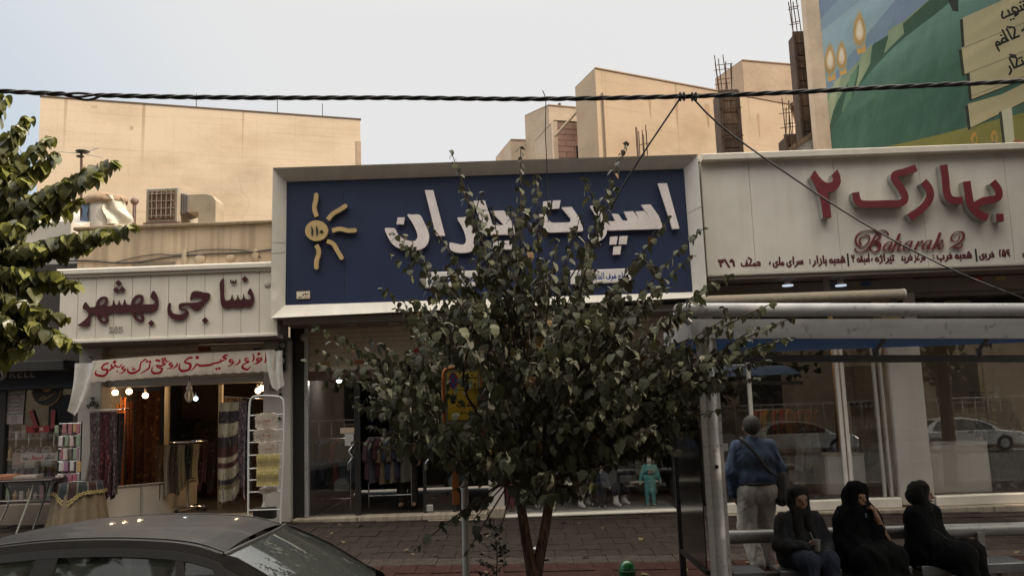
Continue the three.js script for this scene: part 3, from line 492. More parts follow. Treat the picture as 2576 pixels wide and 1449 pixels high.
// ===== fabric shop =====
const FS = thing('fabric_shop', 'one-storey fabric shop with stained parapet, white sign and open textile doorway', 'shop building');
{
  const t = FS, xl = -6.92, xr = -3.55, par = rc(160, 572, 684, 660, -14);
  mesh('parapet', cb(-7.05, xr, 4.2, 5.13, -14.35, -13.95, 0.01), m.parapet, t);
  mesh('coping', cb(-7.1, xr + 0.02, 5.13, 5.18, -14.5, -13.88, 0.012), M(0.36, 0.29, 0.2, 0.9, { tex: 'dirty', size: 1.5 }), t);
  mesh('roof', bb(-7.05, xr, 4.95, 5.08, -19, -14.36), m.parapet, t);
  mesh('plaster_patch', cb(-6.15, -5.45, 4.44, 4.56, -13.95, -13.925, 0.01), M(0.2, 0.16, 0.12, 0.95, { tex: 'plaster', size: 0.6 }), t);
  for (const [x, w, h] of [[-5.05, 0.17, 0.12], [-4.55, 0.14, 0.1], [-4.15, 0.12, 0.16], [-5.3, 0.1, 0.2]]) mesh('mortar_lump', ball(1, x, 4.55 + h * 0.4, -13.95, w * 0.6, h * 0.7, 0.035), m.parapet, t);
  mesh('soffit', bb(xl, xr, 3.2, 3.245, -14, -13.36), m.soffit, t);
  mesh('pillar', cb(xl, -6.55, 0.4, 3.2, -14.2, -13.86, 0.015), m.whiteWall, t);
  mesh('pillar', cb(-3.98, xr, 0.38, 3.2, -14.2, -13.82, 0.015), m.whiteWall, t);
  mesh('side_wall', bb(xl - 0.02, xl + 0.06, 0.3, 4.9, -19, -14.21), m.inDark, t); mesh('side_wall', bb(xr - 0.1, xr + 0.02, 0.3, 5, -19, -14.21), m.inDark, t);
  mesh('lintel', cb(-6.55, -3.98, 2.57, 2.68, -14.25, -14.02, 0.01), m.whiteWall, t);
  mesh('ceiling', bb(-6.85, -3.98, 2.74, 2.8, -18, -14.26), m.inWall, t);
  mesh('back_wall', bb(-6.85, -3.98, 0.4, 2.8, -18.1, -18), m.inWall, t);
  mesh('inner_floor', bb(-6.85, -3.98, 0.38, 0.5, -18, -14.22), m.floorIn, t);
  mesh('doorstep', cb(-6.55, -3.98, 0.34, 0.52, -14.22, -13.72, 0.015), m.stone, t);
  mesh('side_cladding', bb(-4.08, -3.99, 0.5, 2.6, -18, -14.3), M(0.24, 0.13, 0.06, 0.8, { tex: 'wood', size: 1.2 }), t);
  const sh = mesh('roller_shutter', bb(-6.55, -3.98, 2.662, 3.2, -14.06, -14.03), m.shutter, t);
  slats(sh, -6.55, -3.98, 2.68, 3.2, -14.03, 6, m.shutter);
  for (const [x, y, w, h, c] of [[-4.98, 3.13, 0.2, 0.07, [0.3, 0.05, 0.03]], [-3.93 - 0.2, 3.08, 0.12, 0.07, [0.06, 0.1, 0.2]], [-5.3, 2.95, 0.1, 0.06, [0.05, 0.16, 0.2]], [-4.45, 3.0, 0.11, 0.06, [0.35, 0.05, 0.03]], [-4.75, 2.96, 0.14, 0.05, [0.12, 0.2, 0.25]]]) sticker(sh, x, y, -14.008, w, h, c);
  // metal door posts seen in the opening and the low white display front
  for (const u of [417, 553]) { const q = P(u, 1130, -15.2); mesh('door_post', cb(q.x - 0.035, q.x + 0.035, 0.5, 2.6, -15.24, -15.17, 0.008), M(0.36, 0.31, 0.24, 0.5), t); }
  mesh('low_panel', quadSheet(V(-6.5, 0.5, -13.99), V(-5.5, 0.5, -15.2), V(-5.5, 1.0, -15.2), V(-6.5, 1.0, -13.99)), m.white, t);
  mesh('low_panel_frame', [rod([-6.12, 0.5, -14.43], [-6.12, 1, -14.43], 0.02, 4), rod([-6.5, 1.0, -13.98], [-5.5, 1.0, -15.19], 0.02, 4)], m.whiteWall, t);
  for (const [x, y0, y1] of [[-3.66, 2.72, 2.98], [-3.66, 3.0, 3.18]]) { const lk = mesh('shutter_lock', cb(x - 0.05, x + 0.05, y0, y1, -13.82, -13.76, 0.01), m.darkFrame, t); mesh('lock_tab', ball(0.04, x, (y0 + y1) / 2 + 0.03, -13.755, 1, 1.2, 0.5), m.greySide, lk); }
  const nplate = mesh('number_plate', box(0.2, 0.1, 0.01, -3.78, 2.46, -13.813), picMat(160, 80, (g, w, h) => { g.fillStyle = '#8a7565'; g.fillRect(0, 0, w, h); g.fillStyle = '#5c1b14'; g.strokeStyle = '#5c1b14'; persian(g, '#285', 138, 60, 60, 10, '#5c1b14', 0, 116); }), t, true);
  mesh('intercom_bell', rod([-3.72, 1.98, -13.83], [-3.72, 1.98, -13.79], 0.025), m.dark, t); mesh('intercom_bell', rod([-3.7, 2.36, -13.83], [-3.7, 2.36, -13.79], 0.025), m.dark, t);
  const dp = P(250, 1290, -13.8); mesh('drain_pipe', tube([[-6.62, 2.2, -13.8], [-6.62, 1.75, -13.8], [-6.72, 1.2, -13.8], [-6.78, 0.5, -13.8]], 0.04), m.whiteWall, t);
}
// sign of the fabric shop
{
  const z = -13.32, t = thing('fabric_shop_sign', 'white boarded shop sign with maroon Persian lettering and the number 285', 'shop sign');
  const L = -6.98, R = -3.62, y0 = 3.25, y1 = 4.28;
  mesh('sign_box', bb(L, R, y0, y1 + 0.02, -13.98, z - 0.03), m.whiteWall, t);
  const n = 12, w = (R - L) / n; reseed(4);
  for (let i = 0; i < n; i++) mesh('plank', cb(L + i * w + 0.003, L + (i + 1) * w - 0.003, y0 + 0.02, y1, z - 0.03, z + rr(-0.001, 0.001), 0.004), m.whiteBoard, t);
  mesh('top_trim', [cb(L - 0.03, R + 0.01, y1 + 0.0, y1 + 0.1, -13.97, -13.24, 0.02), cb(L - 0.02, R, y1 - 0.035, y1 + 0.0, -13.5, -13.275, 0.01)], m.whiteBoard, t);
  mesh('bottom_trim', cb(L - 0.01, R + 0.01, y0 - 0.02, y0 + 0.03, z - 0.05, z + 0.025, 0.008), m.white, t);
  mesh('screw_cover', ball(0.05, -3.77, 4.03, z, 1, 1, 0.5), M(0.4, 0.35, 0.26, 0.6), t);
  const k = letterMaker(220, 790, 4.6, z);
  const put = (s, dz = 0) => mesh('letter', plate(s, 0.022, z + 0.018 + dz), m.maroon, t);
  put(k.soft(2362, 255, 2400, 320, 2415, 400, 2400, 470, 2350, 512, 2300, 500, 2275, 490, 2250, 515, 2200, 508, 2180, 515, 2150, 518, 2110, 505, 2060, 525, 2000, 520, 1970, 470, 1960, 300, 1955, 180, 2000, 120, 2008, 200, 2010, 360, 2025, 410, 2060, 420, 2100, 400, 2118, 340, 2132, 390, 2150, 415, 2180, 400, 2195, 340, 2210, 390, 2235, 412, 2262, 390, 2272, 330, 2290, 385, 2330, 405, 2370, 395, 2368, 360, 2330, 325));
  put(k.soft(1815, 325, 1808, 400, 1760, 440, 1720, 500, 1650, 548, 1590, 540, 1540, 495, 1450, 500, 1430, 515, 1440, 530, 1500, 535, 1530, 570, 1520, 620, 1470, 670, 1390, 685, 1310, 665, 1260, 610, 1248, 530, 1270, 455, 1292, 455, 1285, 520, 1310, 580, 1380, 605, 1460, 595, 1500, 570, 1490, 555, 1420, 550, 1400, 520, 1410, 465, 1470, 450, 1570, 450, 1660, 440, 1720, 415, 1715, 395, 1650, 378, 1590, 385, 1560, 420, 1555, 390, 1580, 310, 1640, 290, 1740, 310));
  put(k.soft(1060, 287, 1100, 340, 1125, 430, 1115, 520, 1050, 570, 930, 575, 800, 580, 700, 580, 650, 585, 600, 590, 570, 590, 520, 575, 480, 595, 350, 605, 230, 600, 215, 610, 215, 650, 190, 760, 120, 770, 40, 755, 100, 710, 165, 650, 185, 590, 150, 550, 108, 530, 145, 440, 200, 505, 300, 500, 420, 495, 480, 492, 505, 480, 520, 415, 545, 470, 575, 480, 595, 415, 615, 470, 645, 478, 670, 405, 695, 465, 760, 480, 880, 475, 1000, 470, 1070, 460, 1080, 430, 1022, 375));
  put(k.pen(40, 775, 505, 792, 420, 850, 362, 898, 365, 905, 420, 870, 468, 800, 492), 0.002); put(k.pen(38, 780, 575, 815, 650, 875, 692, 912, 680, 905, 625, 865, 585, 800, 568), 0.002);
  put(k.pen(38, 298, 515, 318, 440, 370, 388, 418, 388, 426, 440, 390, 488, 320, 505), 0.002); put(k.pen(38, 300, 600, 335, 670, 388, 715, 430, 700, 428, 650, 390, 610, 320, 596), 0.002);
  put(k.pen(15, 2098, 138, 2105, 178, 2122, 185, 2134, 150, 2142, 183, 2162, 180, 2172, 140));
  for (const [x, y, r] of [[2290, 133, 45], [1755, 688, 45], [1030, 725, 45], [587, 185, 43], [558, 278, 43], [640, 272, 43]]) put(k.dot(x, y, r));
  const q = P(290, 831, z + 0.004);
  const num = mesh('house_number', sheet(0.23, 0.15, q.x, q.y, z + 0.004), picMat(128, 84, (g, w, h) => { g.clearRect(0, 0, w, h); g.font = 'bold 74px serif'; g.lineWidth = 3; g.strokeStyle = '#4c443a'; g.textAlign = 'center'; g.strokeText('285', w / 2, 66); }, 0.6, { transparent: true }), t, true);
}
// banner over the doorway
{
  const t = thing('cloth_banner', 'white cloth banner with red Persian writing tied over the fabric shop doorway', 'banner');
  const a = P(232, 908, -13.42), b = P(690, 880, -13.42), nx = 60, ny = 10, H = 0.33;
  const pos = [], uv = [], idx = [];
  for (let j = 0; j <= ny; j++) for (let i = 0; i <= nx; i++) {
    const s = i / nx, v = j / ny, x = a.x + (b.x - a.x) * s, top = a.y + (b.y - a.y) * s + 0.02 * Math.sin(s * 3.1);
    pos.push(x, top - v * H * (1 + 0.03 * Math.sin(s * 120) * v), -13.42 + 0.012 * Math.sin(s * 46 + v) * v + 0.03 * Math.sin(s * 5 + 1) + 0.06 * v * (1 - v)); uv.push(s, 1 - v);
  }
  for (let j = 0; j < ny; j++) for (let i = 0; i < nx; i++) { const q = j * (nx + 1) + i; idx.push(q, q + nx + 1, q + 1, q + 1, q + nx + 1, q + nx + 2); }
  const g = new THREE.BufferGeometry(); g.setAttribute('position', new THREE.Float32BufferAttribute(pos, 3)); g.setAttribute('uv', new THREE.Float32BufferAttribute(uv, 2)); g.setIndex(idx); g.computeVertexNormals();
  mesh('cloth', g, picMat(1400, 180, (c, W, Hc) => {
    c.fillStyle = '#c2b3a4'; c.fillRect(0, 0, W, Hc); reseed(31); for (let i = 0; i < 60; i++) { c.globalAlpha = 0.05; c.fillStyle = pick(['#fff', '#6b5e50']); c.fillRect(rr(0, W), 0, rr(2, 20), Hc); } c.globalAlpha = 1;
    // traced writing: view x 210..2420, the slant of the cloth taken out
    const tx = (x, y) => [(x - 190) / 2250 * W, (y - (150 - (x - 200) * 0.031) + 6) / 285 * Hc];
    const pen = (...p) => { const l = []; for (let i = 0; i < p.length; i += 3) { const q = tx(p[i], p[i + 1]); l.push([q[0], q[1], p[i + 2] * 0.62]); } const o = ribbon(l); c.beginPath(); o.forEach((q, i) => c[i ? 'lineTo' : 'moveTo'](q[0], q[1])); c.closePath(); c.fillStyle = '#8f1420'; c.fill(); };
    const dot = (x, y, r = 17) => { const [q, w] = tx(x, y); c.save(); c.translate(q, w); c.rotate(0.6); c.fillStyle = '#8f1420'; c.fillRect(-r * 0.6, -r * 0.6, r * 1.2, r * 1.2); c.restore(); };
    pen(2328, 118, 14, 2335, 180, 26, 2318, 248, 16); pen(2268, 168, 18, 2275, 205, 26, 2235, 235, 22, 2200, 250, 12); pen(2268, 195, 12, 2225, 185, 26, 2215, 215, 22, 2260, 215, 20, 2235, 245, 18, 2175, 265, 10); dot(2240, 128, 20); pen(2165, 120, 12, 2180, 175, 24, 2165, 235, 14);
    pen(2120, 185, 12, 2075, 190, 24, 2075, 215, 20, 2120, 222, 24, 2050, 270, 22, 2040, 310, 34, 2085, 330, 30, 2150, 290, 8);
    pen(2000, 195, 16, 2005, 225, 26, 1975, 255, 20, 1935, 272, 10); pen(1920, 205, 14, 1885, 200, 28, 1880, 228, 22, 1925, 230, 24, 1905, 260, 22, 1855, 285, 10);
    pen(1860, 150, 10, 1835, 135, 26, 1800, 165, 34, 1840, 180, 18, 1760, 225, 26, 1690, 245, 30, 1600, 268, 34, 1520, 268, 32, 1475, 250, 24, 1455, 285, 24, 1410, 330, 10); pen(1770, 180, 8, 1765, 215, 20, 1720, 235, 22); dot(1718, 318); dot(1752, 308); dot(1478, 160, 22);
    pen(1425, 165, 20, 1395, 160, 30, 1345, 185, 24, 1330, 220, 26, 1395, 245, 34, 1385, 310, 32, 1310, 335, 36, 1262, 300, 24, 1270, 225, 8);
    pen(1235, 225, 12, 1235, 255, 24, 1205, 290, 16, 1175, 302, 8); pen(1180, 225, 14, 1150, 225, 26, 1145, 250, 20, 1185, 255, 24, 1160, 285, 20, 1115, 302, 8);
    pen(1140, 195, 10, 1115, 205, 20, 1090, 185, 24, 1050, 205, 20, 1090, 232, 28, 1040, 255, 26, 985, 250, 22, 1000, 275, 20, 1055, 290, 26, 1030, 340, 30, 970, 355, 34, 930, 320, 22, 940, 260, 8); dot(1055, 165, 15); dot(1085, 160, 15); dot(985, 180, 17); dot(1015, 188, 17);
    pen(905, 235, 14, 900, 275, 24, 850, 318, 20, 785, 345, 8); pen(920, 205, 8, 895, 240, 20); dot(870, 190, 16); dot(905, 195, 16);
    pen(860, 155, 24, 800, 200, 22, 790, 240, 22, 780, 295, 26, 720, 330, 34, 650, 325, 30, 635, 270, 10); pen(700, 255, 8, 695, 275, 16, 730, 285, 14, 690, 300, 8);
    pen(605, 245, 14, 575, 250, 26, 575, 275, 20, 610, 285, 24, 585, 315, 20, 535, 335, 8); pen(565, 205, 10, 540, 245, 22, 500, 240, 22, 480, 215, 18, 460, 260, 22, 430, 200, 16, 440, 255, 24, 410, 285, 20, 375, 290, 8); dot(472, 178, 22); dot(512, 305, 12);
    pen(400, 190, 22, 360, 195, 28, 320, 240, 24, 330, 265, 26, 385, 275, 32, 370, 335, 30, 290, 350, 36, 245, 320, 24, 252, 265, 8);
  }, 0.95), t, true);
  // hanging tails at both ends
  const tail = (x0, w, y0, h, dx) => { const pts = []; const nx2 = 10, ny2 = 10, ps = [], id = []; for (let j = 0; j <= ny2; j++) for (let i = 0; i <= nx2; i++) { const s = i / nx2, v = j / ny2; ps.push(x0 + w * (s - 0.5) * (1 - 0.35 * v) + dx * v * v, y0 - v * h * (1 - 0.25 * Math.abs(s - 0.4)), -13.4 + 0.035 * Math.sin(s * 9 + v * 2)); } for (let j = 0; j < ny2; j++) for (let i = 0; i < nx2; i++) { const q = j * 11 + i; id.push(q, q + 11, q + 1, q + 1, q + 11, q + 12); } const g2 = new THREE.BufferGeometry(); g2.setAttribute('position', new THREE.Float32BufferAttribute(ps, 3)); g2.setIndex(id); g2.computeVertexNormals(); return g2; };
  mesh('hanging_tail', tail(a.x - 0.1, 0.34, a.y - 0.03, 0.8, -0.13), m.cloth, t);
  mesh('hanging_tail', tail(b.x + 0.0, 0.26, b.y - 0.02, 0.62, 0.06), m.cloth, t);
  mesh('tie_cord', [tube([[a.x, a.y, -13.42], [a.x - 0.1, a.y + 0.06, -13.6], [-6.75, a.y + 0.1, -13.84]], 0.008, 4), tube([[b.x, b.y, -13.42], [b.x + 0.06, b.y + 0.03, -13.6], [-3.75, b.y + 0.08, -13.8]], 0.008, 4)], m.wire, t);
}
// ===== sport shop =====
const SS = thing('sport_shop', 'shop with rolled shutter and dark glass front below the big blue sign', 'shop building');
{
  const t = SS, x0 = -3.53, x1 = 3.02;
  mesh('front_wall', bb(x0, x1, 3.42, 5.9, -14.3, -14), m.whiteWall, t);
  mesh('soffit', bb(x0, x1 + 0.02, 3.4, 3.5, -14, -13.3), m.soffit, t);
  for (const u of [885, 990, 1130, 1230]) { const q = P(u, 812, -13.65); mesh('downlight', rod([q.x, 3.385, -13.65], [q.x, 3.405, -13.65], 0.09, 16), m.greySide, t); }
  mesh('side_post', cb(x0, -3.36, 0.36, 3.4, -14.2, -13.95, 0.01), m.darkFrame, t);
  mesh('shutter_guide', cb(-3.36, -3.3, 0.44, 3.4, -14.05, -13.93, 0.008), m.alu, t);
  const sh = mesh('roller_shutter', bb(-3.3, 2.9, 2.74, 3.4, -14.1, -14.05), m.shutter, t); slats(sh, -3.3, 2.9, 2.78, 3.4, -14.05, 8, m.shutter);
  mesh('shutter_bar', cb(-3.3, 2.9, 2.7, 2.78, -14.06, -13.98, 0.01), m.shutter, t);
  reseed(9); for (const [x, y, w, h, c] of [[-3.05, 2.82, 0.16, 0.07, [0.4, 0.25, 0.06]], [-2.82, 2.84, 0.14, 0.05, [0.5, 0.45, 0.35]], [-2.5, 2.83, 0.15, 0.06, [0.35, 0.12, 0.05]], [-2.1, 2.83, 0.2, 0.07, [0.6, 0.5, 0.35]], [-1.55, 2.98, 0.25, 0.06, [0.35, 0.04, 0.04]], [-1.5, 2.86, 0.3, 0.05, [0.25, 0.2, 0.16]]]) sticker(sh, x, y, -14.03, w, h, c);
  mesh('transom', cb(-3.3, 2.9, 2.56, 2.7, -14.1, -13.99, 0.01), M(0.22, 0.12, 0.08, 0.6, { tex: 'wood', size: 1 }), t);
  // interior
  mesh('inner_floor', bb(-3.4, 2.95, 0.2, 0.36, -19, -14.06), m.floorIn, t);
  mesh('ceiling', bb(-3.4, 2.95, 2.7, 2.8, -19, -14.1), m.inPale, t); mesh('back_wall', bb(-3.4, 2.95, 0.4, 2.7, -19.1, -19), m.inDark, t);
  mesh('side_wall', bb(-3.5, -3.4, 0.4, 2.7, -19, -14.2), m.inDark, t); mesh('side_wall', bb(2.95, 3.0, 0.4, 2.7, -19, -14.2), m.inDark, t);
  mesh('roof', bb(x0, x1, 5.3, 5.4, -19, -14.31), m.parapet, t);
  // glass front: door bay on the left, window bay on the right
  const X = (u, v = 1120) => P(u, v, -14).x;
  const gl = (u0, u1, y0, n = 'glass_pane') => mesh(n, bb(X(u0), X(u1), u0 > 1200 ? 0.375 : y0, 2.56, -14.012, -14.004), m.glass, t);
  gl(757, 893, 0.44); gl(1068, 1138, 0.44); const wn = gl(1268, 1480, 0.44); gl(1482, 1688, 0.44);
  for (const [u, w] of [[755, 0.04], [899, 0.09], [1066, 0.05], [1140, 0.05]]) mesh('door_frame', cb(X(u) - w / 2, X(u) + w / 2, 0.42, 2.56, -14.04, -13.97, 0.006), m.darkFrame, t);
  mesh('window_post', cb(X(1481) - 0.012, X(1481) + 0.012, 0.46, 2.56, -14.03, -13.99, 0.004), m.darkFrame, t);
  const hd = (u) => { const q = P(u, 1150, -13.93); mesh('door_handle', tube([[q.x + 0.03, q.y + 0.16, q.z], [q.x - 0.02, q.y + 0.08, q.z + 0.03], [q.x + 0.03, q.y, q.z + 0.02], [q.x - 0.03, q.y - 0.1, q.z + 0.03], [q.x - 0.04, q.y - 0.2, q.z]], 0.016, 6), m.chrome, t); }; hd(881); hd(1075);
  mesh('notice', box(0.26, 0.09, 0.004, X(876, 1090), P(876, 1083, -14).y, -13.99), M(0.45, 0.36, 0.25, 0.7), t); mesh('notice', box(0.14, 0.2, 0.004, X(878, 1090), P(878, 1105, -14).y, -13.99), M(0.4, 0.38, 0.36, 0.7), t);
  mesh('notice', box(0.18, 0.16, 0.004, X(1094, 1080), P(1094, 1072, -14).y, -13.99), M(0.5, 0.56, 0.52, 0.7), t); mesh('door_lock', cbox(0.14, 0.1, 0.03, X(1078, 1278), P(1078, 1278, -14).y, -13.99, 0.008), m.alu, t);
  mesh('pilaster', cb(X(1226), X(1264), 0.36, 2.56, -14.15, -13.92, 0.012), m.whiteWall, t); mesh('pilaster_foot', cb(X(1222), X(1268), 0.3, 0.5, -14.1, -13.87, 0.03), m.stone, t);
  // stone plinth in blocks
  const plinth = (u0, u1, y0, y1, z1, n) => { const a = X(u0), b = X(u1), w = (b - a) / n; for (let i = 0; i < n; i++) mesh('plinth_stone', cb(a + i * w + 0.003, a + (i + 1) * w - 0.003, y0, y1, -14.1, z1 + rr(-0.006, 0.006), 0.01), m.stone, t); };
  plinth(745, 1222, 0.26, 0.36, -13.66, 5); plinth(745, 1222, 0.36, 0.44, -13.72, 3); plinth(1268, 1692, 0.2, 0.335, -13.84, 5);
  mesh('window_sill', cb(X(1266), X(1692), 0.335, 0.372, -14.05, -13.8, 0.01), m.white, t);
  mesh('display_floor', bb(X(1268), X(1690), 0.36, 0.385, -15.1, -14.06), m.inPale, t);
  mesh('doorstep_patch', cb(-2.2, -1.7, 0.28, 0.34, -13.68, -13.655, 0.006), m.whiteWall, t);
  mesh('window_post', cb(X(1690), X(1690) + 0.2, 0.3, 2.74, -14.1, -13.95, 0.01), m.darkFrame, t);
  mesh('security_horn', new THREE.ConeGeometry(0.07, 0.12, 14, 1).rotateX(PI / 2).translate(-3.33, 3.25, -13.8), m.whiteWall, t);
}
// big blue sign
{
  const t = thing('sport_shop_sign', 'big blue shop sign in an off-white frame with white lettering and a yellow sun', 'shop sign');
  const zo = -13.16, zi = -13.38, O = { x0: -3.66, x1: 2.98, y0: 3.5, y1: 5.83 }, I = { x0: -3.5, x1: 2.79, y0: 3.68, y1: 5.67 };
  // outer corners measured at the front rim, inner ones at the panel
  const c = (u, v, z) => P(u, v, z);
  const oa = c(680, 800, zo), ob = c(1781, 747, zo), oc = c(1756, 388, zo), od = c(685, 422, zo), ia = c(716, 768, zi), ib = c(1744, 735, zi), ic = c(1721, 424, zi), id = c(720, 457, zi);
  const bevel = (o1, o2, i2, i1) => { const pos = []; const back = (p) => V(p.x, p.y, -13.99), f = (a, b, c2, d) => pos.push(a, b, c2, a, c2, d); f(o1, o2, i2, i1); f(o2, o1, back(o1), back(o2)); f(i1, i2, back(i2).setZ(zi - 0.08), back(i1).setZ(zi - 0.08)); const g = new THREE.BufferGeometry().setFromPoints(pos); g.computeVertexNormals(); return g; };
  mesh('frame_top', bevel(oc, od, id, ic), m.frameTop, t); mesh('frame_bottom', bevel(oa, ob, ib, ia), m.frameTop, t);
  mesh('frame_left', bevel(od, oa, ia, id), m.frameTop, t); mesh('frame_right', bevel(ob, oc, ic, ib), m.frameTop, t);
  const seam = (a, b, u) => { const p = a.clone().lerp(b, u), q = V(0, 0, 0.003); return p.add(q); };
  for (const [a1, b1, a2, b2] of [[od, oa, id, ia], [oc, ob, ic, ib]]) for (const u of (a1 === od ? [0.5, 0.575] : [0.37])) mesh('frame_joint', rod(seam(a1, b1, u), seam(a2, b2, u), 0.004, 4), m.greySide, t);
  mesh('panel', cb(Math.min(ia.x, id.x) - 0.05, Math.max(ib.x, ic.x) + 0.05, Math.min(ia.y, ib.y) - 0.05, Math.max(ic.y, id.y) + 0.05, -13.9, zi - 0.02, 0.004), m.blue, t);
  for (const x of [-2.6, -1.1, 0.6, 1.9]) mesh('panel_joint', bb(x - 0.003, x + 0.003, 3.72, 5.62, zi - 0.03, zi - 0.0185), m.darkFrame, t);
  const z0 = zi - 0.02, dep = 0.05, zl = z0 + 0.03;
  const A = letterMaker(860, 540, 4.025, zl + dep), B = letterMaker(1460, 510, 4.6, zl + dep);
  const put = (s, dz = 0, mt = m.letterWhite, n = 'letter', d = dep) => mesh(n, plate(s, d, zl + dz), mt, t);
  put(A.soft(1340, 355, 1400, 357, 1485, 360, 1540, 450, 1590, 570, 1595, 640, 1565, 720, 1490, 768, 1390, 780, 1270, 765, 1170, 710, 1110, 620, 1075, 520, 1140, 516, 1190, 520, 1225, 580, 1290, 640, 1380, 668, 1430, 665, 1460, 620, 1440, 540, 1390, 440));
  put(A.hard(1225, 390, 1308, 388, 1295, 470, 1210, 470)); put(A.hard(1545, 68, 1645, 68, 1785, 605, 1690, 608, 1675, 590));
  put(A.soft(1930, 395, 1990, 390, 2060, 385, 2110, 480, 2165, 640, 2150, 730, 2090, 790, 2000, 808, 1910, 800, 1850, 770, 1840, 690, 1920, 700, 2000, 710, 2030, 680, 2020, 590, 1980, 490));
  put(A.hard(2120, 195, 2255, 190, 2350, 480, 2480, 480, 2325, 315, 2480, 308, 2560, 410, 2600, 500, 2615, 580, 2590, 592, 2280, 595, 2245, 570));
  put(A.hard(2360, 672, 2455, 668, 2440, 765, 2345, 768)); put(A.hard(2490, 665, 2580, 660, 2570, 765, 2475, 768));
  for (const q of [[605, 370, 712, 360, 695, 470, 595, 478], [735, 358, 840, 352, 822, 462, 720, 468], [1510, 845, 1612, 838, 1595, 945, 1500, 950], [1640, 838, 1745, 832, 1730, 942, 1625, 948], [1555, 978, 1660, 970, 1645, 1080, 1545, 1085]]) put(B.hard(...q));
  put(B.hard(548, 542, 645, 542, 660, 585, 680, 620, 705, 645, 740, 655, 950, 650, 970, 640, 975, 600, 850, 450, 990, 440, 1080, 570, 1120, 660, 1145, 745, 1135, 770, 700, 788, 655, 775, 620, 740, 580, 660));
  put(B.hard(2152, 125, 2275, 122, 2445, 735, 2350, 738));
  put(B.hard(1930, 415, 2055, 408, 2170, 570, 2215, 705, 2200, 738, 1520, 757, 1400, 755, 1352, 730, 1345, 690, 1370, 655, 1420, 640, 1580, 632, 1530, 530, 1620, 540, 1680, 625, 1750, 625, 1695, 505, 1820, 500, 1905, 615, 1850, 503, 1970, 495, 2055, 612));
  put(B.soft(1240, 432, 1300, 430, 1365, 432, 1430, 560, 1465, 700, 1460, 800, 1400, 880, 1320, 905, 1230, 880, 1215, 820, 1300, 810, 1370, 790, 1370, 700, 1300, 540), 0.002);
  const sn = put(A.oval(268, 548, 135, 122), 0, m.gold, 'sun_disc', 0.06);
  for (const q of [[262, 125, 258, 180, 240, 260, 250, 330, 268, 378], [605, 255, 540, 300, 460, 345, 398, 415], [718, 542, 640, 545, 540, 525, 450, 545], [560, 865, 510, 780, 460, 700, 390, 668], [262, 978, 265, 900, 290, 820, 285, 760, 262, 715]]) { put(A.pen(50, ...q), 0, m.gold, 'sun_ray'); put(A.oval(q[0], q[1], 25, 25), 0.001, m.gold, 'sun_ray_tip'); }
  const A2 = letterMaker(860, 540, 4.025, zl + 0.075); const dg = (s) => mesh('numeral', plate(s, 0.012, zl + 0.063), m.black, sn); dg(A2.pens(205, 495, 6, 216, 540, 22, 214, 606, 12)); dg(A2.pens(262, 490, 6, 273, 540, 22, 271, 602, 12)); dg(A2.dot(325, 556, 23));
  // small plates with blue writing
  const pl = (u0, v0, u1, v1, s) => { const r = rc(u0, v0, u1, v1, zl); const q = mesh('name_plate', cbox(r.w, r.h, 0.03, r.x, r.y, zl, 0.01).rotateZ(0), m.letterWhite, t); q.geometry.translate(0, 0, 0); mesh('plate_print', sheet(r.w - 0.03, r.h - 0.03, r.x, r.y, zl + 0.018), picMat(512, 100, (g, W, H) => { g.fillStyle = '#ddd6cf'; g.fillRect(0, 0, W, H); persian(g, s, W - 16, 70, 62, 9, '#1c2a7c', 0, W - 36); }), q, true); };
  pl(1064, 683, 1212, 722, 't-k f-r-v-sh-y b-e q-y-m-t a-m-d-e'); pl(1435, 678, 1588, 713, 'h-r-a-j f-v-q a-l-ai-a-d-e p-v-sh-a-k');
  const r = rc(745, 733, 779, 752, z0 + 0.01); mesh('maker_plate', cbox(r.w, r.h, 0.012, r.x, r.y, z0 + 0.01, 0.003), m.gold, t);
  mesh('maker_print', sheet(r.w - 0.01, r.h - 0.01, r.x, r.y, z0 + 0.02), picMat(200, 110, (g, W, H) => { g.fillStyle = '#d9cbb4'; g.fillRect(0, 0, W, H); persian(g, 's-y-l-v-r', 185, 48, 44, 9, '#16130f', 0, 110); g.fillStyle = '#2a241c'; g.font = '26px sans-serif'; g.fillText('۰', 0, 0); g.font = 'bold 26px sans-serif'; persian(g, '#09121 #5522', 190, 100, 28, 5, '#3a3026', 0, 170); }), t, true);
}
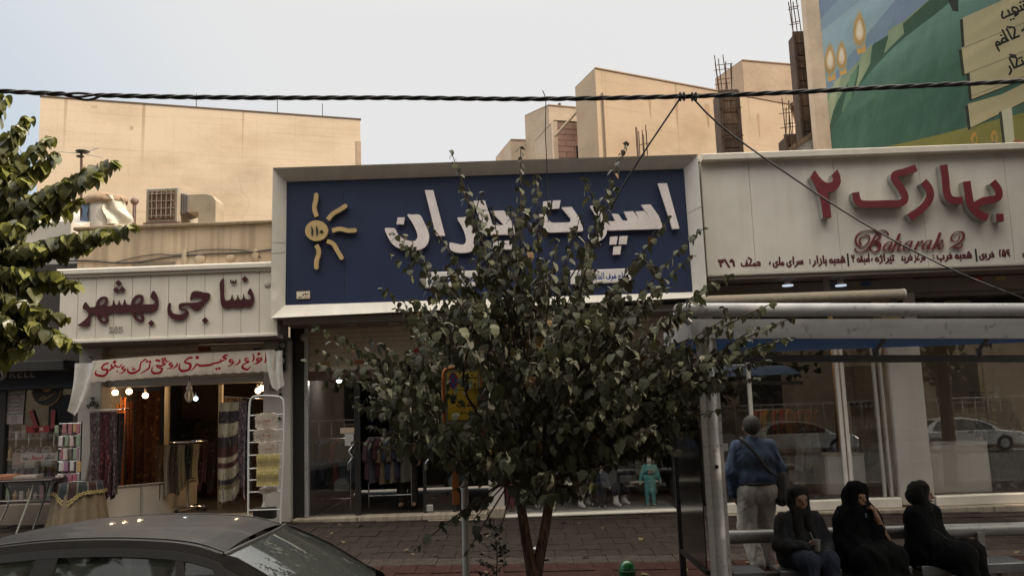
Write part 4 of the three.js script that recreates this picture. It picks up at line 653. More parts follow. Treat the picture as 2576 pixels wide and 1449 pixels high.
// ===== clothes shop with the white sign =====
const CS = thing('clothes_shop', 'wide shop with tall windows and white columns behind the bus shelter', 'shop building');
{
  const t = CS, X = (u, v) => P(u, v, -14).x;
  mesh('front_wall', bb(3.05, 10.5, 3.9, 5.72, -14.3, -14), m.whiteWall, t);
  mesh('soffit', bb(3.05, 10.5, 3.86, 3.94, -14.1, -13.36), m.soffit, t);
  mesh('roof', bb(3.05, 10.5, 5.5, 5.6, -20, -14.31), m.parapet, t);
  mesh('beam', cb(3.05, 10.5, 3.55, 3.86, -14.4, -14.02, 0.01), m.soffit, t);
  mesh('transom', cb(3.05, 10.5, 2.92, 3.05, -14.1, -13.98, 0.01), m.white, t);
  const cx = X(2292, 1100); mesh('column', cb(cx - 0.26, cx + 0.26, 0.3, 3.86, -14.4, -13.93, 0.015), m.whiteWall, t);
  mesh('corner_pier', cb(3.05, 3.2, 0.3, 3.86, -14.4, -13.94, 0.012), m.whiteWall, t);
  for (const u of [1888, 2112, 2125]) { const x = X(u, 1000); mesh('window_post', cb(x - 0.028, x + 0.028, 0.42, 2.95, -14.05, -13.97, 0.008), m.white, t); }
  for (const u of [2215, 2232]) { const x = X(u, 1100); mesh('window_post', cb(x - 0.018, x + 0.018, 0.42, 2.95, -14.05, -13.97, 0.006), m.greySide, t); }
  const gl = (a, b) => mesh('glass_pane', bb(a, b, 0.42, 2.93, -14.016, -14.008), m.glass, t);
  const xs = [3.2, X(1888, 1000) - 0.03]; gl(...xs); gl(X(1888, 1000) + 0.03, X(2112, 1000) - 0.03); gl(X(2125, 1000) + 0.03, cx - 0.27); gl(cx + 0.27, cx + 1.25); gl(cx + 1.257, 10.4);
  for (const [a, b] of [[3.2, cx - 0.27], [cx + 0.27, 10.4]]) gl2(a, b);
  function gl2(a, b) { mesh('upper_pane', bb(a, b, 3.05, 3.54, -14.02, -14.012), m.glassDim, t); mesh('window_base', cb(a, b, 0.27, 0.42, -14.1, -13.9, 0.012), m.white, t); }
  reseed(14); for (let i = 0; i < 7; i++) mesh('plinth_stone', cb(3.05 + i * 1.05 + 0.004, 3.05 + (i + 1) * 1.05 - 0.004, 0.12, 0.27, -14.1, -13.7 + rr(-0.006, 0.006), 0.012), m.stone, t);
  for (const [u, v] of [[1983, 720], [2117, 720], [2083, 761]]) { const q = P(u, v, -13.6), dl = mesh('downlight', rod([q.x, q.y, -13.6], [q.x, q.y + 0.02, -13.6], 0.085, 18), new THREE.MeshStandardMaterial({ color: 0x222222, emissive: new THREE.Color().setRGB(0.75, 0.85, 1), emissiveIntensity: 0.75 }), t); mesh('downlight_stem', rod([q.x, q.y + 0.02, -13.6], [q.x, 3.87, -13.6], 0.05), m.soffit, t); }
  const sh = mesh('shutter_box', bb(3.05, 10.4, 3.62, 3.84, -14.0, -13.9), m.soffit, t); for (const [u, v, c] of [[2100, 717, [0.1, 0.1, 0.16]], [2460, 690, [0.35, 0.05, 0.04]], [2520, 700, [0.4, 0.3, 0.08]], [2180, 714, [0.05, 0.1, 0.25]]]) { const q = P(u, v, -13.89); sticker(sh, q.x, Math.min(3.8, Math.max(3.66, q.y)), -13.897, 0.16, 0.07, c); }
  for (const [a, b] of [[2292, 2348], [2382, 2440]]) { const r = rc(a, 735, b, 790, -14.25); mesh('upper_panel', bb(r.x0, r.x1, 3.0, 3.5, -14.3, -14.2), M(0.5, 0.42, 0.33, 0.8, { tex: 'plaster', size: 1 }), t); }
  // interior
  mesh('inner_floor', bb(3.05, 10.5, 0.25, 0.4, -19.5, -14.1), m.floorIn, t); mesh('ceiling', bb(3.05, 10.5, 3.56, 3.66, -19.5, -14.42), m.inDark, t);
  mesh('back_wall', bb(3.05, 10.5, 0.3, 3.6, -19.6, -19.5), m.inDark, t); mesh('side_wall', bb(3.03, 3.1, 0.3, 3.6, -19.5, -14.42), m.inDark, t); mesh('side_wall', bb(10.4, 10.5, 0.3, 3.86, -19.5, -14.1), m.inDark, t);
}
{
  const t = thing('clothes_shop_sign', 'wide white panel sign with red raised Persian letters and Baharak 2 in script', 'shop sign'), z = -13.34;
  const y0 = 3.94, y1 = 5.78, x0 = 3.03, x1 = 10.2; reseed(6);
  mesh('sign_box', bb(x0, x1, y0, y1, -13.99, z - 0.04), m.whiteWall, t);
  const js = [3.03, P(2204, 560, z).x, P(2417, 560, z).x, P(2640, 560, z).x, 8.55, 10.2]; const us = [P(1895, 570, z).x, P(2110, 570, z).x, P(2328, 570, z).x, P(2546, 570, z).x];
  const xs = [x0, ...us, 9.4, x1]; for (let i = 0; i < xs.length - 1; i++) mesh('panel', cb(xs[i] + 0.002, xs[i + 1] - 0.002, y0 + 0.0, y1 - 0.06, z - 0.05, z + rr(-0.001, 0.001), 0.005), m.white, t);
  mesh('top_trim', cb(x0, x1, y1 - 0.06, y1 + 0.05, -13.98, z + 0.14, 0.012), m.whiteBoard, t);
  mesh('bottom_trim', cb(x0, x1, y0 - 0.03, y0, -13.9, z + 0.01, 0.006), m.greySide, t);
  const dp = 0.13, k = letterMaker(2350, 460, 4.155, z + dp + 0.03);
  const put = (s, dz = 0) => { const l = mesh('letter', plate(s, 0.014, z + 0.016 + dp + dz), m.red, t); mesh('letter_side', plate(s, dp, z + 0.015 + dz), m.greySide, l); };
  put(k.hard(160, 155, 210, 230, 245, 272, 280, 300, 315, 312, 345, 312, 378, 295, 382, 260, 370, 215, 435, 148, 470, 220, 480, 300, 465, 350, 430, 395, 390, 420, 315, 430, 335, 500, 345, 560, 365, 735, 265, 738, 240, 560, 220, 480, 190, 410, 150, 320, 105, 245));
  put(k.pen(86, 1400, 130, 1255, 180, 1140, 215, 1132, 250, 1165, 310, 1220, 390, 1262, 480, 1250, 535, 1190, 565, 1090, 566, 780, 572, 710, 560, 675, 510, 662, 428));
  put(k.pen(92, 1487, 295, 1550, 375, 1572, 460, 1530, 560, 1440, 650, 1318, 735));
  put(k.pen(88, 1733, 95, 1755, 250, 1775, 440, 1815, 510, 1880, 528, 1965, 524)); put(k.pen(90, 2015, 295, 2032, 420, 2060, 560, 2110, 650, 2190, 710, 2270, 735), 0.0015);
  put(k.pen(88, 2330, 300, 2395, 390, 2408, 460, 2385, 500, 2300, 520, 2200, 540, 2120, 590), 0.003);
  put(k.hard(2375, 690, 2460, 690, 2470, 780, 2378, 785));
  const b = letterMaker(2460, 660, 6.44, z + 0.03), bs = [[430, 360, 18, 395, 330, 28, 400, 250, 20, 470, 190, 14, 560, 190, 16, 580, 250, 18, 530, 350, 20, 450, 400, 16, 370, 390, 24, 320, 320, 34, 330, 210, 30, 420, 120, 16, 560, 95, 14, 700, 110, 22, 780, 190, 40, 770, 240, 34, 700, 280, 16, 660, 285, 12], [680, 290, 14, 760, 330, 36, 780, 400, 44, 740, 470, 34, 660, 500, 18, 600, 450, 16, 610, 370, 20, 670, 340, 16, 730, 360, 18, 740, 420, 22], [930, 220, 18, 925, 150, 22, 860, 95, 16, 760, 110, 14, 690, 190, 22, 620, 330, 40, 540, 440, 28, 430, 500, 16, 330, 490, 18, 300, 430, 30],
    [1150, 160, 46, 1080, 320, 42, 1010, 480, 40], [1030, 420, 12, 1100, 330, 18, 1160, 310, 30, 1150, 380, 34, 1110, 460, 26, 1180, 450, 12], [1490, 300, 14, 1500, 310, 26, 1430, 465, 36], [1460, 390, 10, 1520, 320, 14, 1580, 295, 26, 1570, 330, 24], [1915, 140, 46, 1850, 300, 42, 1770, 460, 40], [1800, 390, 12, 1880, 310, 16, 1950, 285, 24, 1955, 330, 22, 1890, 365, 14, 1850, 370, 12, 1890, 400, 30, 1900, 445, 28, 1950, 420, 14, 1985, 345, 12], [2280, 210, 12, 2250, 280, 14, 2180, 310, 16, 2120, 270, 24, 2150, 170, 20, 2250, 120, 16, 2340, 140, 34, 2360, 220, 38, 2280, 320, 28, 2150, 400, 18, 2080, 440, 16], [2080, 440, 14, 2150, 405, 26, 2240, 435, 34, 2310, 410, 24, 2335, 345, 12]];
  for (const [ox, oy] of [[0, 0], [378, -12], [738, -24]]) { bs.push([1000, 310, 14, 930, 320, 18, 850, 400, 30, 845, 470, 26, 900, 460, 14, 960, 390, 16, 1000, 310, 18].map((q, i) => i % 3 === 0 ? q + ox : i % 3 === 1 ? q + oy : q)); bs.push([1005, 310, 30, 960, 420, 34, 950, 475, 22, 1000, 465, 12].map((q, i) => i % 3 === 0 ? q + ox : i % 3 === 1 ? q + oy : q)); }
  bs.forEach((s, i) => mesh('script_letter', plate(b.pens(...s), 0.02, z + 0.012 + i * 0.0007), m.redDim, t));
  // address line, printed on a strip of the panel's own white
  const r = rc(1795, 640, 2640, 672, z); const aw = 5.05, ah = 0.26, ax0 = 3.1;
  const s0 = P(1795, 662, z), s1 = P(2576, 634, z);
  mesh('address_line', sheet(aw, ah, ax0 + aw / 2, s0.y - 0.015, z + 0.004), picMat(2048, 106, (g, W, H) => {
    g.clearRect(0, 0, W, H); const sc = W / aw, col = '#561a22';
    const put2 = (s, u, fit, c = col) => { const x = (P(u, 655, z).x - ax0) * sc; persian(g, s, x, 70, 58, 11, c, 0, fit && fit * 0.00519 * 1.0 * sc * 1.17); };
    put2('sh', 2600, 0); put2('#156', 2545, 36); put2('gh-r-b-y', 2505, 44); put2('|', 2460, 0, '#1c1717');
    put2('sh-ai-b-e gh-r-b :', 2448, 104); put2('m-r-k-z kh-r-y-d', 2330, 66); put2('t-y-r-a-zh-e ,', 2252, 62); put2('ta-b-q-e #2', 2190, 50); put2('|', 2136, 0, '#1c1717');
    put2('sh-ai-b-e b-a-z-a-r :', 2128, 96); put2('s-r-a-y m-l-y ,', 2022, 90); put2('h-m-k-f', 1914, 56); put2('#3/9', 1850, 48);
  }, 0.6, { transparent: true }), t, true);
}
{ // rolled awning under the white sign
  const t = thing('rolled_awning', 'rolled beige awning tube under the white sign above the shelter roof', 'awning'); const a = P(1790, 758, -13.15), b = P(2272, 741, -13.15);
  mesh('fabric_roll', rod([a.x - 0.2, a.y, -13.15], [b.x, b.y, -13.15], 0.085, 18), M(0.36, 0.3, 0.22, 0.85, { tex: 'cloth', size: 0.7 }), t); mesh('end_cap', rod([b.x, b.y, -13.15], [b.x + 0.03, b.y, -13.15], 0.09, 18), m.greySide, t);
  mesh('bracket', [bb(b.x - 0.2, b.x - 0.12, b.y - 0.14, b.y - 0.06, -13.9, -13.1), bb(b.x - 0.02, b.x + 0.02, 2.95, b.y, -13.95, -13.2)], m.darkFrame, t);
}
// ===== cosmetics shop at the left edge =====
{
  const t = thing('cosmetics_shop', 'narrow cosmetics shop at the left with a dark blue sign and glass window', 'shop building'), x0 = -12.5, x1 = -6.95, X = (u, v) => P(u, v, -14).x;
  mesh('front_wall', bb(x0, x1, 3.0, 4.6, -14.3, -14.0), M(0.05, 0.04, 0.035, 0.7, { tex: 'plaster', size: 2 }), t);
  mesh('upper_wall', bb(x0, x1, 4.6, 5.0, -15.5, -14.1), m.whiteWall, t); mesh('stair_tower', plate(shp([[0, 0], [1.7, 0], [1.7, 1.05], [0.35, 0.45], [0, 0.45]]), 2.2, 0).rotateY(PI / 2).translate(-9.5, 4.9, -14.2), m.whiteWall, t);
  mesh('roof', bb(x0, x1, 4.9, 4.98, -19, -15.5), m.parapet, t);
  mesh('canopy', cb(x0, -6.98, 2.84, 3.0, -14, -13.5, 0.01), m.dark, t);
  const sg = mesh('sign_board', cb(x0, -7.02, 2.58, 2.95, -13.95, -13.85, 0.008), M(0.012, 0.014, 0.03, 0.4), t);
  mesh('sign_print', sheet(1.7, 0.3, -7.9, 2.78, -13.845), picMat(680, 120, (g, W, H) => { g.fillStyle = '#191b28'; g.fillRect(0, 0, W, H); g.fillStyle = '#8d8a8c'; g.font = 'bold 76px sans-serif'; g.fillText('O', 215, 66); g.beginPath(); g.arc(240, 40, 34, 0, 7); g.lineWidth = 12; g.strokeStyle = '#8d8a8c'; g.stroke(); g.fillText('KELL', 290, 66); g.font = '15px sans-serif'; g.fillStyle = '#57543a'; g.fillText('perfume and cosmetics', 190, 96); }), sg, true);
  mesh('door_post', cb(-7.03, -6.93, 0.45, 2.6, -14.05, -13.93, 0.01), M(0.05, 0.03, 0.028, 0.5), t);
  mesh('window_post', cb(X(10, 1100) - 0.1, X(10, 1100) + 0.02, 0.45, 2.58, -14.05, -13.95, 0.01), m.darkFrame, t);
  mesh('glass_pane', bb(X(10, 1100), -7.03, 0.8, 2.58, -14.02, -14.012), m.glass, t); mesh('window_base', cb(x0, -7.03, 0.4, 0.8, -14.1, -13.93, 0.01), M(0.22, 0.17, 0.13, 0.7, { tex: 'panel', size: 1 }), t);
  mesh('inner_floor', bb(x0, x1, 0.3, 0.5, -18, -14.1), m.floorIn, t); mesh('back_wall', bb(x0, x1, 0.4, 3.0, -17.1, -17), m.inDark, t); mesh('ceiling', bb(x0, x1, 2.95, 3.0, -17, -14.3), m.inDark, t); mesh('side_wall', bb(x0, x0 + 0.1, 0.3, 5, -18, -14.3), m.inDark, t);
}
// ---------- roof things over the fabric shop ----------
{
  const a = rc(365, 472, 447, 560, -15.2), t = thing('air_cooler', 'weathered evaporative cooler box on the roof behind the stained parapet', 'air cooler', null, V(a.x, a.y0, -15.2));
  const galv = M(0.36, 0.33, 0.28, 0.7, { tex: 'dirty', size: 0.9 });
  mesh('housing', cbox(a.w, a.h, 0.8, 0, a.h / 2, -0.4, 0.02), galv, t); mesh('base_tray', cbox(a.w + 0.06, 0.07, 0.86, 0, -0.03, -0.4, 0.01), m.rust, t);
  const pd = mesh('pad_panel', cbox(a.w - 0.12, a.h - 0.12, 0.03, 0, a.h / 2, 0.01, 0.01), M(0.19, 0.11, 0.075, 0.95, { tex: 'bark', size: 0.3, bump: 0.02 }), t);
  for (let i = 0; i < 5; i++) mesh('pad_bar', box(0.012, a.h - 0.16, 0.02, -a.w / 2 + 0.12 + i * (a.w - 0.24) / 4, a.h / 2, 0.03), galv, pd);
  for (let j = 0; j < 4; j++) mesh('pad_bar', box(a.w - 0.14, 0.012, 0.02, 0, 0.12 + j * (a.h - 0.24) / 3, 0.032), galv, pd);
  const dx = a.w / 2, e = P(535, 500, -15.2).x - a.x;
  const sh = shp([[0.14, a.h * 0.32], [0.14, a.h * 0.82], [e - 0.16, a.h * 0.82], [e - 0.06, a.h * 0.76], [e, a.h * 0.62], [e, -0.1], [e - 0.3, -0.1], [e - 0.3, a.h * 0.32]].map(([x, y]) => [x + (x < 0.2 ? dx - 0.08 : 0), y]));
  mesh('air_duct', new THREE.ExtrudeGeometry(sh, { depth: 0.42, bevelEnabled: true, bevelSize: 0.012, bevelThickness: 0.012, bevelSegments: 1 }).translate(0, 0, -0.55), M(0.36, 0.3, 0.22, 0.8, { tex: 'plaster', size: 0.7 }), t);
  mesh('canvas_sleeve', [0, 1, 2].map((i) => cbox(0.05, a.h * (0.6 - i * 0.04), 0.48, dx + 0.03 + i * 0.045, a.h * 0.56, -0.34, 0.015)), M(0.14, 0.12, 0.11, 0.95), t);
}
{
  const p = P(203, 580, -15), q = P(203, 385, -15), t = thing('roof_aerial', 'thin roof aerial mast with a flat round head beside the wrapped bundle', 'aerial', null, V(p.x, p.y, p.z)), h = q.y - p.y;
  mesh('mast', rod([0, -0.1, 0], [q.x - p.x, h, 0], 0.022), m.rust, t); const x = q.x - p.x;
  mesh('aerial_head', [ball(0.12, x + 0.02, h + 0.03, 0, 1, 0.16, 1), ball(0.07, x - 0.02, h - 0.06, 0, 1, 0.3, 1)], m.dark, t);
  for (const s of [-1, 1]) { mesh('aerial_arm', [rod([x, h, 0], [x + s * 0.36, h + 0.03 + s * 0.02, 0.1], 0.008, 5), rod([x, h, 0], [x + s * 0.3, h + 0.01 - s * 0.06, -0.15], 0.008, 5)], m.greySide, t); }
  mesh('guy_wire', rod([x, h * 0.7, 0], [x - 0.55, h * 0.15, 0.2], 0.006, 4), m.wire, t);
}
{
  const p = P(255, 572, -15.1), t = thing('covered_tank', 'white drum half wrapped in torn sacking on the roof beside the aerial', 'tank', null, V(p.x, p.y - 0.05, p.z)); reseed(19);
  mesh('drum', lathe([[0, 0], [0.24, 0], [0.26, 0.03], [0.25, 0.5], [0.22, 0.55], [0, 0.56]], 0, 0, 0), m.whiteWall, t);
  const g = new THREE.SphereGeometry(0.34, 22, 12); const ps = g.attributes.position; for (let i = 0; i < ps.count; i++) { const x = ps.getX(i), y = ps.getY(i), z = ps.getZ(i), k = 0.75 + 0.5 * vnoise((x + 1) / 2, (y + z + 2) / 4, 8, 8, 5); ps.setXYZ(i, x * k * 1.0, Math.max(-0.08, y) * k * 0.45 + 0.12 * x, z * k * 0.9); } g.computeVertexNormals();
  mesh('sacking', g.translate(0.02, 0.5, -0.02), M(0.36, 0.27, 0.19, 0.95, { tex: 'dirty', size: 0.5 }), t);
  mesh('sacking_flap', quadSheet(V(0.18, 0.06, 0.2), V(0.62, 0.08, 0.1), V(0.36, 0.55, 0.1), V(0.1, 0.6, 0.25), 8, 8, (s, v) => V(0.03 * Math.sin(v * 9), 0, 0.05 * Math.sin(s * 8 + v * 5))), M(0.72, 0.66, 0.55, 0.95, { tex: 'cloth', size: 0.5 }), t);
  mesh('blue_sheet', quadSheet(V(-0.3, 0, 0.16), V(-0.12, 0, 0.27), V(-0.14, 0.45, 0.25), V(-0.32, 0.5, 0.1), 4, 6, (s, v) => V(0, 0, 0.03 * Math.sin(v * 8 + s * 4))), M(0.08, 0.11, 0.17, 0.8), t);
  mesh('post_knob', [rod([0.52, 0.0, -0.1], [0.52, 0.5, -0.1], 0.03), ball(0.07, 0.52, 0.53, -0.1)], M(0.2, 0.13, 0.11, 0.8), t);
}
// cables along the stained parapet
{
  const z = -13.93, pt = (l) => l.map(([u, v]) => { const p = P(u, v, z); return [p.x, p.y, z]; });
  tag(mesh('parapet_cable', tube(pt([[160, 657], [220, 656], [300, 662], [345, 660], [420, 648], [520, 640], [620, 636], [684, 628]]), 0.012, 6, 40), m.wire), 'black cable clipped along the stained parapet above the white boarded sign', 'cable');
  tag(mesh('parapet_cable', tube(pt([[290, 660], [330, 650], [395, 640], [440, 642], [500, 630], [560, 628], [620, 632], [655, 648]]), 0.008, 5, 40), m.wire), 'thinner sagging wire looping above the clipped cable on the parapet', 'cable');
}
// ---------- overhead wires ----------
{
  const L = [[-140, 219], [0, 229], [180, 237], [400, 243], [700, 246], [1000, 246], [1300, 249], [1500, 247], [1735, 242], [1950, 234], [2200, 221], [2420, 211], [2576, 203], [2720, 196]].map(([u, v]) => P(u, v, -7));
  const c = new THREE.CatmullRomCurve3(L), t = thing('twisted_cable', 'thick black twisted cable stretched across the street above the signs', 'cable'), N = 700;
  for (let s = 0; s < 3; s++) { const pts = []; for (let i = 0; i <= N; i++) { const u = i / N, p = c.getPointAt(u), a = u * 2 * PI * 21 + s * 2 * PI / 3, k = (u > 0.105 && u < 0.14 && s < 2) ? (0.035 - s * 0.02) * Math.sin((u - 0.105) / 0.035 * PI) : 0; pts.push(V(p.x, p.y + 0.011 * Math.sin(a) - k, p.z + 0.011 * Math.cos(a))); } mesh('strand', new THREE.TubeGeometry(new THREE.CatmullRomCurve3(pts), N, 0.0108, 6), m.wire, t); }
  const w = (name, label, l, r) => tag(mesh(name, tube(l.map(([u, v, z]) => P(u, v, z)), r, 5, 24), m.wire), label, 'wire');
  const tie = (u) => { const p = P(u, 243, -7); return [0, 1].map((i) => new THREE.TorusGeometry(0.034, 0.007, 6, 14).rotateY(PI / 2).translate(p.x + i * 0.03, p.y, p.z)); };
  w('stay_wire', 'thin wire slanting down from the cable to the left, behind the tree shoots', [[1712, 247, -7], [1600, 415, -7.5], [1500, 590, -8.5], [1380, 790, -10], [1290, 930, -12]], 0.008);
  w('stay_wire', 'thin wire slanting down from the cable to the right across the white sign', [[1742, 245, -7], [1800, 305, -7], [2000, 450, -7], [2200, 577, -7.1], [2400, 680, -7.2], [2580, 752, -7.3], [2700, 790, -7.4]], 0.008);
  for (const u of [1712, 1742]) mesh('wire_tie', tie(u), m.wire, t);
  w('dangling_wire', 'loose thin wire hanging from the cable in front of the pink stone house', [[1365, 228, -7], [1372, 245, -7.05], [1372, 330, -7.05], [1376, 420, -7.05], [1379, 560, -7.05]], 0.004);
}
// ---------- bus shelter ----------
{
  const t = thing('bus_shelter', 'grey steel bus shelter with tube gutter, fascia beam, glass back and bench', 'bus shelter');
  const zA = -7.9, zB = -9.5;                                                 // front beam, rear beam
  const fx = (u, v, z) => P(u, v, z).x;
  // right end lies farther off, as the picture's falling lines show
  const lineBox = (name, ua, va0, va1, za, ub, vb0, vb1, zb, depth, mat) => { const a0 = P(ua, va1, za), a1 = P(ua, va0, za), b0 = P(ub, vb1, zb), b1 = P(ub, vb0, zb), bk = V(0, 0, -depth); const pos = [], f = (p, q, r, s) => pos.push(p, q, r, p, r, s), A0 = a0.clone().add(bk), A1 = a1.clone().add(bk), B0 = b0.clone().add(bk), B1 = b1.clone().add(bk); f(a0, b0, b1, a1); f(A1, B1, B0, A0); f(a1, b1, B1, A1); f(A0, B0, b0, a0); f(A0, a0, a1, A1); f(b0, B0, B1, b1); const g = new THREE.BufferGeometry().setFromPoints(pos); g.computeVertexNormals(); return mesh(name, g, mat, t); };
  const gA = P(1712, 780, -7.75), gB = P(2700, 779, -8.35);
  mesh('gutter_tube', [rod(gA, gB, 0.062, 20), ball(0.062, gA.x, gA.y, gA.z)], m.greyPaint, t);
  lineBox('fascia_beam', 1742, 803, 851, zA, 2700, 801, 851, -8.5, 0.09, m.greyPaint);
  for (const u of [2010, 2262]) { const a = P(u, 804, -8.1), b = P(u + 3, 850, -8.1); mesh('beam_joint', rod(V(a.x, a.y, -7.9 - (u - 1742) / 958 * 0.6 + 0.003), V(b.x, b.y, -7.9 - (u - 1742) / 958 * 0.6 + 0.003), 0.003, 4), m.greySide, t); for (const k of [0.2, 0.8]) mesh('bolt', ball(0.009, a.x + 0.03, a.y + (b.y - a.y) * k, -7.9 - (u - 1742) / 958 * 0.6 + 0.004, 1, 1, 0.5), m.greySide, t); }
  // end arm that carries gutter and roof
  const ea = P(1742, 806, zA), eb = P(1640, 800, -9.3); mesh('end_arm', [rod(P(1700, 785, -7.8), P(1735, 812, zA), 0.03), box(0.06, 0.16, 1.5, ea.x + 0.02, ea.y - 0.07, -8.65)], m.greyPaint, t);
  // blue curved roof between the beams
  const r0 = P(1760, 850, zA - 0.1), r1 = P(2700, 850, -8.6), r2 = P(2700, 900, zB), r3 = P(1850, 902, zB);
  mesh('roof_sheet', quadSheet(V(r0.x - 0.02, r0.y + 0.03, r0.z), V(r1.x, r0.y + 0.03, r1.z), V(r2.x, r3.y + 0.06, r2.z), V(r0.x - 0.02, r3.y + 0.06, zB), 6, 10, (s, v) => V(0, 0.16 * Math.sin(v * PI), 0)), M(0.03, 0.065, 0.15, 0.7, { transmission: 0.25, thickness: 0 }), t);
  lineBox('rear_beam', 1800, 893, 911, zB, 2700, 893, 911, zB, 0.08, M(0.13, 0.12, 0.11, 0.5));
  for (const u of [2200, 2460]) { const p = P(u, 893, zB), q = P(u + 70, 855, -8.5); mesh('roof_bracket', [tube([[p.x, p.y + 0.02, p.z], [(p.x + q.x) / 2, (p.y + q.y) / 2 + 0.1, (p.z + q.z) / 2], [q.x, q.y + 0.05, q.z]], 0.022, 6), rod([p.x, p.y - 0.02, p.z + 0.05], [p.x, p.y + 0.07, p.z + 0.05], 0.035)], M(0.16, 0.15, 0.14, 0.5), t); }
  // corner post: round column with a channel beside it
  const pt = P(1774, 850, -8.05), g0 = G(pt.x, -8.05); mesh('corner_post', [rod([pt.x, g0, -8.05], [pt.x, pt.y + 0.02, -8.05], 0.075, 20), box(0.05, pt.y - g0, 0.03, pt.x - 0.07, (pt.y + g0) / 2, -8.0), box(0.04, pt.y - g0, 0.03, pt.x + 0.072, (pt.y + g0) / 2, -8.02)], m.alu, t);
  mesh('bolt_hole', rod([pt.x + 0.012, P(1800, 1174, -8).y, -7.977], [pt.x + 0.012, P(1800, 1174, -8).y, -7.96], 0.018), m.dark, t);
  // dark end panel of glass running back from the post
  mesh('end_glass', bb(pt.x - 0.1, pt.x - 0.09, 0.5, 2.1, -9.35, -8.15), M(0.035, 0.035, 0.037, 0.1, { transmission: 0.6, thickness: 0 }), t); mesh('end_frame', [bb(pt.x - 0.12, pt.x - 0.06, g0, 2.5, -9.42, -9.36), bb(pt.x - 0.115, pt.x - 0.075, 2.1, 2.14, -9.36, -8.12), bb(pt.x - 0.115, pt.x - 0.075, 0.46, 0.5, -9.36, -8.12)], m.darkFrame, t);
  // rear glass in two panes
  const bx = fx(1858, 1200, zB), gy = P(2000, 1345, zB).y + 0.02, gt = P(2000, 911, zB).y;
  mesh('back_glass', bb(bx, fx(2170, 1200, zB), gy + 0.1, gt, zB, zB + 0.008), m.glassClear, t); mesh('back_glass', bb(fx(2172, 1200, zB) + 0.01, fx(2700, 1200, zB), gy + 0.1, gt, zB, zB + 0.008), m.glassClear, t);
  // bench: back rail, uprights and seat plates
  const ra = P(1815, 1352, -9.3), rb = P(2720, 1326, -9.3); mesh('back_rail', rod(ra, rb, 0.068, 18), m.steel, t);
  for (const u of [1826, 2100, 2468, 2700]) { const q = P(u, 1380, -9.25); mesh('rail_upright', bb(q.x - 0.035, q.x + 0.035, G(q.x, -9.2), ra.y - 0.03, -9.28, -9.2), m.steel, t); }
  const seat = M(0.26, 0.27, 0.29, 0.35, { tex: 'metal', size: 0.8, metalness: 0.6 });
  for (const [u0, u1] of [[1826, 1905], [1940, 2090], [2140, 2260], [2285, 2420], [2445, 2548]]) { const a = P(u0, 1400, -9.0), b = P(u1, 1395, -9.0), y = 0.36; const s = mesh('seat_plate', [cb(a.x, b.x, y - 0.03, y, -9.1, -8.72, 0.008), cb(a.x, b.x, y - 0.09, y - 0.0, -8.722, -8.7, 0.004)], seat, t); mesh('seat_bracket', bb((a.x + b.x) / 2 - 0.03, (a.x + b.x) / 2 + 0.03, y - 0.14, y - 0.031, -9.2, -8.8), m.steel, s); }
  const bm = P(2300, 1440, -9); mesh('bench_beam', bb(ra.x, rb.x, 0.2, 0.28, -9.18, -9.06), m.steel, t);
}
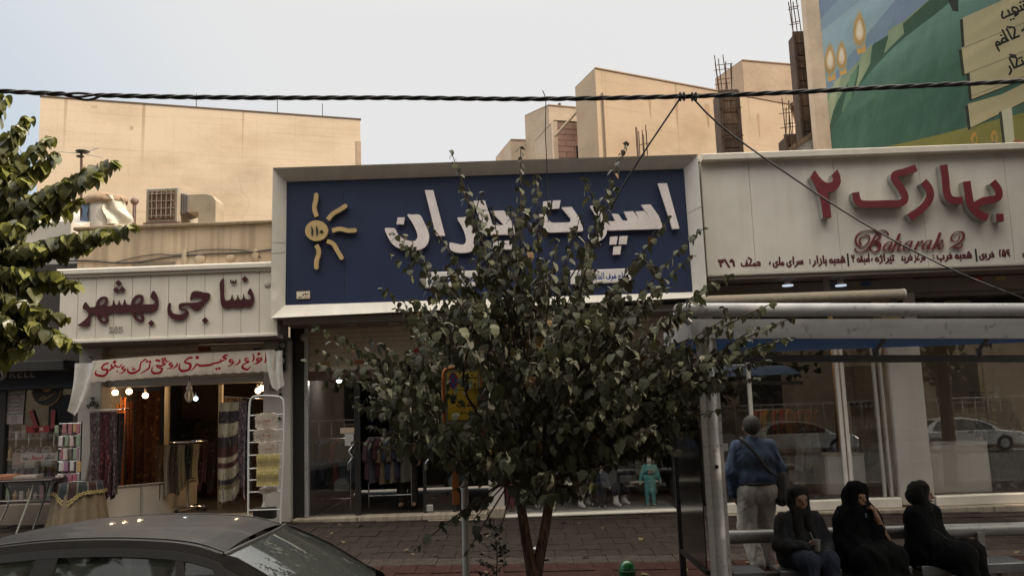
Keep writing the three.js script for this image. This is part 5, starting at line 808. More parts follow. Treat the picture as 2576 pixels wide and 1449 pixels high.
// bus stop sign
{
  const z = -8.75, r = rc(1119, 926, 1213, 1150, z), t = thing('bus_stop_sign', 'yellow bus stop sign in an orange frame half hidden by leaves', 'bus stop sign');
  const or = M(0.42, 0.13, 0.02, 0.5), x = r.x;
  mesh('board', cbox(r.w - 0.02, r.h, 0.03, x, r.y, z, 0.006), m.greySide, t);
  mesh('frame', tube([[r.x0, r.y0, z], [r.x0, r.y1 - 0.06, z], [r.x0 + 0.015, r.y1 - 0.015, z], [r.x0 + 0.06, r.y1, z], [r.x1 - 0.06, r.y1, z], [r.x1 - 0.015, r.y1 - 0.015, z], [r.x1, r.y1 - 0.06, z], [r.x1, r.y0, z]], 0.022, 8, 60), or, t);
  const ph = r.h * 0.56; mesh('printed_face', sheet(r.w - 0.05, ph, x, r.y1 - 0.03 - ph / 2, z + 0.018), picMat(400, 560, (g, W, H) => {
    g.fillStyle = '#c9a233'; g.fillRect(0, 0, W, H); g.fillStyle = '#c9aa48'; g.fillRect(0, 0, W, 215); g.strokeStyle = '#1c1812'; g.lineWidth = 7; g.strokeRect(4, 4, W - 8, H - 8); g.beginPath(); g.moveTo(0, 215); g.lineTo(W, 215); g.stroke();
    g.beginPath(); g.ellipse(82, 108, 52, 86, 0, 0, 7); g.fillStyle = '#2b4a8a'; g.fill(); g.lineWidth = 16; g.strokeStyle = '#8c1f2c'; g.stroke(); g.beginPath(); g.moveTo(48, 52); g.lineTo(116, 164); g.moveTo(116, 52); g.lineTo(48, 164); g.stroke();
    persian(g, 'a-y-s-t-g-a-e a-t-v-b-v-s', 385, 88, 46, 8, '#1c1812', 0, 225); g.fillStyle = '#1c1812'; g.font = 'bold 44px sans-serif'; g.fillText('Bus Stop', 178, 165);
    g.beginPath(); g.arc(76, 300, 40, 0, 7); g.fillStyle = '#26332a'; g.fill(); g.beginPath(); g.arc(76, 335, 34, 0, 3.2); g.fillStyle = '#1a1612'; g.fill();
    persian(g, 'n-a-m a-y-s-t-g-a-e : ch-h-a-r-r-a-e', 388, 400, 48, 9, '#1c1812', 0, 280); persian(g, 'k-d a-y-s-t-g-a-e : #2109', 388, 490, 46, 9, '#1c1812', 0, 230);
  }), t, true);
  mesh('lower_panel', sheet(r.w - 0.05, r.h * 0.36, x, r.y0 + 0.02 + r.h * 0.18, z + 0.018), M(0.3, 0.29, 0.28, 0.6, { tex: 'panel', size: 0.6 }), t, false);
  const px = P(1170, 1400, z).x; mesh('pole', rod([px, G(px, z), z - 0.06], [px + 0.02, r.y1 - 0.1, z - 0.06], 0.035, 12), m.greySide, t);
  const w = rc(1140, 1165, 1152, 1270, z + 0.05); mesh('orange_panel', cbox(0.07, w.h, 0.02, w.x, w.y, z + 0.05, 0.005).rotateY(0), or, t);
}
// green bollard-like bin
{
  const p = P(1577, 1408, -9.3), t = thing('green_bin', 'glossy green plastic bin top at the kerb right of the tree trunk', 'bin', null, V(p.x, G(p.x, -9.3), -9.3)), h = p.y - G(p.x, -9.3);
  const gm = M(0.015, 0.12, 0.03, 0.25, { clearcoat: 0.5 }); mesh('body', lathe([[0, 0], [0.07, 0], [0.085, h * 0.25], [0.085, h * 0.55]], 0, 0, 0, 20), gm, t); const d = new THREE.SphereGeometry(0.085, 20, 12, 0, 2 * PI, 0, PI / 2).scale(1, 1.25, 1).translate(0, h * 0.55, 0); mesh('lid', d, gm, t); mesh('rim', new THREE.TorusGeometry(0.087, 0.006, 6, 24).rotateX(PI / 2).translate(0, h * 0.55, 0), M(0.01, 0.08, 0.02, 0.3), t);
}
// ---------- the parked car ----------
function makeCar(name, label, group, paint) {
  const t = thing(name, label, 'car', group);
  const roofY = (x) => { const k = [[-1.25, 0.89], [-0.9, 1.07], [-0.5, 1.255], [-0.15, 1.34], [0.3, 1.378], [0.8, 1.37], [1.2, 1.315], [1.6, 1.13], [2.0, 0.88]]; for (let i = 0; i < k.length - 1; i++) if (x <= k[i + 1][0]) { const s = (x - k[i][0]) / (k[i + 1][0] - k[i][0]), p0 = k[Math.max(0, i - 1)][1], p1 = k[i][1], p2 = k[i + 1][1], p3 = k[Math.min(k.length - 1, i + 2)][1]; return 0.5 * (2 * p1 + (p2 - p0) * s + (2 * p0 - 5 * p1 + 4 * p2 - p3) * s * s + (3 * p1 - p0 - 3 * p2 + p3) * s * s * s); } return 0.88; };
  const belt = 0.84, half = (y) => 0.80 - Math.pow(Math.max(0, y - belt) / 0.5, 1.15) * 0.19;
  const cant = (x) => roofY(x) - 0.032, surf = (x, y, s, off = 0) => V(x, y, s * (half(y) + off));
  const X0 = -0.42, X1 = 1.3;
  const loft = (xa, xb, nx, f, nz = 14) => { const pos = [], idx = []; for (let i = 0; i <= nx; i++) for (let j = 0; j <= nz; j++) { const p = f(xa + (xb - xa) * i / nx, j / nz * 2 - 1); pos.push(p.x, p.y, p.z); } for (let i = 0; i < nx; i++) for (let j = 0; j < nz; j++) { const q = i * (nz + 1) + j; idx.push(q, q + 1, q + nz + 2, q, q + nz + 2, q + nz + 1); } const g = new THREE.BufferGeometry(); g.setAttribute('position', new THREE.Float32BufferAttribute(pos, 3)); g.setIndex(idx); g.computeVertexNormals(); return g; };
  const cross = (x, w) => { const yc = cant(x), hz = half(yc); return V(x, yc + (roofY(x) - yc) * (1 - Math.pow(Math.abs(w), 2.6)), w * hz); };
  mesh('roof', loft(X0, X1, 24, cross), paint, t);
  for (const s of [-1, 1]) mesh('roof_seam', tube(Array.from({ length: 14 }, (_, i) => { const x = X0 + (X1 - X0) * i / 13, p = cross(x, s * 0.93); return [x, p.y + 0.002, p.z]; }), 0.006, 5, 40), m.darkFrame, t);
  const bow = (xa, xb, k) => loft(0, 1, 12, (v, w) => { const x = xa + (xb - xa) * v, p = cross(x, w); p.x += k * (1 - w * w) * 0.09; return p; });
  const gm = new THREE.MeshPhysicalMaterial({ color: new THREE.Color().setRGB(0.34, 0.38, 0.36), transmission: 0.92, thickness: 0, roughness: 0.03, ior: 1.6 });
  mesh('windscreen', bow(X0 - 0.01, -1.25, -1), gm, t); const rg = mesh('rear_window', bow(X1 + 0.01, 1.92, 1), gm, t);
  mesh('rear_window_seal', tube(Array.from({ length: 9 }, (_, i) => { const w = i / 4 - 1, p = cross(X1 + 0.01, w); return [p.x + (1 - w * w) * 0.09, p.y + 0.004, p.z]; }), 0.012, 5, 30), m.darkFrame, rg);
  const map = (g, s, off) => { const p = g.attributes.position; for (let i = 0; i < p.count; i++) { const q = surf(p.getX(i), p.getY(i), s, off + p.getZ(i)); p.setXYZ(i, q.x, q.y, q.z); } g.computeVertexNormals(); return g; };
  const line = (xa, xb, n, f) => Array.from({ length: n + 1 }, (_, i) => { const x = xa + (xb - xa) * i / n; return [x, f(x)]; });
  // side frame: a ring of body colour with the window opening, black trim and panes in it
  const outer = [[-1.15, belt], ...line(-1.12, 1.98, 26, (x) => Math.max(belt + 0.005, cant(x) + (x > X1 ? 0.02 : 0))), [2.0, belt]];
  const dl = (a) => [[-0.98 + a, belt + 0.035 + a], ...line(-0.86 + a, 1.28 - a, 16, (x) => Math.min(cant(x) - 0.055 - a, 2.2)), [1.46 - a * 1.6, belt + 0.14], [1.5 - a * 2, belt + 0.035 + a]];
  const ring = (o, i, d) => { const s = shp(o); s.holes.push(new THREE.Path(i.map((q) => new THREE.Vector2(...q)))); return new THREE.ExtrudeGeometry(s, { depth: d, bevelEnabled: false }); };
  for (const s of [-1, 1]) {
    const fr = mesh('side_frame', map(ring(outer, dl(0), 0.012), s, -0.012), paint, t);
    mesh('window_trim', map(ring(dl(-0.012), dl(0.03), 0.012), s, -0.006), m.darkFrame, fr);
    const strip = (x, w, lean) => { const yt = cant(x + lean) - 0.06; return map(new THREE.ExtrudeGeometry(shp([[x - w / 2, belt + 0.04], [x + w / 2, belt + 0.04], [x + lean + w / 2, yt], [x + lean - w / 2, yt]]), { depth: 0.014, bevelEnabled: false }), s, -0.008); };
    mesh('door_pillar', strip(0.22, 0.12, 0.1), m.darkFrame, fr); mesh('quarter_bar', strip(1.12, 0.045, -0.06), m.darkFrame, fr);
    mesh('side_glass', map(new THREE.ShapeGeometry(shp(dl(0.005))), s, -0.014), gm, t);
    const hd = mesh('door', map(new THREE.ExtrudeGeometry(shp([[-0.85, 0.3], [0.22, 0.3], [0.22, belt - 0.01], [-0.98, belt - 0.01]]), { depth: 0.01, bevelEnabled: false }), s, 0.016), paint, t); mesh('handle', box(0.2, 0.035, 0.03, 0.05, 0.8, s * 0.835), m.darkFrame, hd);
    const d2 = mesh('door', map(new THREE.ExtrudeGeometry(shp([[0.24, 0.3], [0.95, 0.3], [1.25, 0.55], [1.3, belt - 0.01], [0.24, belt - 0.01]]), { depth: 0.01, bevelEnabled: false }), s, 0.016), paint, t); mesh('handle', box(0.2, 0.035, 0.03, 1.05, 0.8, s * 0.835), m.darkFrame, d2);
    mesh('wing_mirror', ball(0.1, -0.85, belt + 0.06, s * 0.92, 0.6, 0.75, 1), paint, t);
  }
  // lower body with wheel arches
  const arc = (cx, r) => Array.from({ length: 9 }, (_, i) => { const a = PI - i * PI / 8; return [cx + r * Math.cos(a), 0.32 + r * Math.sin(a)]; });
  const low = shp([[-2.1, 0.3], [-2.15, 0.6], [-2.0, 0.74], [-1.2, 0.83], [-1.15, belt + 0.004], [2.0, belt + 0.004], [2.25, 0.8], [2.32, 0.66], [2.28, 0.3], ...arc(1.45, 0.36).reverse(), ...arc(-1.3, 0.36).reverse()]);
  mesh('body', new THREE.ExtrudeGeometry(low, { depth: 1.5, bevelEnabled: true, bevelSize: 0.04, bevelThickness: 0.08, bevelSegments: 2 }).translate(0, -0.035, -0.75), paint, t);
  for (const x of [-1.3, 1.45]) for (const s of [-1, 1]) { const w = mesh('wheel', new THREE.CylinderGeometry(0.3, 0.3, 0.18, 24).rotateX(PI / 2).translate(x, 0.3, s * 0.72), m.dark, t); mesh('rim', new THREE.CylinderGeometry(0.18, 0.19, 0.02, 20).rotateX(PI / 2).translate(x, 0.3, s * 0.82), m.alu, w); }
  for (const s of [-1, 1]) { mesh('headlight', ball(0.13, -2.1, 0.66, s * 0.6, 0.5, 0.6, 1.3), m.glassDim, t); mesh('tail_light', ball(0.13, 2.28, 0.66, s * 0.64, 0.4, 0.8, 1.1), m.red, t); }
  for (const [x, z] of [[-0.05, 0.36], [-0.05, -0.36], [1.0, 0.4], [1.0, -0.4]]) { const q = mesh('seat', blob([[x, 0.55, z - 0.14, 0.12, x, 0.55, z + 0.14, 0.12], [x + 0.1, 0.5, z, 0.2, x + 0.22, 1.0, z, 0.14]], 0.03, 0.03), m.darkFrame, t); mesh('headrest', ball(0.13, x + 0.27, 1.13, z, 0.45, 0.75, 1), m.darkFrame, q); }
  mesh('dashboard', cbox(0.5, 0.2, 1.3, -0.95, 0.84, 0, 0.05), m.dark, t); mesh('steering_wheel', new THREE.TorusGeometry(0.18, 0.018, 8, 24).rotateY(1.2).translate(-0.6, 0.92, 0.36), m.dark, t);
  return t;
}
const carPaint = M(0.022, 0.020, 0.0195, 0.5, { metalness: 0, specularIntensity: 0.4, clearcoat: 0.2, clearcoatRoughness: 0.06, tex: 'metal', size: 1.5 });
const car = makeCar('parked_car', 'dusty dark grey saloon car parked at the kerb in front of the fabric shop', null, carPaint);
car.position.set(-2.98, 0.0, -5.7); car.rotation.y = 0;
// ---------- trees ----------
function leafShape(lobed) {                                                    // lobed leaf, folded along the midrib, tip drooping
  const half = lobed ? [[0.05, 0.0], [0.3, 0.02], [0.43, 0.22], [0.345, 0.37], [0.37, 0.56], [0.19, 0.76], [0, 1]] : [[0.06, 0.0], [0.34, 0.08], [0.44, 0.30], [0.36, 0.56], [0.2, 0.8], [0, 1]];
  const pos = [], mid = (y) => [0, y, -0.3 * y * y], edge = ([x, y]) => [x, y, -0.3 * y * y + 0.34 * x - 0.85 * x * x];
  for (const s of [1, -1]) for (let i = 0; i < half.length - 1; i++) {
    const a = edge(half[i]), b = edge(half[i + 1]), c = mid(half[i][1]), d = mid(half[i + 1][1]); a[0] *= s; b[0] *= s;
    const tri = (p, q, r) => s > 0 ? pos.push(...p, ...q, ...r) : pos.push(...p, ...r, ...q);
    tri(c, a, b); if (half[i + 1][1] < 1) tri(c, b, d);
  }
  const g = new THREE.BufferGeometry(); g.setAttribute('position', new THREE.Float32BufferAttribute(pos, 3)); g.computeVertexNormals(); return uvm(g);
}
const leafMat = (r, g, b, gloss = 0.06) => new THREE.MeshPhysicalMaterial({ color: new THREE.Color().setRGB(r, g, b), roughness: 0.62, transmission: 0.3, thickness: 0, specularIntensity: 0.45, clearcoat: gloss, clearcoatRoughness: 0.3 });
const UP = V(0, 1, 0);
function leafMatrix(p, dir, droop, size, roll) {
  const out = V(dir.x, 0, dir.z); if (out.lengthSq() < 1e-4) out.set(1, 0, 0); out.normalize();
  const tip = out.clone().multiplyScalar(Math.cos(droop)).addScaledVector(UP, -Math.sin(droop)), nrm = out.clone().multiplyScalar(Math.sin(droop)).addScaledVector(UP, Math.cos(droop));
  const side = new THREE.Vector3().crossVectors(tip, nrm); nrm.applyAxisAngle(tip, roll); side.applyAxisAngle(tip, roll);
  return new THREE.Matrix4().makeBasis(side.multiplyScalar(size), tip.multiplyScalar(size), nrm.multiplyScalar(size)).setPosition(p);
}
// leaves: list of {m, c}; the 300 nearest to the street side become leaves of their own, the rest one crown
function hangLeaves(t, list, geo, mats, crownCol) {
  list.forEach((l) => { const e = l.m.elements; l.d = Math.hypot(e[12], e[13] - EYE, e[14]) / Math.hypot(e[0], e[1], e[2]); });
  list.sort((a, b) => a.d - b.d);
  list.slice(0, 300).forEach((l) => { const q = new THREE.Mesh(geo, mats[l.c % mats.length]); q.name = 'leaf'; q.castShadow = q.receiveShadow = true; l.m.decompose(q.position, q.quaternion, q.scale); t.add(q); });
  const rest = list.slice(300), n = geo.attributes.position.count, pos = new Float32Array(rest.length * n * 3), nor = new Float32Array(pos.length), v = V(0, 0, 0), nm = new THREE.Matrix3();
  const by = mats.map(() => []); rest.forEach((l) => by[l.c % mats.length].push(l));
  by.forEach((ls, mi) => {
    if (!ls.length) return; const ps = new Float32Array(ls.length * n * 3), ns = new Float32Array(ps.length), q = geo.attributes;
    ls.forEach((l, k) => { nm.getNormalMatrix(l.m); for (let i = 0; i < n; i++) { v.fromBufferAttribute(q.position, i).applyMatrix4(l.m); ps.set([v.x, v.y, v.z], (k * n + i) * 3); v.fromBufferAttribute(q.normal, i).applyMatrix3(nm).normalize(); ns.set([v.x, v.y, v.z], (k * n + i) * 3); } });
    const g = new THREE.BufferGeometry(); g.setAttribute('position', new THREE.BufferAttribute(ps, 3)); g.setAttribute('normal', new THREE.BufferAttribute(ns, 3)); g.setAttribute('uv', new THREE.BufferAttribute(new Float32Array(ls.length * n * 2), 2));
    tag(mesh('crown_leaves', g, mats[mi], t, true), null, null, null, 'stuff');
  });
}
const bez = (a, b, c, n) => Array.from({ length: n + 1 }, (_, i) => { const s = i / n; return a.clone().multiplyScalar((1 - s) * (1 - s)).addScaledVector(b, 2 * s * (1 - s)).addScaledVector(c, s * s); });
function along(pts, f) { const c = new THREE.CatmullRomCurve3(pts); return { p: c.getPointAt(f), t: c.getTangentAt(f) }; }
{
  reseed(77);
  const t = thing('street_tree', 'leafy young street tree with two stems in front of the blue sign', 'tree'), base = V(0.12, G(0.12, -8.25) - 0.05, -8.25), leaves = [], twigs = [], limbs = [];
  const forkL = P(1310, 1270, -8.25), forkR = P(1384, 1250, -8.3), lo = P(1343, 1449, -8.25);
  const trunkTo = (f) => [base, V(lo.x + (f.x - lo.x) * 0.15, lo.y, lo.z), f.clone().lerp(lo, 0.45).add(V((f.x - lo.x) * 0.08, 0, 0)), f];
  mesh('trunk', [tube(trunkTo(forkL), 0.062, 10, 16, 0.045), tube(trunkTo(forkR), 0.06, 10, 16, 0.045)], m.bark, t);
  const cam = new THREE.Matrix4().makeRotationFromEuler(camera.rotation).transpose(), pix = (p) => { const v = V(p.x, p.y - EYE, p.z).applyMatrix4(cam); return [1288 - FPX * v.x / v.z, 724.5 + FPX * v.y / v.z]; }, inSign = (p) => { const [u, w] = pix(p); return u > 1090 && u < 1225 && w > 900 && w < 1120; };
  const grow = (origin, end, r, n, spacing, start, size, droop, bendUp = 0.35) => {
    const midp = origin.clone().lerp(end, 0.5); midp.y += (end.y - origin.y) * bendUp * 0.5 - 0.1 * bendUp; midp.x += (origin.x - end.x) * 0.12; midp.z += rr(-0.1, 0.1);
    const pts = bez(origin, midp, end, 8); if (r > 0.019 || !pts.some(inSign)) limbs.push(tube(pts, r, 5, 10, 0.004));
    const len = new THREE.CatmullRomCurve3(pts).getLength(), k = Math.floor(len * (1 - start) / spacing); let a = rr(0, 6);
    for (let i = 0; i < k; i++) {
      const f = start + (1 - start) * (i + 0.5) / k, q = along(pts, Math.min(0.999, f)); a += 2.4 + rr(-0.5, 0.5);
      const d = V(Math.cos(a), 0, Math.sin(a)), taper = 1 - 0.45 * Math.max(0, (f - 0.75) / 0.25), s = size * rr(0.55, 1.3) * taper, pet = d.clone().multiplyScalar(s * 0.35).add(V(0, s * 0.15, 0));
      leaves.push({ m: leafMatrix(q.p.clone().add(pet), d, droop + rr(-0.45, 0.55), s, rr(-0.7, 0.7)), c: rnd() < 0.012 ? 6 : Math.floor(rr(0, 6)) });
    }
    for (let i = 0; i < 2; i++) { const a2 = rr(0, 6.28), d = V(Math.cos(a2), 0.6, Math.sin(a2)); leaves.push({ m: leafMatrix(end, d, rr(-0.3, 0.6), size * 0.55, rr(-0.5, 0.5)), c: Math.floor(rr(0, 5)) }); }
    return pts;
  };
  const S = 0.102;
  // measured leading shoots: picture position, depth, leaf start
  const shoots = [[1133, 378, -8.4, 0.36], [1160, 470, -8.1, 0.4], [1310, 372, -8.3, 0.3], [1350, 440, -8.6, 0.35], [1283, 520, -7.9, 0.4], [1578, 358, -8.4, 0.3], [1552, 470, -8.0, 0.35], [1462, 540, -8.6, 0.35], [1080, 560, -8.5, 0.45], [1015, 590, -8.2, 0.5], [985, 585, -8.5, 0.55], [1235, 520, -8.2, 0.35], [1690, 545, -8.4, 0.4], [1770, 575, -8.1, 0.45], [1745, 640, -7.9, 0.45], [962, 725, -8.3, 0.4], [985, 640, -8.1, 0.5], [790, 820, -8.3, 0.45], [830, 860, -8.0, 0.4], [760, 905, -8.2, 0.45], [870, 930, -7.8, 0.35], [1990, 800, -7.4, 0.45], [1960, 855, -7.3, 0.45], [1880, 855, -7.6, 0.4], [1795, 710, -7.4, 0.35], [1840, 690, -7.6, 0.4], [1905, 950, -7.6, 0.4], [1860, 1020, -7.8, 0.4], [1760, 1085, -7.8, 0.3], [1735, 1130, -7.6, 0.3], [1690, 1120, -7.7, 0.3], [900, 1000, -7.9, 0.35], [890, 1110, -7.9, 0.4], [960, 1130, -7.7, 0.3], [1180, 1190, -7.9, 0.3], [1420, 1230, -7.8, 0.3], [800, 880, -8.3, 0.4], [850, 950, -8.1, 0.35], [920, 850, -8.0, 0.4], [1030, 760, -8.1, 0.4], [1950, 760, -7.3, 0.5], [1930, 905, -7.4, 0.4], [1990, 850, -7.2, 0.5], [1830, 800, -7.2, 0.4], [1400, 600, -7.6, 0.35], [1610, 640, -7.9, 0.35], [1660, 720, -7.7, 0.35], [1110, 700, -7.7, 0.3], [1500, 690, -7.4, 0.3]];
  const seen = (origin, e, st, sp = 0.037) => grow(origin, e, 0.016, 0, sp, st, S, 0.9);
  for (const [u, v, z, st] of shoots) { const e = P(u, v, z), o = (u < 1340 ? forkL : forkR).clone().lerp(P(1345, 1120, -8.2), rr(0.1, 0.9)); const pts = seen(o, e, st); for (let i = 0; i < 3; i++) { const q = along(pts, rr(Math.max(0.35, st), 0.8)), w = e.clone().sub(o).length(); grow(q.p, q.p.clone().add(V(rr(-0.4, 0.4), rr(0.05, 0.45), rr(-0.35, 0.35)).multiplyScalar(w * 0.28)), 0.007, 0, 0.045, 0.25, S * 0.95, 0.95); } }
  // inner crown: shorter branches filling the body of the tree
  const poly = [[900, 930], [985, 800], [1085, 690], [1210, 640], [1330, 610], [1450, 690], [1570, 660], [1660, 740], [1770, 860], [1860, 940], [1780, 1060], [1700, 1150], [1520, 1225], [1400, 1270], [1250, 1230], [1120, 1180], [960, 1110], [880, 1020]];
  const inside = (u, v) => { let c = false; for (let i = 0, j = poly.length - 1; i < poly.length; j = i++) { const [a, b] = poly[i], [d, e] = poly[j]; if ((b > v) !== (e > v) && u < (d - a) * (v - b) / (e - b) + a) c = !c; } return c; };
  for (let n = 0; n < 430;) { const u = rr(870, 1870), v = rr(610, 1270); if (!inside(u, v)) continue; if (v < 860 && rnd() < 0.62) continue; if (u > 1560 && v > 1120) continue; n++; const z = -8.25 + rr(-1.05, 1.05) * Math.min(1, (v - 520) / 330), e = P(u, v, z), o = e.clone().lerp(P(1345, Math.min(1240, v + 260), -8.25), rr(0.3, 0.55)); grow(o, e, 0.008, 0, 0.031, 0.15, S, 1.0); }
  // drooping low sprays at the left
  for (const [u, v, z] of [[1040, 1385, -8.0], [1120, 1330, -8.2], [1190, 1310, -8.1], [1170, 1400, -8.0], [1260, 1330, -8.1], [1090, 1250, -8.1], [1215, 1260, -8.0]]) grow(P(1300, 1190, -8.2), P(u, v, z), 0.01, 0, 0.075, 0.35, S * 0.95, 1.0, -0.3);
  for (let i = 0; i < 10; i++) { const o = P(1345 + rr(-40, 50), rr(1080, 1240), -8.25); limbs.push(tube([o, o.clone().lerp(P(rr(1000, 1750), rr(760, 1000), -8.25 + rr(-0.6, 0.6)), 0.5).add(V(0, 0.1, 0)), P(rr(1050, 1650), rr(760, 950), -8.25 + rr(-0.6, 0.6))], 0.02, 6, 10, 0.006)); }
  // a window in the foliage where the sign shows, and ragged gaps low at the left and right
  const gaps = [[1105, 912, 1212, 1062, 0.95], [1215, 1195, 1300, 1300, 0.8], [1500, 1165, 1700, 1320, 1], [745, 955, 880, 1200, 0.75], [1600, 860, 1700, 960, 0.4], [900, 1130, 1110, 1220, 0.6], [1690, 1010, 1790, 1160, 0.4]];
  const thin = leaves.filter((l) => { const e = l.m.elements, [u, w] = pix(V(e[12], e[13], e[14])); return !gaps.some(([a, b, c, d, k]) => u > a && u < c && w > b && w < d && rnd() < k); });
  leaves.length = 0; leaves.push(...thin);
  mesh('branches', limbs, m.twig, t);
  hangLeaves(t, leaves, leafShape(true), [leafMat(0.068, 0.072, 0.034), leafMat(0.056, 0.058, 0.030), leafMat(0.080, 0.082, 0.042), leafMat(0.053, 0.051, 0.029), leafMat(0.088, 0.090, 0.038), leafMat(0.066, 0.058, 0.035), leafMat(0.14, 0.08, 0.025)]);
}
{ // tree at the left edge, sunlit, with hanging leaves
  reseed(91);
  const t = thing('street_tree', 'sunlit tree with big hanging leaves cut by the left edge of the picture', 'tree'), root = V(-5.1, G(-5.1, -6.9) - 0.1, -6.9), leaves = [], limbs = [], crownAt = V(-4.95, 2.9, -6.8);
  mesh('trunk', tube([root, V(-5.05, 1.6, -6.88), crownAt], 0.1, 12, 12, 0.07), m.bark, t);
  const S = 0.132;
  const grow = (o, e, r, sp, st, size) => {
    const mid = o.clone().lerp(e, 0.5).add(V(0, 0.12, 0)), pts = bez(o, mid, e, 8); limbs.push(tube(pts, r, 6, 10, 0.005));
    const len = new THREE.CatmullRomCurve3(pts).getLength(), k = Math.floor(len * (1 - st) / sp); let a = rr(0, 6);
    for (let i = 0; i < k; i++) { const f = st + (1 - st) * (i + 0.5) / k, q = along(pts, Math.min(0.999, f)); a += 2.5 + rr(-0.4, 0.4); const d = V(Math.cos(a), 0, Math.sin(a)), s = size * rr(0.75, 1.15) * (1 - 0.35 * Math.max(0, (f - 0.85) / 0.15)); leaves.push({ m: leafMatrix(q.p.clone().add(V(d.x * s * 0.3, 0.02, d.z * s * 0.3)), d, rr(0.75, 1.35), s, rr(-0.35, 0.35)), c: Math.floor(rr(0, 5)) }); }
    for (let i = 0; i < 3; i++) { const a2 = rr(0, 6.28); leaves.push({ m: leafMatrix(e, V(Math.cos(a2), 0, Math.sin(a2)), rr(-0.1, 0.7), size * 0.7, rr(-0.4, 0.4)), c: 4 }); }
    return pts;
  };
  const sh = [[70, 295, -6.9, 0], [45, 320, -6.6, 0], [8, 240, -6.8, 0], [125, 345, -6.7, 0], [145, 385, -6.8, 0], [165, 460, -6.6, 0], [285, 405, -6.7, 0.1], [240, 440, -6.6, 0.1], [205, 505, -6.8, 0], [335, 570, -6.6, 0.12], [300, 590, -6.8, 0.1], [270, 580, -6.5, 0.1], [215, 620, -6.7, 0], [190, 715, -6.6, 0], [150, 690, -6.5, 0], [160, 800, -6.6, 0], [185, 870, -6.6, 0], [140, 850, -6.5, 0], [95, 780, -6.4, 0], [60, 860, -6.5, 0], [70, 885, -6.7, 0], [25, 820, -6.3, 0], [60, 680, -6.2, 0], [100, 620, -6.4, 0], [40, 560, -6.3, 0], [110, 540, -6.6, 0], [60, 450, -6.4, 0], [10, 420, -6.4, 0], [-60, 350, -6.6, 0], [-90, 600, -6.2, 0], [-80, 800, -6.4, 0], [20, 720, -6.9, 0], [90, 720, -6.9, 0], [10, 640, -6.5, 0]];
  for (const [u, v, z, st] of sh) { const e = P(u, v, z), up = v < 600 ? V(-4.55, 3.2, -6.7) : V(-4.5, 3.15, -6.65), o = crownAt.clone().lerp(up, rr(0.5, 1)); const pts = grow(o, e, 0.018, 0.0155, Math.max(0.22, st), S); for (let i = 0; i < 4; i++) { const q = along(pts, rr(0.4, 0.85)); if (u < 190) grow(q.p, q.p.clone().add(V(rr(-0.3, 0.15), rr(-0.35, 0.1), rr(-0.3, 0.3))), 0.008, 0.03, 0.2, S); } }
  mesh('branches', limbs, m.twig, t);
  hangLeaves(t, leaves, leafShape(false), [leafMat(0.115, 0.118, 0.030, 0.9), leafMat(0.085, 0.088, 0.026, 0.8), leafMat(0.14, 0.14, 0.04, 0.8), leafMat(0.095, 0.10, 0.03, 1), leafMat(0.24, 0.24, 0.045, 0.3)]);
}
{ // thin weed shrub by the sign pole
  reseed(41); const p = P(1240, 1300, -9.05), x = p.x, y0 = G(x, -9.05), t = thing('thin_shrub', 'thin dark weedy shrub beside the bus stop pole', 'shrub', null, V(x, y0, -9.05)), L = [], st = [], h = p.y - y0;
  st.push(tube([[0, 0, 0], [0.03, h * 0.5, 0], [0.0, h, 0.02]], 0.008, 5, 8, 0.003));
  for (let i = 0; i < 26; i++) { const f = rr(0.1, 0.95), a = rr(0, 6.28), r = 0.24 * (1 - f * 0.7), o = V(0.02, h * f, 0), e = V(Math.cos(a) * r, h * f + 0.08, Math.sin(a) * r); st.push(tube([o, e], 0.003, 4)); for (let k = 0; k < 9; k++) { const q = o.clone().lerp(e, rr(0.2, 1)); const a3 = rr(0, 6.28); L.push({ m: leafMatrix(q, V(Math.cos(a3), 0, Math.sin(a3)), rr(-0.4, 0.9), rr(0.025, 0.045), rr(-1, 1)), c: k }); } }
  mesh('stem', st, m.twig, t); const gm = leafShape(false); const gs = L.map((l) => gm.clone().applyMatrix4(l.m)); tag(mesh('foliage', gs, leafMat(0.03, 0.034, 0.017), t), null, null, null, 'stuff');
}
// ---------- goods and people ----------
const fabric = (pal, base, n = 500, w = 128, h = 256) => picMat(w, h, (g) => { g.fillStyle = base; g.fillRect(0, 0, w, h); paint(g, n, pal, 0.8); }, 0.95);
const striped = (cols, w = 128, h = 128) => picMat(w, h, (g) => { let y = 0; while (y < h) { const s = rr(3, 16); g.fillStyle = pick(cols); g.fillRect(0, y, w, s); y += s; } paint(g, 90, cols, 0.5); }, 0.95);
function drape(w, h, folds, amp, taper = 0, nx = 24, ny = 8) {                     // hanging cloth from y = 0 down, with folds
  const ph = rr(0, 6), g = new THREE.PlaneGeometry(w, h, nx, ny).translate(0, -h / 2, 0), p = g.attributes.position;
  for (let i = 0; i < p.count; i++) { const x = p.getX(i), y = p.getY(i), v = -y / h, s = x / w; p.setXYZ(i, x * (1 + taper * (v - 0.5)) + 0.012 * Math.sin(v * 5 + ph), y + (0.03 * Math.sin(s * 7 + ph) + 0.09 * h * Math.sin(s * 3.1 + ph * 2)) * v, amp * (0.5 + 0.6 * v) * Math.sin(s * folds * 2 * PI + ph + v * 1.2) + 0.3 * amp * Math.sin(s * 11 + v * 6)); }
  g.computeVertexNormals(); return g;
}
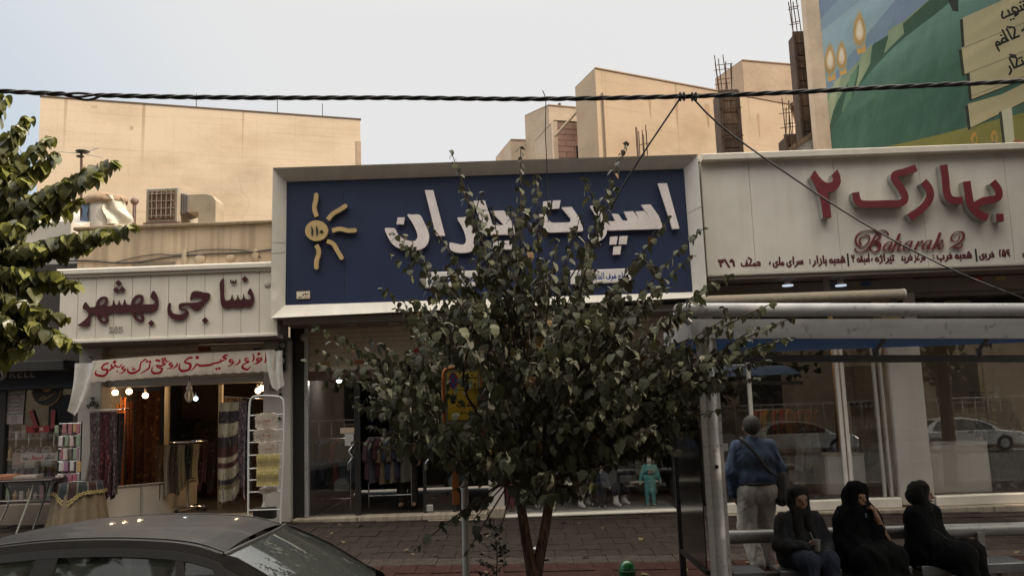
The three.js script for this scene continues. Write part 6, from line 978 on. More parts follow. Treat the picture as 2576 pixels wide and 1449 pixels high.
function shirt(w, h, d = 0.05) { const s = shp([[-w * 0.12, 0], [-w * 0.5, -h * 0.1], [-w * 0.62, -h * 0.5], [-w * 0.46, -h * 0.53], [-w * 0.4, -h * 0.26], [-w * 0.4, -h], [w * 0.4, -h], [w * 0.4, -h * 0.26], [w * 0.46, -h * 0.53], [w * 0.62, -h * 0.5], [w * 0.5, -h * 0.1], [w * 0.12, 0], [0, -h * 0.04]]); return new THREE.ExtrudeGeometry(s, { depth: d, bevelEnabled: true, bevelSize: 0.012, bevelThickness: 0.012, bevelSegments: 1 }).translate(0, 0, -d / 2); }
reseed(101);
// fabric shop: lamps
for (const [u, v, z, l] of [[288, 988, -14.7, 'lit warm bulb at the far left inside the fabric shop, above a white card'], [323, 985, -14.95, 'lit warm bulb second from the left inside the fabric shop'], [364, 995, -15.2, 'lit warm bulb third from the left, nearest the left door post'], [648, 983, -15.4, 'lit warm bulb lowest of the three at the right inside the fabric shop'], [657, 977, -15.0, 'lit warm bulb in the middle of the three at the right inside the shop'], [673, 971, -14.7, 'lit warm bulb highest of the three beside the banner tail']]) { const p = P(u, v, z); lamp(p.x, p.y, z, 0.7, l, 'light bulb', [1, 0.66, 0.34], 0.05, 14, 'warm bulbs in the fabric shop'); }
{ const p = P(491, 1003, -16.5); lamp(p.x, p.y, -16.5, 0.25, 'small cold white bulb glowing deep in the fabric shop doorway', 'light bulb', [0.75, 0.92, 1], 0.04, 8); }
{
  const p = P(475, 970, -13.9), t = thing('spiral_bulb', 'big unlit white spiral bulb hanging in the fabric shop doorway', 'light bulb', null, V(p.x, p.y, -13.9)), w = M(0.72, 0.69, 0.62, 0.4);
  mesh('cord', rod([0, 0.06, 0], [0.005, 0.3, 0], 0.006, 5), m.wire, t); mesh('base', lathe([[0.012, 0.07], [0.022, 0.06], [0.025, 0.0], [0.042, -0.02], [0.045, -0.07], [0, -0.08]], 0, 0, 0), w, t);
  for (let i = 0; i < 6; i++) { const a = i * PI / 3, c = Math.cos(a), s = Math.sin(a); mesh('glass_loop', tube([[c * 0.02, -0.07, s * 0.02], [c * 0.055, -0.12, s * 0.055], [c * 0.062, -0.17, s * 0.062], [c * 0.035, -0.235, s * 0.035], [0, -0.26, 0]], 0.011, 6), w, t); }
}
// textiles
const textile = (name, label, u, v, z, w, h, mat, folds, amp, ry = 0, group) => { const p = P(u, v, z), o = tag(mesh(name, drape(w, h, folds, amp), mat, scene, true), label, 'textile', group); o.position.set(p.x, p.y, z); o.rotation.y = ry; return o; };
{
  const A = (b, ...p) => fabric(p, b);
  textile('hanging_scarf', 'grey and red patterned scarf, leftmost on the rail at the shop pillar', 243, 1038, -13.62, 0.2, 1.18, A('#4a4244', '#6e2429', '#a09490', '#262022'), 2, 0.03, 0.3);
  textile('hanging_scarf', 'dark red flowered scarf second from left on the rail at the shop pillar', 262, 1036, -13.6, 0.2, 1.3, A('#340f14', '#6a1c24', '#8a5658', '#160a0e'), 2, 0.03, -0.2);
  textile('hanging_scarf', 'mauve flowered scarf third from left on the rail at the shop pillar', 281, 1036, -13.62, 0.17, 1.36, A('#3c2d31', '#6e4a52', '#9a8a88', '#1c1416'), 2, 0.03, 0.2);
  textile('hanging_scarf', 'black and brown scarf nearest the doorway on the rail at the shop pillar', 298, 1040, -13.66, 0.16, 1.2, A('#1c1416', '#4a2026', '#5a4a3a', '#0c0a0a'), 2, 0.03);
  const r = P(236, 1034, -13.62), q = P(304, 1032, -13.62), t = thing('scarf_rail', 'thin metal rail that the patterned scarves hang from', 'rail'); mesh('rail', rod(V(r.x, r.y + 0.01, -13.61), V(q.x, q.y + 0.01, -13.63), 0.01), m.chrome, t); mesh('rail_arm', rod(V(q.x - 0.05, q.y + 0.01, -13.62), V(q.x - 0.05, q.y + 0.03, -14.02), 0.01), m.chrome, t);
  textile('hanging_throw', 'cream throw with brown bands hanging at the right of the doorway', 575, 1012, -13.75, 0.3, 1.45, striped(['#8a7f68', '#2c2428', '#6a5c46', '#948a76', '#41201c']), 2, 0.04, 0.3);
  textile('hanging_throw', 'pink and navy ikat throw hanging beside the cream throw', 600, 1008, -13.85, 0.26, 1.45, A('#6a5a60', '#26283a', '#b8a0a0', '#3c3440'), 2, 0.04, -0.2);
  textile('hanging_throw', 'navy patterned throw behind the white ladder stand', 619, 1010, -13.95, 0.2, 1.3, A('#23242e', '#5a5a66', '#8a8288', '#121218'), 2, 0.03);
  const k = P(565, 1003, -13.8), k2 = P(640, 1006, -13.9), tr = thing('throw_rail', 'metal arm at the right of the doorway that the throws hang from', 'rail'); mesh('rail', rod(V(k.x, k.y + 0.03, -13.7), V(k2.x, k2.y + 0.02, -13.95), 0.011), m.chrome, tr); mesh('rail_arm', rod(V(k2.x - 0.02, k2.y + 0.02, -13.95), V(k2.x - 0.02, k2.y + 0.02, -14.9), 0.011), m.chrome, tr);
  // goods inside the shop
  const ins = [[292, 1000, -15.1, 0.28, 1.5, '#8a4a20', 'orange-brown cloth on the inner left wall under the bulbs'], [352, 985, -15.9, 0.75, 1.75, '#3a2010', 'dark brown brocade curtain at the left of the shop behind the bulbs'], [318, 1010, -15.5, 0.25, 1.6, '#5a2c18', 'russet patterned cloth beside the brocade curtain'], [450, 1055, -17.8, 0.9, 1.2, '#2c221c', 'dark bolt of cloth at the back between the door posts'], [520, 1060, -17.6, 0.5, 1.2, '#4a3e2c', 'olive cloth at the back right of the shop'], [590, 1000, -16.0, 0.35, 0.9, '#6a5c4a', 'pale cloth hanging behind the throws']];
  for (const [u, v, z, w, h, c, l] of ins) textile('hanging_fabric', l, u, v, z, w, h, fabric(['#6a4020', '#1a120c', '#8a6a40', c], c, 300), 5, 0.04);
  const card = P(288, 1006, -14.6); const cd = thing('price_card', 'white card hanging under the leftmost bulb in the fabric shop', 'card', null, V(card.x, card.y, -14.6)); mesh('card', box(0.17, 0.15, 0.006, 0, 0, 0), M(0.45, 0.45, 0.45, 0.8), cd); mesh('string', rod([0, 0.07, 0], [0, 0.3, 0], 0.003, 4), m.wire, cd);
}
{ // round garment rail with folded cloths
  const p = P(470, 1275, -14.9), top = P(470, 1112, -14.9), t = thing('round_rail', 'chrome round rail stand hung with beige cloths in the fabric shop doorway', 'clothes rail', null, V(p.x, 0.5, -14.9)), h = top.y - 0.5;
  mesh('top_ring', new THREE.TorusGeometry(0.3, 0.013, 8, 36).rotateX(PI / 2).translate(0, h, 0), m.chrome, t); mesh('top_spoke', rod([-0.3, h, 0], [0.3, h, 0], 0.01), m.chrome, t); mesh('pole', rod([0, 0.05, 0], [0, h, 0], 0.018), m.chrome, t);
  for (const a of [0.2, PI / 2 + 0.2]) mesh('foot', rod([-0.32 * Math.cos(a), 0.08, -0.32 * Math.sin(a)], [0.32 * Math.cos(a), 0.08, 0.32 * Math.sin(a)], 0.018), m.chrome, t);
  for (const a of [0.2, PI / 2 + 0.2, PI + 0.2, -PI / 2 + 0.2]) mesh('caster', ball(0.035, 0.32 * Math.cos(a), 0.04, 0.32 * Math.sin(a)), m.dark, t);
  [['#5c4630', 'brown', -0.36, 1.25, 0.2], ['#a09484', 'ivory', -0.22, 1.1, 0.14], ['#4f4438', 'grey brown', -0.11, 1.05, 0.16], ['#8f7d62', 'tan', 0.0, 1.05, 0.13], ['#2a2520', 'black', 0.1, 0.9, 0.12], ['#a08a66', 'cream', 0.2, 0.82, 0.18], ['#4a2a24', 'russet', 0.33, 1.0, 0.17], ['#3a322a', 'dark brown', 0.43, 1.05, 0.14]].forEach(([c, n, x, l, w], i) => { const o = tag(mesh('hanging_cloth', drape(w, l * 0.72, 2, 0.022), fabric([c, '#00000055', '#d8ccb4'], c, 60), scene, true), n + ' cloth hanging ' + ['first', 'second', 'third', 'fourth', 'fifth', 'sixth', 'seventh', 'eighth'][i] + ' from the left on the round chrome rail', 'textile'); o.position.set(p.x + x, top.y - 0.03, -14.9 + 0.3 * Math.sqrt(Math.max(0, 1 - (x / 0.46) ** 2))); o.rotation.y = -x * 1.2; });
}
{ // white ladder stand with lace
  const z = -13.3, L = P(628, 1007, z), R = P(712, 1007, z), b = P(628, 1307, z), t = thing('ladder_stand', 'white tubular ladder stand hung with lace cloths by the shop pillar', 'display stand'), w = M(0.5, 0.49, 0.46, 0.4), b2 = P(709, 1316, z);
  mesh('side_rail', tube([[b.x, b.y, z + 0.1], [L.x, L.y - 0.02, z], [L.x + 0.02, L.y + 0.03, z], [L.x + 0.07, L.y + 0.055, z], [R.x - 0.07, R.y + 0.055, z], [R.x - 0.02, R.y + 0.03, z], [R.x, R.y - 0.02, z], [b2.x, b2.y, z + 0.1]], 0.016, 8, 70), w, t);
  for (const v of [1044, 1082, 1112, 1144, 1177, 1206, 1236, 1281]) { const y = P(670, v, z).y, f = (L.y - y) / (L.y - b.y); mesh('rung', rod([L.x + (b.x - L.x) * f, y, z + 0.1 * f], [R.x + (b2.x - R.x) * f, y, z + 0.1 * f], 0.011), w, t); }
  const lace = (y) => picMat(128, 96, (g, W, H) => { g.fillStyle = y ? '#9c8d5e' : '#a5978a'; g.fillRect(0, 0, W, H); g.strokeStyle = y ? '#8a742f' : '#8a7568'; g.lineWidth = 3; if (y) { g.strokeRect(12, 12, W - 24, H - 24); g.strokeRect(24, 26, W - 48, H - 52); } else { for (let i = 0; i < 9; i++) { g.beginPath(); g.arc(rr(10, W - 10), rr(10, H - 10), rr(6, 14), 0, 7); g.stroke(); } } g.fillStyle = '#8a4a3c'; if (!y) for (let i = -1; i < 2; i++) { g.beginPath(); g.arc(W / 2 + i * 14, H / 2, 5, 0, 7); g.fill(); } paint(g, 70, ['#fff8e0', '#6a5a48'], 0.25); }, 0.95);
  [[640, 1039, 700, 1080, 0, 'ivory lace runner on the top rung of the white ladder'], [636, 1079, 703, 1113, 0, 'ivory scalloped lace on the second rung of the white ladder'], [649, 1110, 700, 1150, 0, 'ivory oval lace with three dots midway down the white ladder'], [644, 1142, 703, 1184, 1, 'upper yellow embroidered mat on the white ladder'], [644, 1183, 701, 1223, 1, 'lower yellow embroidered mat on the white ladder'], [652, 1224, 696, 1243, 0, 'small ivory lace at the bottom of the white ladder']].forEach(([u0, v0, u1, v1, y, l], i) => {
    const q = rc(u0, v0, u1, v1, z + 0.04 + i * 0.015); let g;
    if (y) g = new THREE.PlaneGeometry(q.w, q.h, 8, 6); else { const n = 44, s = shp(Array.from({ length: n }, (_, k) => { const a = k / n * 2 * PI, c = Math.cos(a), sn = Math.sin(a), e = 1 + 0.05 * Math.sin(a * 14), sq = 1 / Math.pow(Math.pow(Math.abs(c), 5) + Math.pow(Math.abs(sn), 5), 0.2); return [c * sq * e * q.w / 2, sn * sq * e * q.h / 2]; })); g = new THREE.ShapeGeometry(s); const uv = g.attributes.uv, p = g.attributes.position; for (let k = 0; k < p.count; k++) uv.setXY(k, p.getX(k) / q.w + 0.5, p.getY(k) / q.h + 0.5); }
    const p = g.attributes.position; for (let k = 0; k < p.count; k++) p.setZ(k, 0.012 * Math.sin(p.getX(k) * 40) + 0.01 * Math.sin(p.getY(k) * 30)); g.computeVertexNormals();
    const o = tag(mesh('lace_cloth', g, lace(y), scene, true), l, 'lace cloth'); o.position.set(q.x, q.y, z + 0.045 + i * 0.015);
  });
  const bx = rc(632, 1284, 684, 1304, z); const bn = thing('black_crate', 'black ribbed crate at the foot of the white ladder stand', 'crate', null, V(bx.x, bx.y0 - 0.02, z - 0.15)); mesh('crate', cbox(bx.w, 0.16, 0.2, 0, 0.08, 0, 0.01), m.dark, bn); for (let i = 0; i < 9; i++) mesh('rib', box(0.012, 0.15, 0.012, -bx.w / 2 + 0.02 + i * (bx.w - 0.04) / 8, 0.08, 0.105), m.darkFrame, bn);
  const br = P(664, 1270, z - 0.25), bo = thing('floor_brush', 'grey brush head on a thin handle behind the white ladder', 'brush', null, V(br.x, br.y, z - 0.25)); mesh('handle', rod([0, 0.02, 0], [0.01, 0.6, -0.05], 0.012), m.greySide, bo); mesh('head', lathe([[0.07, -0.08], [0.05, -0.03], [0.02, 0.04], [0, 0.05]], 0, 0, 0), m.greySide, bo);
}
{ // round table with long skirt and cover
  const z = -13.45, p = P(198, 1212, z), x = p.x, y1 = p.y, t = thing('round_table', 'small round table under a long pleated beige skirt', 'table'), y0 = G(x, z) + 0.005, n = 120, pos = [], idx = [];
  for (let j = 0; j <= 6; j++) for (let i = 0; i <= n; i++) { const a = i / n * 2 * PI, v = j / 6, r = 0.33 + 0.1 * v + 0.028 * v * Math.sin(a * 16) + 0.01 * v * Math.sin(a * 5); pos.push(x + r * Math.cos(a), y1 - 0.01 - (y1 - 0.01 - y0) * v, z + r * Math.sin(a)); }
  for (let j = 0; j < 6; j++) for (let i = 0; i < n; i++) { const q = j * (n + 1) + i; idx.push(q, q + n + 1, q + 1, q + 1, q + n + 1, q + n + 2); }
  const g = new THREE.BufferGeometry(); g.setAttribute('position', new THREE.Float32BufferAttribute(pos, 3)); g.setIndex(idx); g.computeVertexNormals();
  mesh('skirt', g, M(0.20, 0.145, 0.085, 0.8, { tex: 'cloth', size: 0.5 }), t); mesh('tabletop', rod([x, y1 - 0.03, z], [x, y1 - 0.012, z], 0.325, 30), m.wood, t);
  const c = thing('patchwork_cover', 'dark patchwork cover with scalloped gold edge and a pointed corner on the round table', 'table cover'), cp = [], ci = [], uv = [];
  for (let j = 0; j <= 6; j++) for (let i = 0; i <= n; i++) { const a = i / n * 2 * PI, v = j / 6, tip = 0.17 * Math.pow(Math.max(0, Math.cos((a - PI / 2) * 1)), 14), drop = Math.max(0, v - 0.5) * 2 * (0.17 + 0.012 * Math.sin(a * 44) + tip), r = v < 0.5 ? v * 2 * 0.34 : 0.34 + 0.05 * (v - 0.5) * 2 + 0.014 * (v - 0.5) * 2 * Math.sin(a * 11); cp.push(x + r * Math.cos(a), y1 + 0.004 - drop, z + r * Math.sin(a)); uv.push(i / n, 1 - v); }
  for (let j = 0; j < 6; j++) for (let i = 0; i < n; i++) { const q = j * (n + 1) + i; ci.push(q, q + 1, q + n + 1, q + 1, q + n + 2, q + n + 1); }
  const cg = new THREE.BufferGeometry(); cg.setAttribute('position', new THREE.Float32BufferAttribute(cp, 3)); cg.setAttribute('uv', new THREE.Float32BufferAttribute(uv, 2)); cg.setIndex(ci); cg.computeVertexNormals();
  mesh('cover', cg, picMat(1024, 256, (g2, W, H) => { for (let i = 0; i < 16; i++) { g2.fillStyle = i % 2 ? '#2c1712' : '#22262b'; g2.fillRect(i * 64, 0, 64, H); g2.strokeStyle = '#77725f'; g2.lineWidth = 3; g2.strokeRect(i * 64 + 3, 30, 58, H); } paint(g2, 500, ['#3f1f16', '#2c3236', '#120f0c'], 0.5); g2.fillStyle = '#8f7d52'; g2.fillRect(0, H - 34, W, 34); g2.fillStyle = '#2c261a'; for (let i = 0; i < 64; i++) { g2.beginPath(); g2.arc(i * 16 + 8, H - 18, 5, 0, 7); g2.fill(); } }, 0.95), c, true);
  const pp = thing('paper_sheet', 'pale paper lying on the round table cover', 'paper', null, V(x + 0.03, y1 + 0.012, z + 0.1)); mesh('sheet', box(0.2, 0.006, 0.12), M(0.3, 0.3, 0.29, 0.8), pp);
}
{ // folding table at the left
  const z = -13.1, a = P(-40, 1205, z), b = P(138, 1190, z), y = P(60, 1207, z).y, t = thing('folding_table', 'dark folding table with bent tube legs in front of the cosmetics window', 'table');
  mesh('tabletop', cb(a.x, b.x, y - 0.03, y, z - 0.5, z + 0.1, 0.01), M(0.05, 0.035, 0.03, 0.5, { tex: 'wood', size: 0.8 }), t); const tb = m.greySide, g0 = G(-7.5, z);
  for (const zz of [z + 0.02, z - 0.42]) { mesh('leg', tube([[b.x - 0.3, y - 0.03, zz], [b.x - 0.34, y - 0.2, zz], [b.x - 0.5, g0, zz + 0.06]], 0.014, 6), tb, t); mesh('leg', tube([[b.x - 1.0, y - 0.03, zz], [b.x - 0.9, y - 0.25, zz], [b.x - 1.05, g0, zz + 0.06]], 0.014, 6), tb, t); } mesh('cross_brace', rod([b.x - 1.0, y - 0.3, z], [b.x - 0.36, y - 0.3, z], 0.01), tb, t);
  const it = (name, label, cat, x, w, h, d, c, zz = z - 0.1) => { const o = thing(name, label, cat, null, V(x, y + 0.001, zz)); mesh('body', cbox(w, h, d, 0, h / 2, 0, 0.008), M(...c, 0.6), o); mesh('lid', box(w * 0.9, 0.01, d * 0.9, 0, h + 0.006, 0), M(c[0] * 1.3, c[1] * 1.3, c[2] * 1.3, 0.6), o); };
  it('gift_box', 'flat orange-brown box on the folding table', 'box', b.x - 0.75, 0.3, 0.07, 0.2, [0.25, 0.1, 0.05]); it('tray', 'pale flat tray at the middle of the folding table', 'tray', b.x - 0.45, 0.34, 0.05, 0.22, [0.22, 0.18, 0.15]); it('yellow_box', 'yellow box at the left end of the folding table', 'box', b.x - 1.05, 0.2, 0.09, 0.16, [0.35, 0.26, 0.06]);
  // cosmetics displays behind the glass and by the door
  const st = P(172, 1190, -13.5), ds = thing('blister_stand', 'wire stand hung with packets of pink and white accessories by the cosmetics window', 'display stand', null, V(st.x, G(st.x, -13.5), -13.5)), sh = P(172, 1062, -13.5).y - G(st.x, -13.5);
  for (const s of [-1, 1]) mesh('upright', rod([s * 0.17, 0, 0], [s * 0.17, sh, 0], 0.01), m.darkFrame, ds); mesh('foot', bb(-0.2, 0.2, 0, 0.03, -0.15, 0.15), m.darkFrame, ds);
  const cols = [[0.3, 0.12, 0.14], [0.42, 0.34, 0.3], [0.3, 0.08, 0.12], [0.2, 0.24, 0.16], [0.4, 0.24, 0.1], [0.25, 0.13, 0.2], [0.45, 0.42, 0.4]].map((c) => M(...c, 0.5));
  for (let j = 0; j < 5; j++) { mesh('hook_bar', rod([-0.17, sh - 0.02 - j * 0.19, 0.01], [0.17, sh - 0.02 - j * 0.19, 0.01], 0.006), m.chrome, ds); for (let i = 0; i < 5; i++) mesh('packet', cbox(0.058, rr(0.12, 0.17), 0.03, -0.14 + i * 0.07, sh - 0.1 - j * 0.19, 0.03 + rr(0, 0.02), 0.006).rotateZ(rr(-0.05, 0.05)), pick(cols), ds); }
  // inside the window: shelves of goods
  const sv = thing('cosmetics_shelf', 'shelves of small bottles and boxes inside the cosmetics window', 'shelf', null, V(-7.75, 0.8, -14.6)); for (let j = 0; j < 4; j++) { mesh('shelf_board', bb(-0.75, 0.7, j * 0.33, j * 0.33 + 0.025, -0.2, 0.2), m.inPale, sv); for (let i = 0; i < 13; i++) { const hh = rr(0.1, 0.24), c = pick(cols); mesh(rnd() < 0.5 ? 'bottle' : 'carton', rnd() < 0.5 ? lathe([[0, 0], [0.035, 0], [0.035, hh * 0.7], [0.014, hh * 0.8], [0.014, hh], [0, hh]], -0.68 + i * 0.11, j * 0.33 + 0.026, 0.1, 10) : cbox(0.07, hh, 0.06, -0.68 + i * 0.11, j * 0.33 + 0.026 + hh / 2, 0.1, 0.006), c, sv); } }
  const bag = (u, v, l, c) => { const p = P(u, v, -14.3), o = thing('gift_bag', l, 'bag', null, V(p.x, p.y, -14.3)); mesh('body', cbox(0.18, 0.26, 0.08, 0, 0.13, 0, 0.01), M(...c, 0.6), o); mesh('handle', new THREE.TorusGeometry(0.05, 0.006, 6, 14, PI).translate(0, 0.26, 0.03), m.greySide, o); };
  bag(45, 1180, 'pink and silver gift bag low in the cosmetics window', [0.4, 0.28, 0.26]); bag(75, 1178, 'cream gift bag low in the cosmetics window', [0.42, 0.36, 0.3]); bag(118, 1172, 'striped grey gift bag low in the cosmetics window', [0.22, 0.26, 0.27]);
  const lf = rc(13, 977, 60, 1067, -13.99), lt = thing('price_list', 'white list of seven paper strips stuck on the cosmetics window', 'poster'); for (let i = 0; i < 7; i++) { const h = lf.h * (i < 6 ? 0.105 : 0.36), y2 = lf.y1 - i * lf.h * 0.107; mesh('paper_strip', new THREE.BoxGeometry(lf.w, h - 0.006, 0.003).translate(lf.x - i * 0.003, y2 - h / 2, -13.99), picMat(128, i < 6 ? 32 : 110, (g, W, H) => { g.fillStyle = '#8d8583'; g.fillRect(0, 0, W, H); persian(g, pick(['k-r-a-t-y-n m-v', 'r-n-g m-v', 'a-b-r-v', 'k-v-p m-v', 't-t-v-y l-b']), W - 8, i < 6 ? 22 : 24, 20, 3, i % 3 === 2 ? '#7a2a22' : '#2c2a2a', 0, 100); if (i === 6) for (let k = 0; k < 3; k++) persian(g, 'm-n-y k-v-r', 90, 50 + k * 22, 14, 2, '#2c2a2a', 0, 46); }), lt, true); }
  const rs = P(115, 985, -13.99), ro = thing('black_rosette', 'black scalloped rosette with gold edge stuck on the cosmetics window', 'sticker', null, V(rs.x, rs.y, -13.99)); const rsh = (r, k) => shp(Array.from({ length: 96 }, (_, i) => { const a = i / 96 * 2 * PI, q = r * (1 + k * Math.sin(a * 20)); return [q * Math.cos(a), q * Math.sin(a)]; }));
  const gd = M(0.3, 0.19, 0.04, 0.4); mesh('gold_edge', plate(rsh(0.235, 0.035), 0.003, 0), gd, ro); mesh('disc', plate(rsh(0.222, 0.035), 0.003, 0.002), m.black, ro); mesh('emblem', plate(shp(smoothPts([[-0.06, 0.1], [0.05, 0.12], [0.07, 0.02], [0.0, -0.01], [-0.06, 0.03]], true)), 0.002, 0.005), gd, ro);
  for (const l of [[-0.1, -0.11, 0.01, -0.04, -0.08, 0.012, 0.02, -0.11, 0.008], [-0.12, -0.13, 0.008, -0.02, -0.12, 0.012, 0.15, -0.02, 0.008]]) { const q = []; for (let i = 0; i < l.length; i += 3) q.push([l[i], l[i + 1], l[i + 2]]); mesh('scroll_line', plate(shp(ribbon(q)), 0.002, 0.0055), gd, ro); }
  const po = (u0, v0, u1, v1, name, l, cat, W, H, draw) => { const q = rc(u0, v0, u1, v1, -13.985); return tag(mesh(name, new THREE.BoxGeometry(q.w, q.h, 0.004).translate(q.x, q.y, -13.985), picMat(W, H, draw), scene, true), l, cat); };
  po(60, 927, 200, 948, 'window_poster', 'long dark brown poster with a painted face along the top of the cosmetics window', 'poster', 512, 80, (g, W, H) => { g.fillStyle = '#2c1c18'; g.fillRect(0, 0, W, H); paint(g, 120, ['#6a2a20', '#8a4a36', '#1c1210'], 0.5); g.fillStyle = '#8a8280'; g.font = '40px sans-serif'; g.fillText('wet n wild', 150, 52); });
  po(63, 1072, 122, 1088, 'red_poster', 'red strip poster with white letters in the middle of the cosmetics window', 'poster', 256, 70, (g, W, H) => { g.fillStyle = '#7a1a1a'; g.fillRect(0, 0, W, H); g.fillStyle = '#c8bcb8'; g.font = 'bold 44px sans-serif'; g.fillText('.OE', 120, 50); });
  po(50, 1140, 165, 1160, 'white_notice', 'white notice strip with red and black Persian words across the cosmetics window', 'poster', 512, 96, (g, W, H) => { g.fillStyle = '#8f8780'; g.fillRect(0, 0, W, H); persian(g, 'a-d-k-l-n', 380, 66, 54, 9, '#221c1a', 0, 120); persian(g, 'a-v-r-j-y-n-a-l', 250, 66, 54, 9, '#7a1c1c', 0, 150); persian(g, 'r-s-y-d', 90, 66, 54, 9, '#221c1a', 0, 76); });
  for (const [u, s] of [[82, -0.35], [131, 0]]) { const q = P(u, 1055, -13.98), o = thing('red_ribbon', s ? 'slanting red strap hanging left in the cosmetics window' : 'upright red strap hanging right in the cosmetics window', 'strap', null, V(q.x, q.y, -13.98)); mesh('strap', cbox(0.07, 0.3, 0.006, 0, 0, 0, 0.002).rotateZ(-s), m.redDim, o); mesh('tip', new THREE.ConeGeometry(0.06, 0.08, 4).rotateX(PI).translate(-s * 0.15, -0.18, 0), m.redDim, o); }
  const fn = P(231, 1016, -13.7), f = thing('small_fan', 'small round grey fan fixed on the left shop pillar', 'fan', null, V(fn.x, fn.y, -13.7)); mesh('guard', [new THREE.TorusGeometry(0.11, 0.006, 6, 24), new THREE.TorusGeometry(0.06, 0.004, 6, 20)], m.greySide, f); for (let i = 0; i < 10; i++) mesh('guard_wire', rod([0, 0, 0.02], [0.11 * Math.cos(i * PI / 5), 0.11 * Math.sin(i * PI / 5), 0], 0.003, 4), m.greySide, f); mesh('motor', rod([0, 0, -0.12], [0, 0, 0.02], 0.035), m.dark, f); mesh('blade', [0, 1, 2].map((i) => box(0.06, 0.09, 0.006, 0, 0.055, -0.01).rotateZ(i * 2.094)), m.darkFrame, f); mesh('bracket', rod([0, 0, -0.1], [-0.05, -0.1, -0.16], 0.012), m.greySide, f);
}
// ---------- figures ----------
const skinM = M(0.30, 0.165, 0.105, 0.55), hairM = M(0.02, 0.017, 0.015, 0.7);
function headGeo(at, yaw, tilt, k = 1) {                                          // head with nose, brow, jaw, ears; faces +z before turning
  const b = [[0, 0.03, -0.012, 0.088, 0, 0.02, 0.008, 0.083], [0, -0.02, 0.03, 0.062, 0, -0.075, 0.05, 0.034], [-0.035, -0.03, 0.03, 0.045, 0.035, -0.03, 0.03, 0.045], [0, 0.02, 0.088, 0.011, 0, -0.022, 0.108, 0.014], [-0.04, 0.032, 0.072, 0.016, 0.04, 0.032, 0.072, 0.016], [-0.015, -0.055, 0.086, 0.01, 0.015, -0.055, 0.086, 0.01], [-0.088, 0.012, -0.008, 0.012, -0.09, -0.02, -0.004, 0.014], [0.088, 0.012, -0.008, 0.012, 0.09, -0.02, -0.004, 0.014], [0, -0.06, -0.015, 0.052, 0, -0.16, -0.03, 0.056]];
  return blob(b, 0.0055, 0.007).scale(k, k, k).rotateX(tilt).rotateY(yaw).translate(at.x, at.y, at.z);
}
function faceBits(t, at, yaw, tilt) { for (const s of [-1, 1]) mesh('eye', ball(0.0125, s * 0.033, 0.012, 0.078).rotateX(tilt).rotateY(yaw).translate(at.x, at.y, at.z), M(0.03, 0.02, 0.015, 0.2), t); mesh('mouth', ball(1, 0, -0.057, 0.094, 0.024, 0.007, 0.008).rotateX(tilt).rotateY(yaw).translate(at.x, at.y, at.z), M(0.2, 0.07, 0.06, 0.6), t); }
function handGeo(at, dir, palm, curl, side) {                                      // wrist, pointing direction, palm normal
  const y = dir.clone().normalize(), z = palm.clone().addScaledVector(y, -palm.dot(y)).normalize(), x = new THREE.Vector3().crossVectors(y, z), b = [];
  for (const i of [-1.5, -0.5, 0.5, 1.5]) { b.push([0.012 * i, 0.01, 0, 0.017, 0.019 * i, 0.08, 0, 0.012]); const L = [0.062, 0.075, 0.07, 0.054][Math.round(i + 1.5)], c = curl, p1 = [0.0195 * i, 0.085 + L * 0.5 * Math.cos(c), L * 0.5 * Math.sin(c)], p2 = [0.0195 * i, p1[1] + L * 0.5 * Math.cos(c * 2.1), p1[2] + L * 0.5 * Math.sin(c * 2.1)]; b.push([0.0195 * i, 0.085, 0, 0.0098, ...p1, 0.009], [...p1, 0.009, ...p2, 0.0075]); }
  b.push([side * 0.02, 0.02, 0.004, 0.013, side * 0.048, 0.055, 0.018, 0.011], [side * 0.048, 0.055, 0.018, 0.0105, side * 0.05, 0.085, 0.028, 0.009], [0, 0.02, 0, 0.022, 0, -0.03, 0, 0.023]);
  return blob(b, 0.0045, 0.0035).applyMatrix4(new THREE.Matrix4().makeBasis(x, y, z).setPosition(at));
}
const flat = (b) => b.map((q) => q);
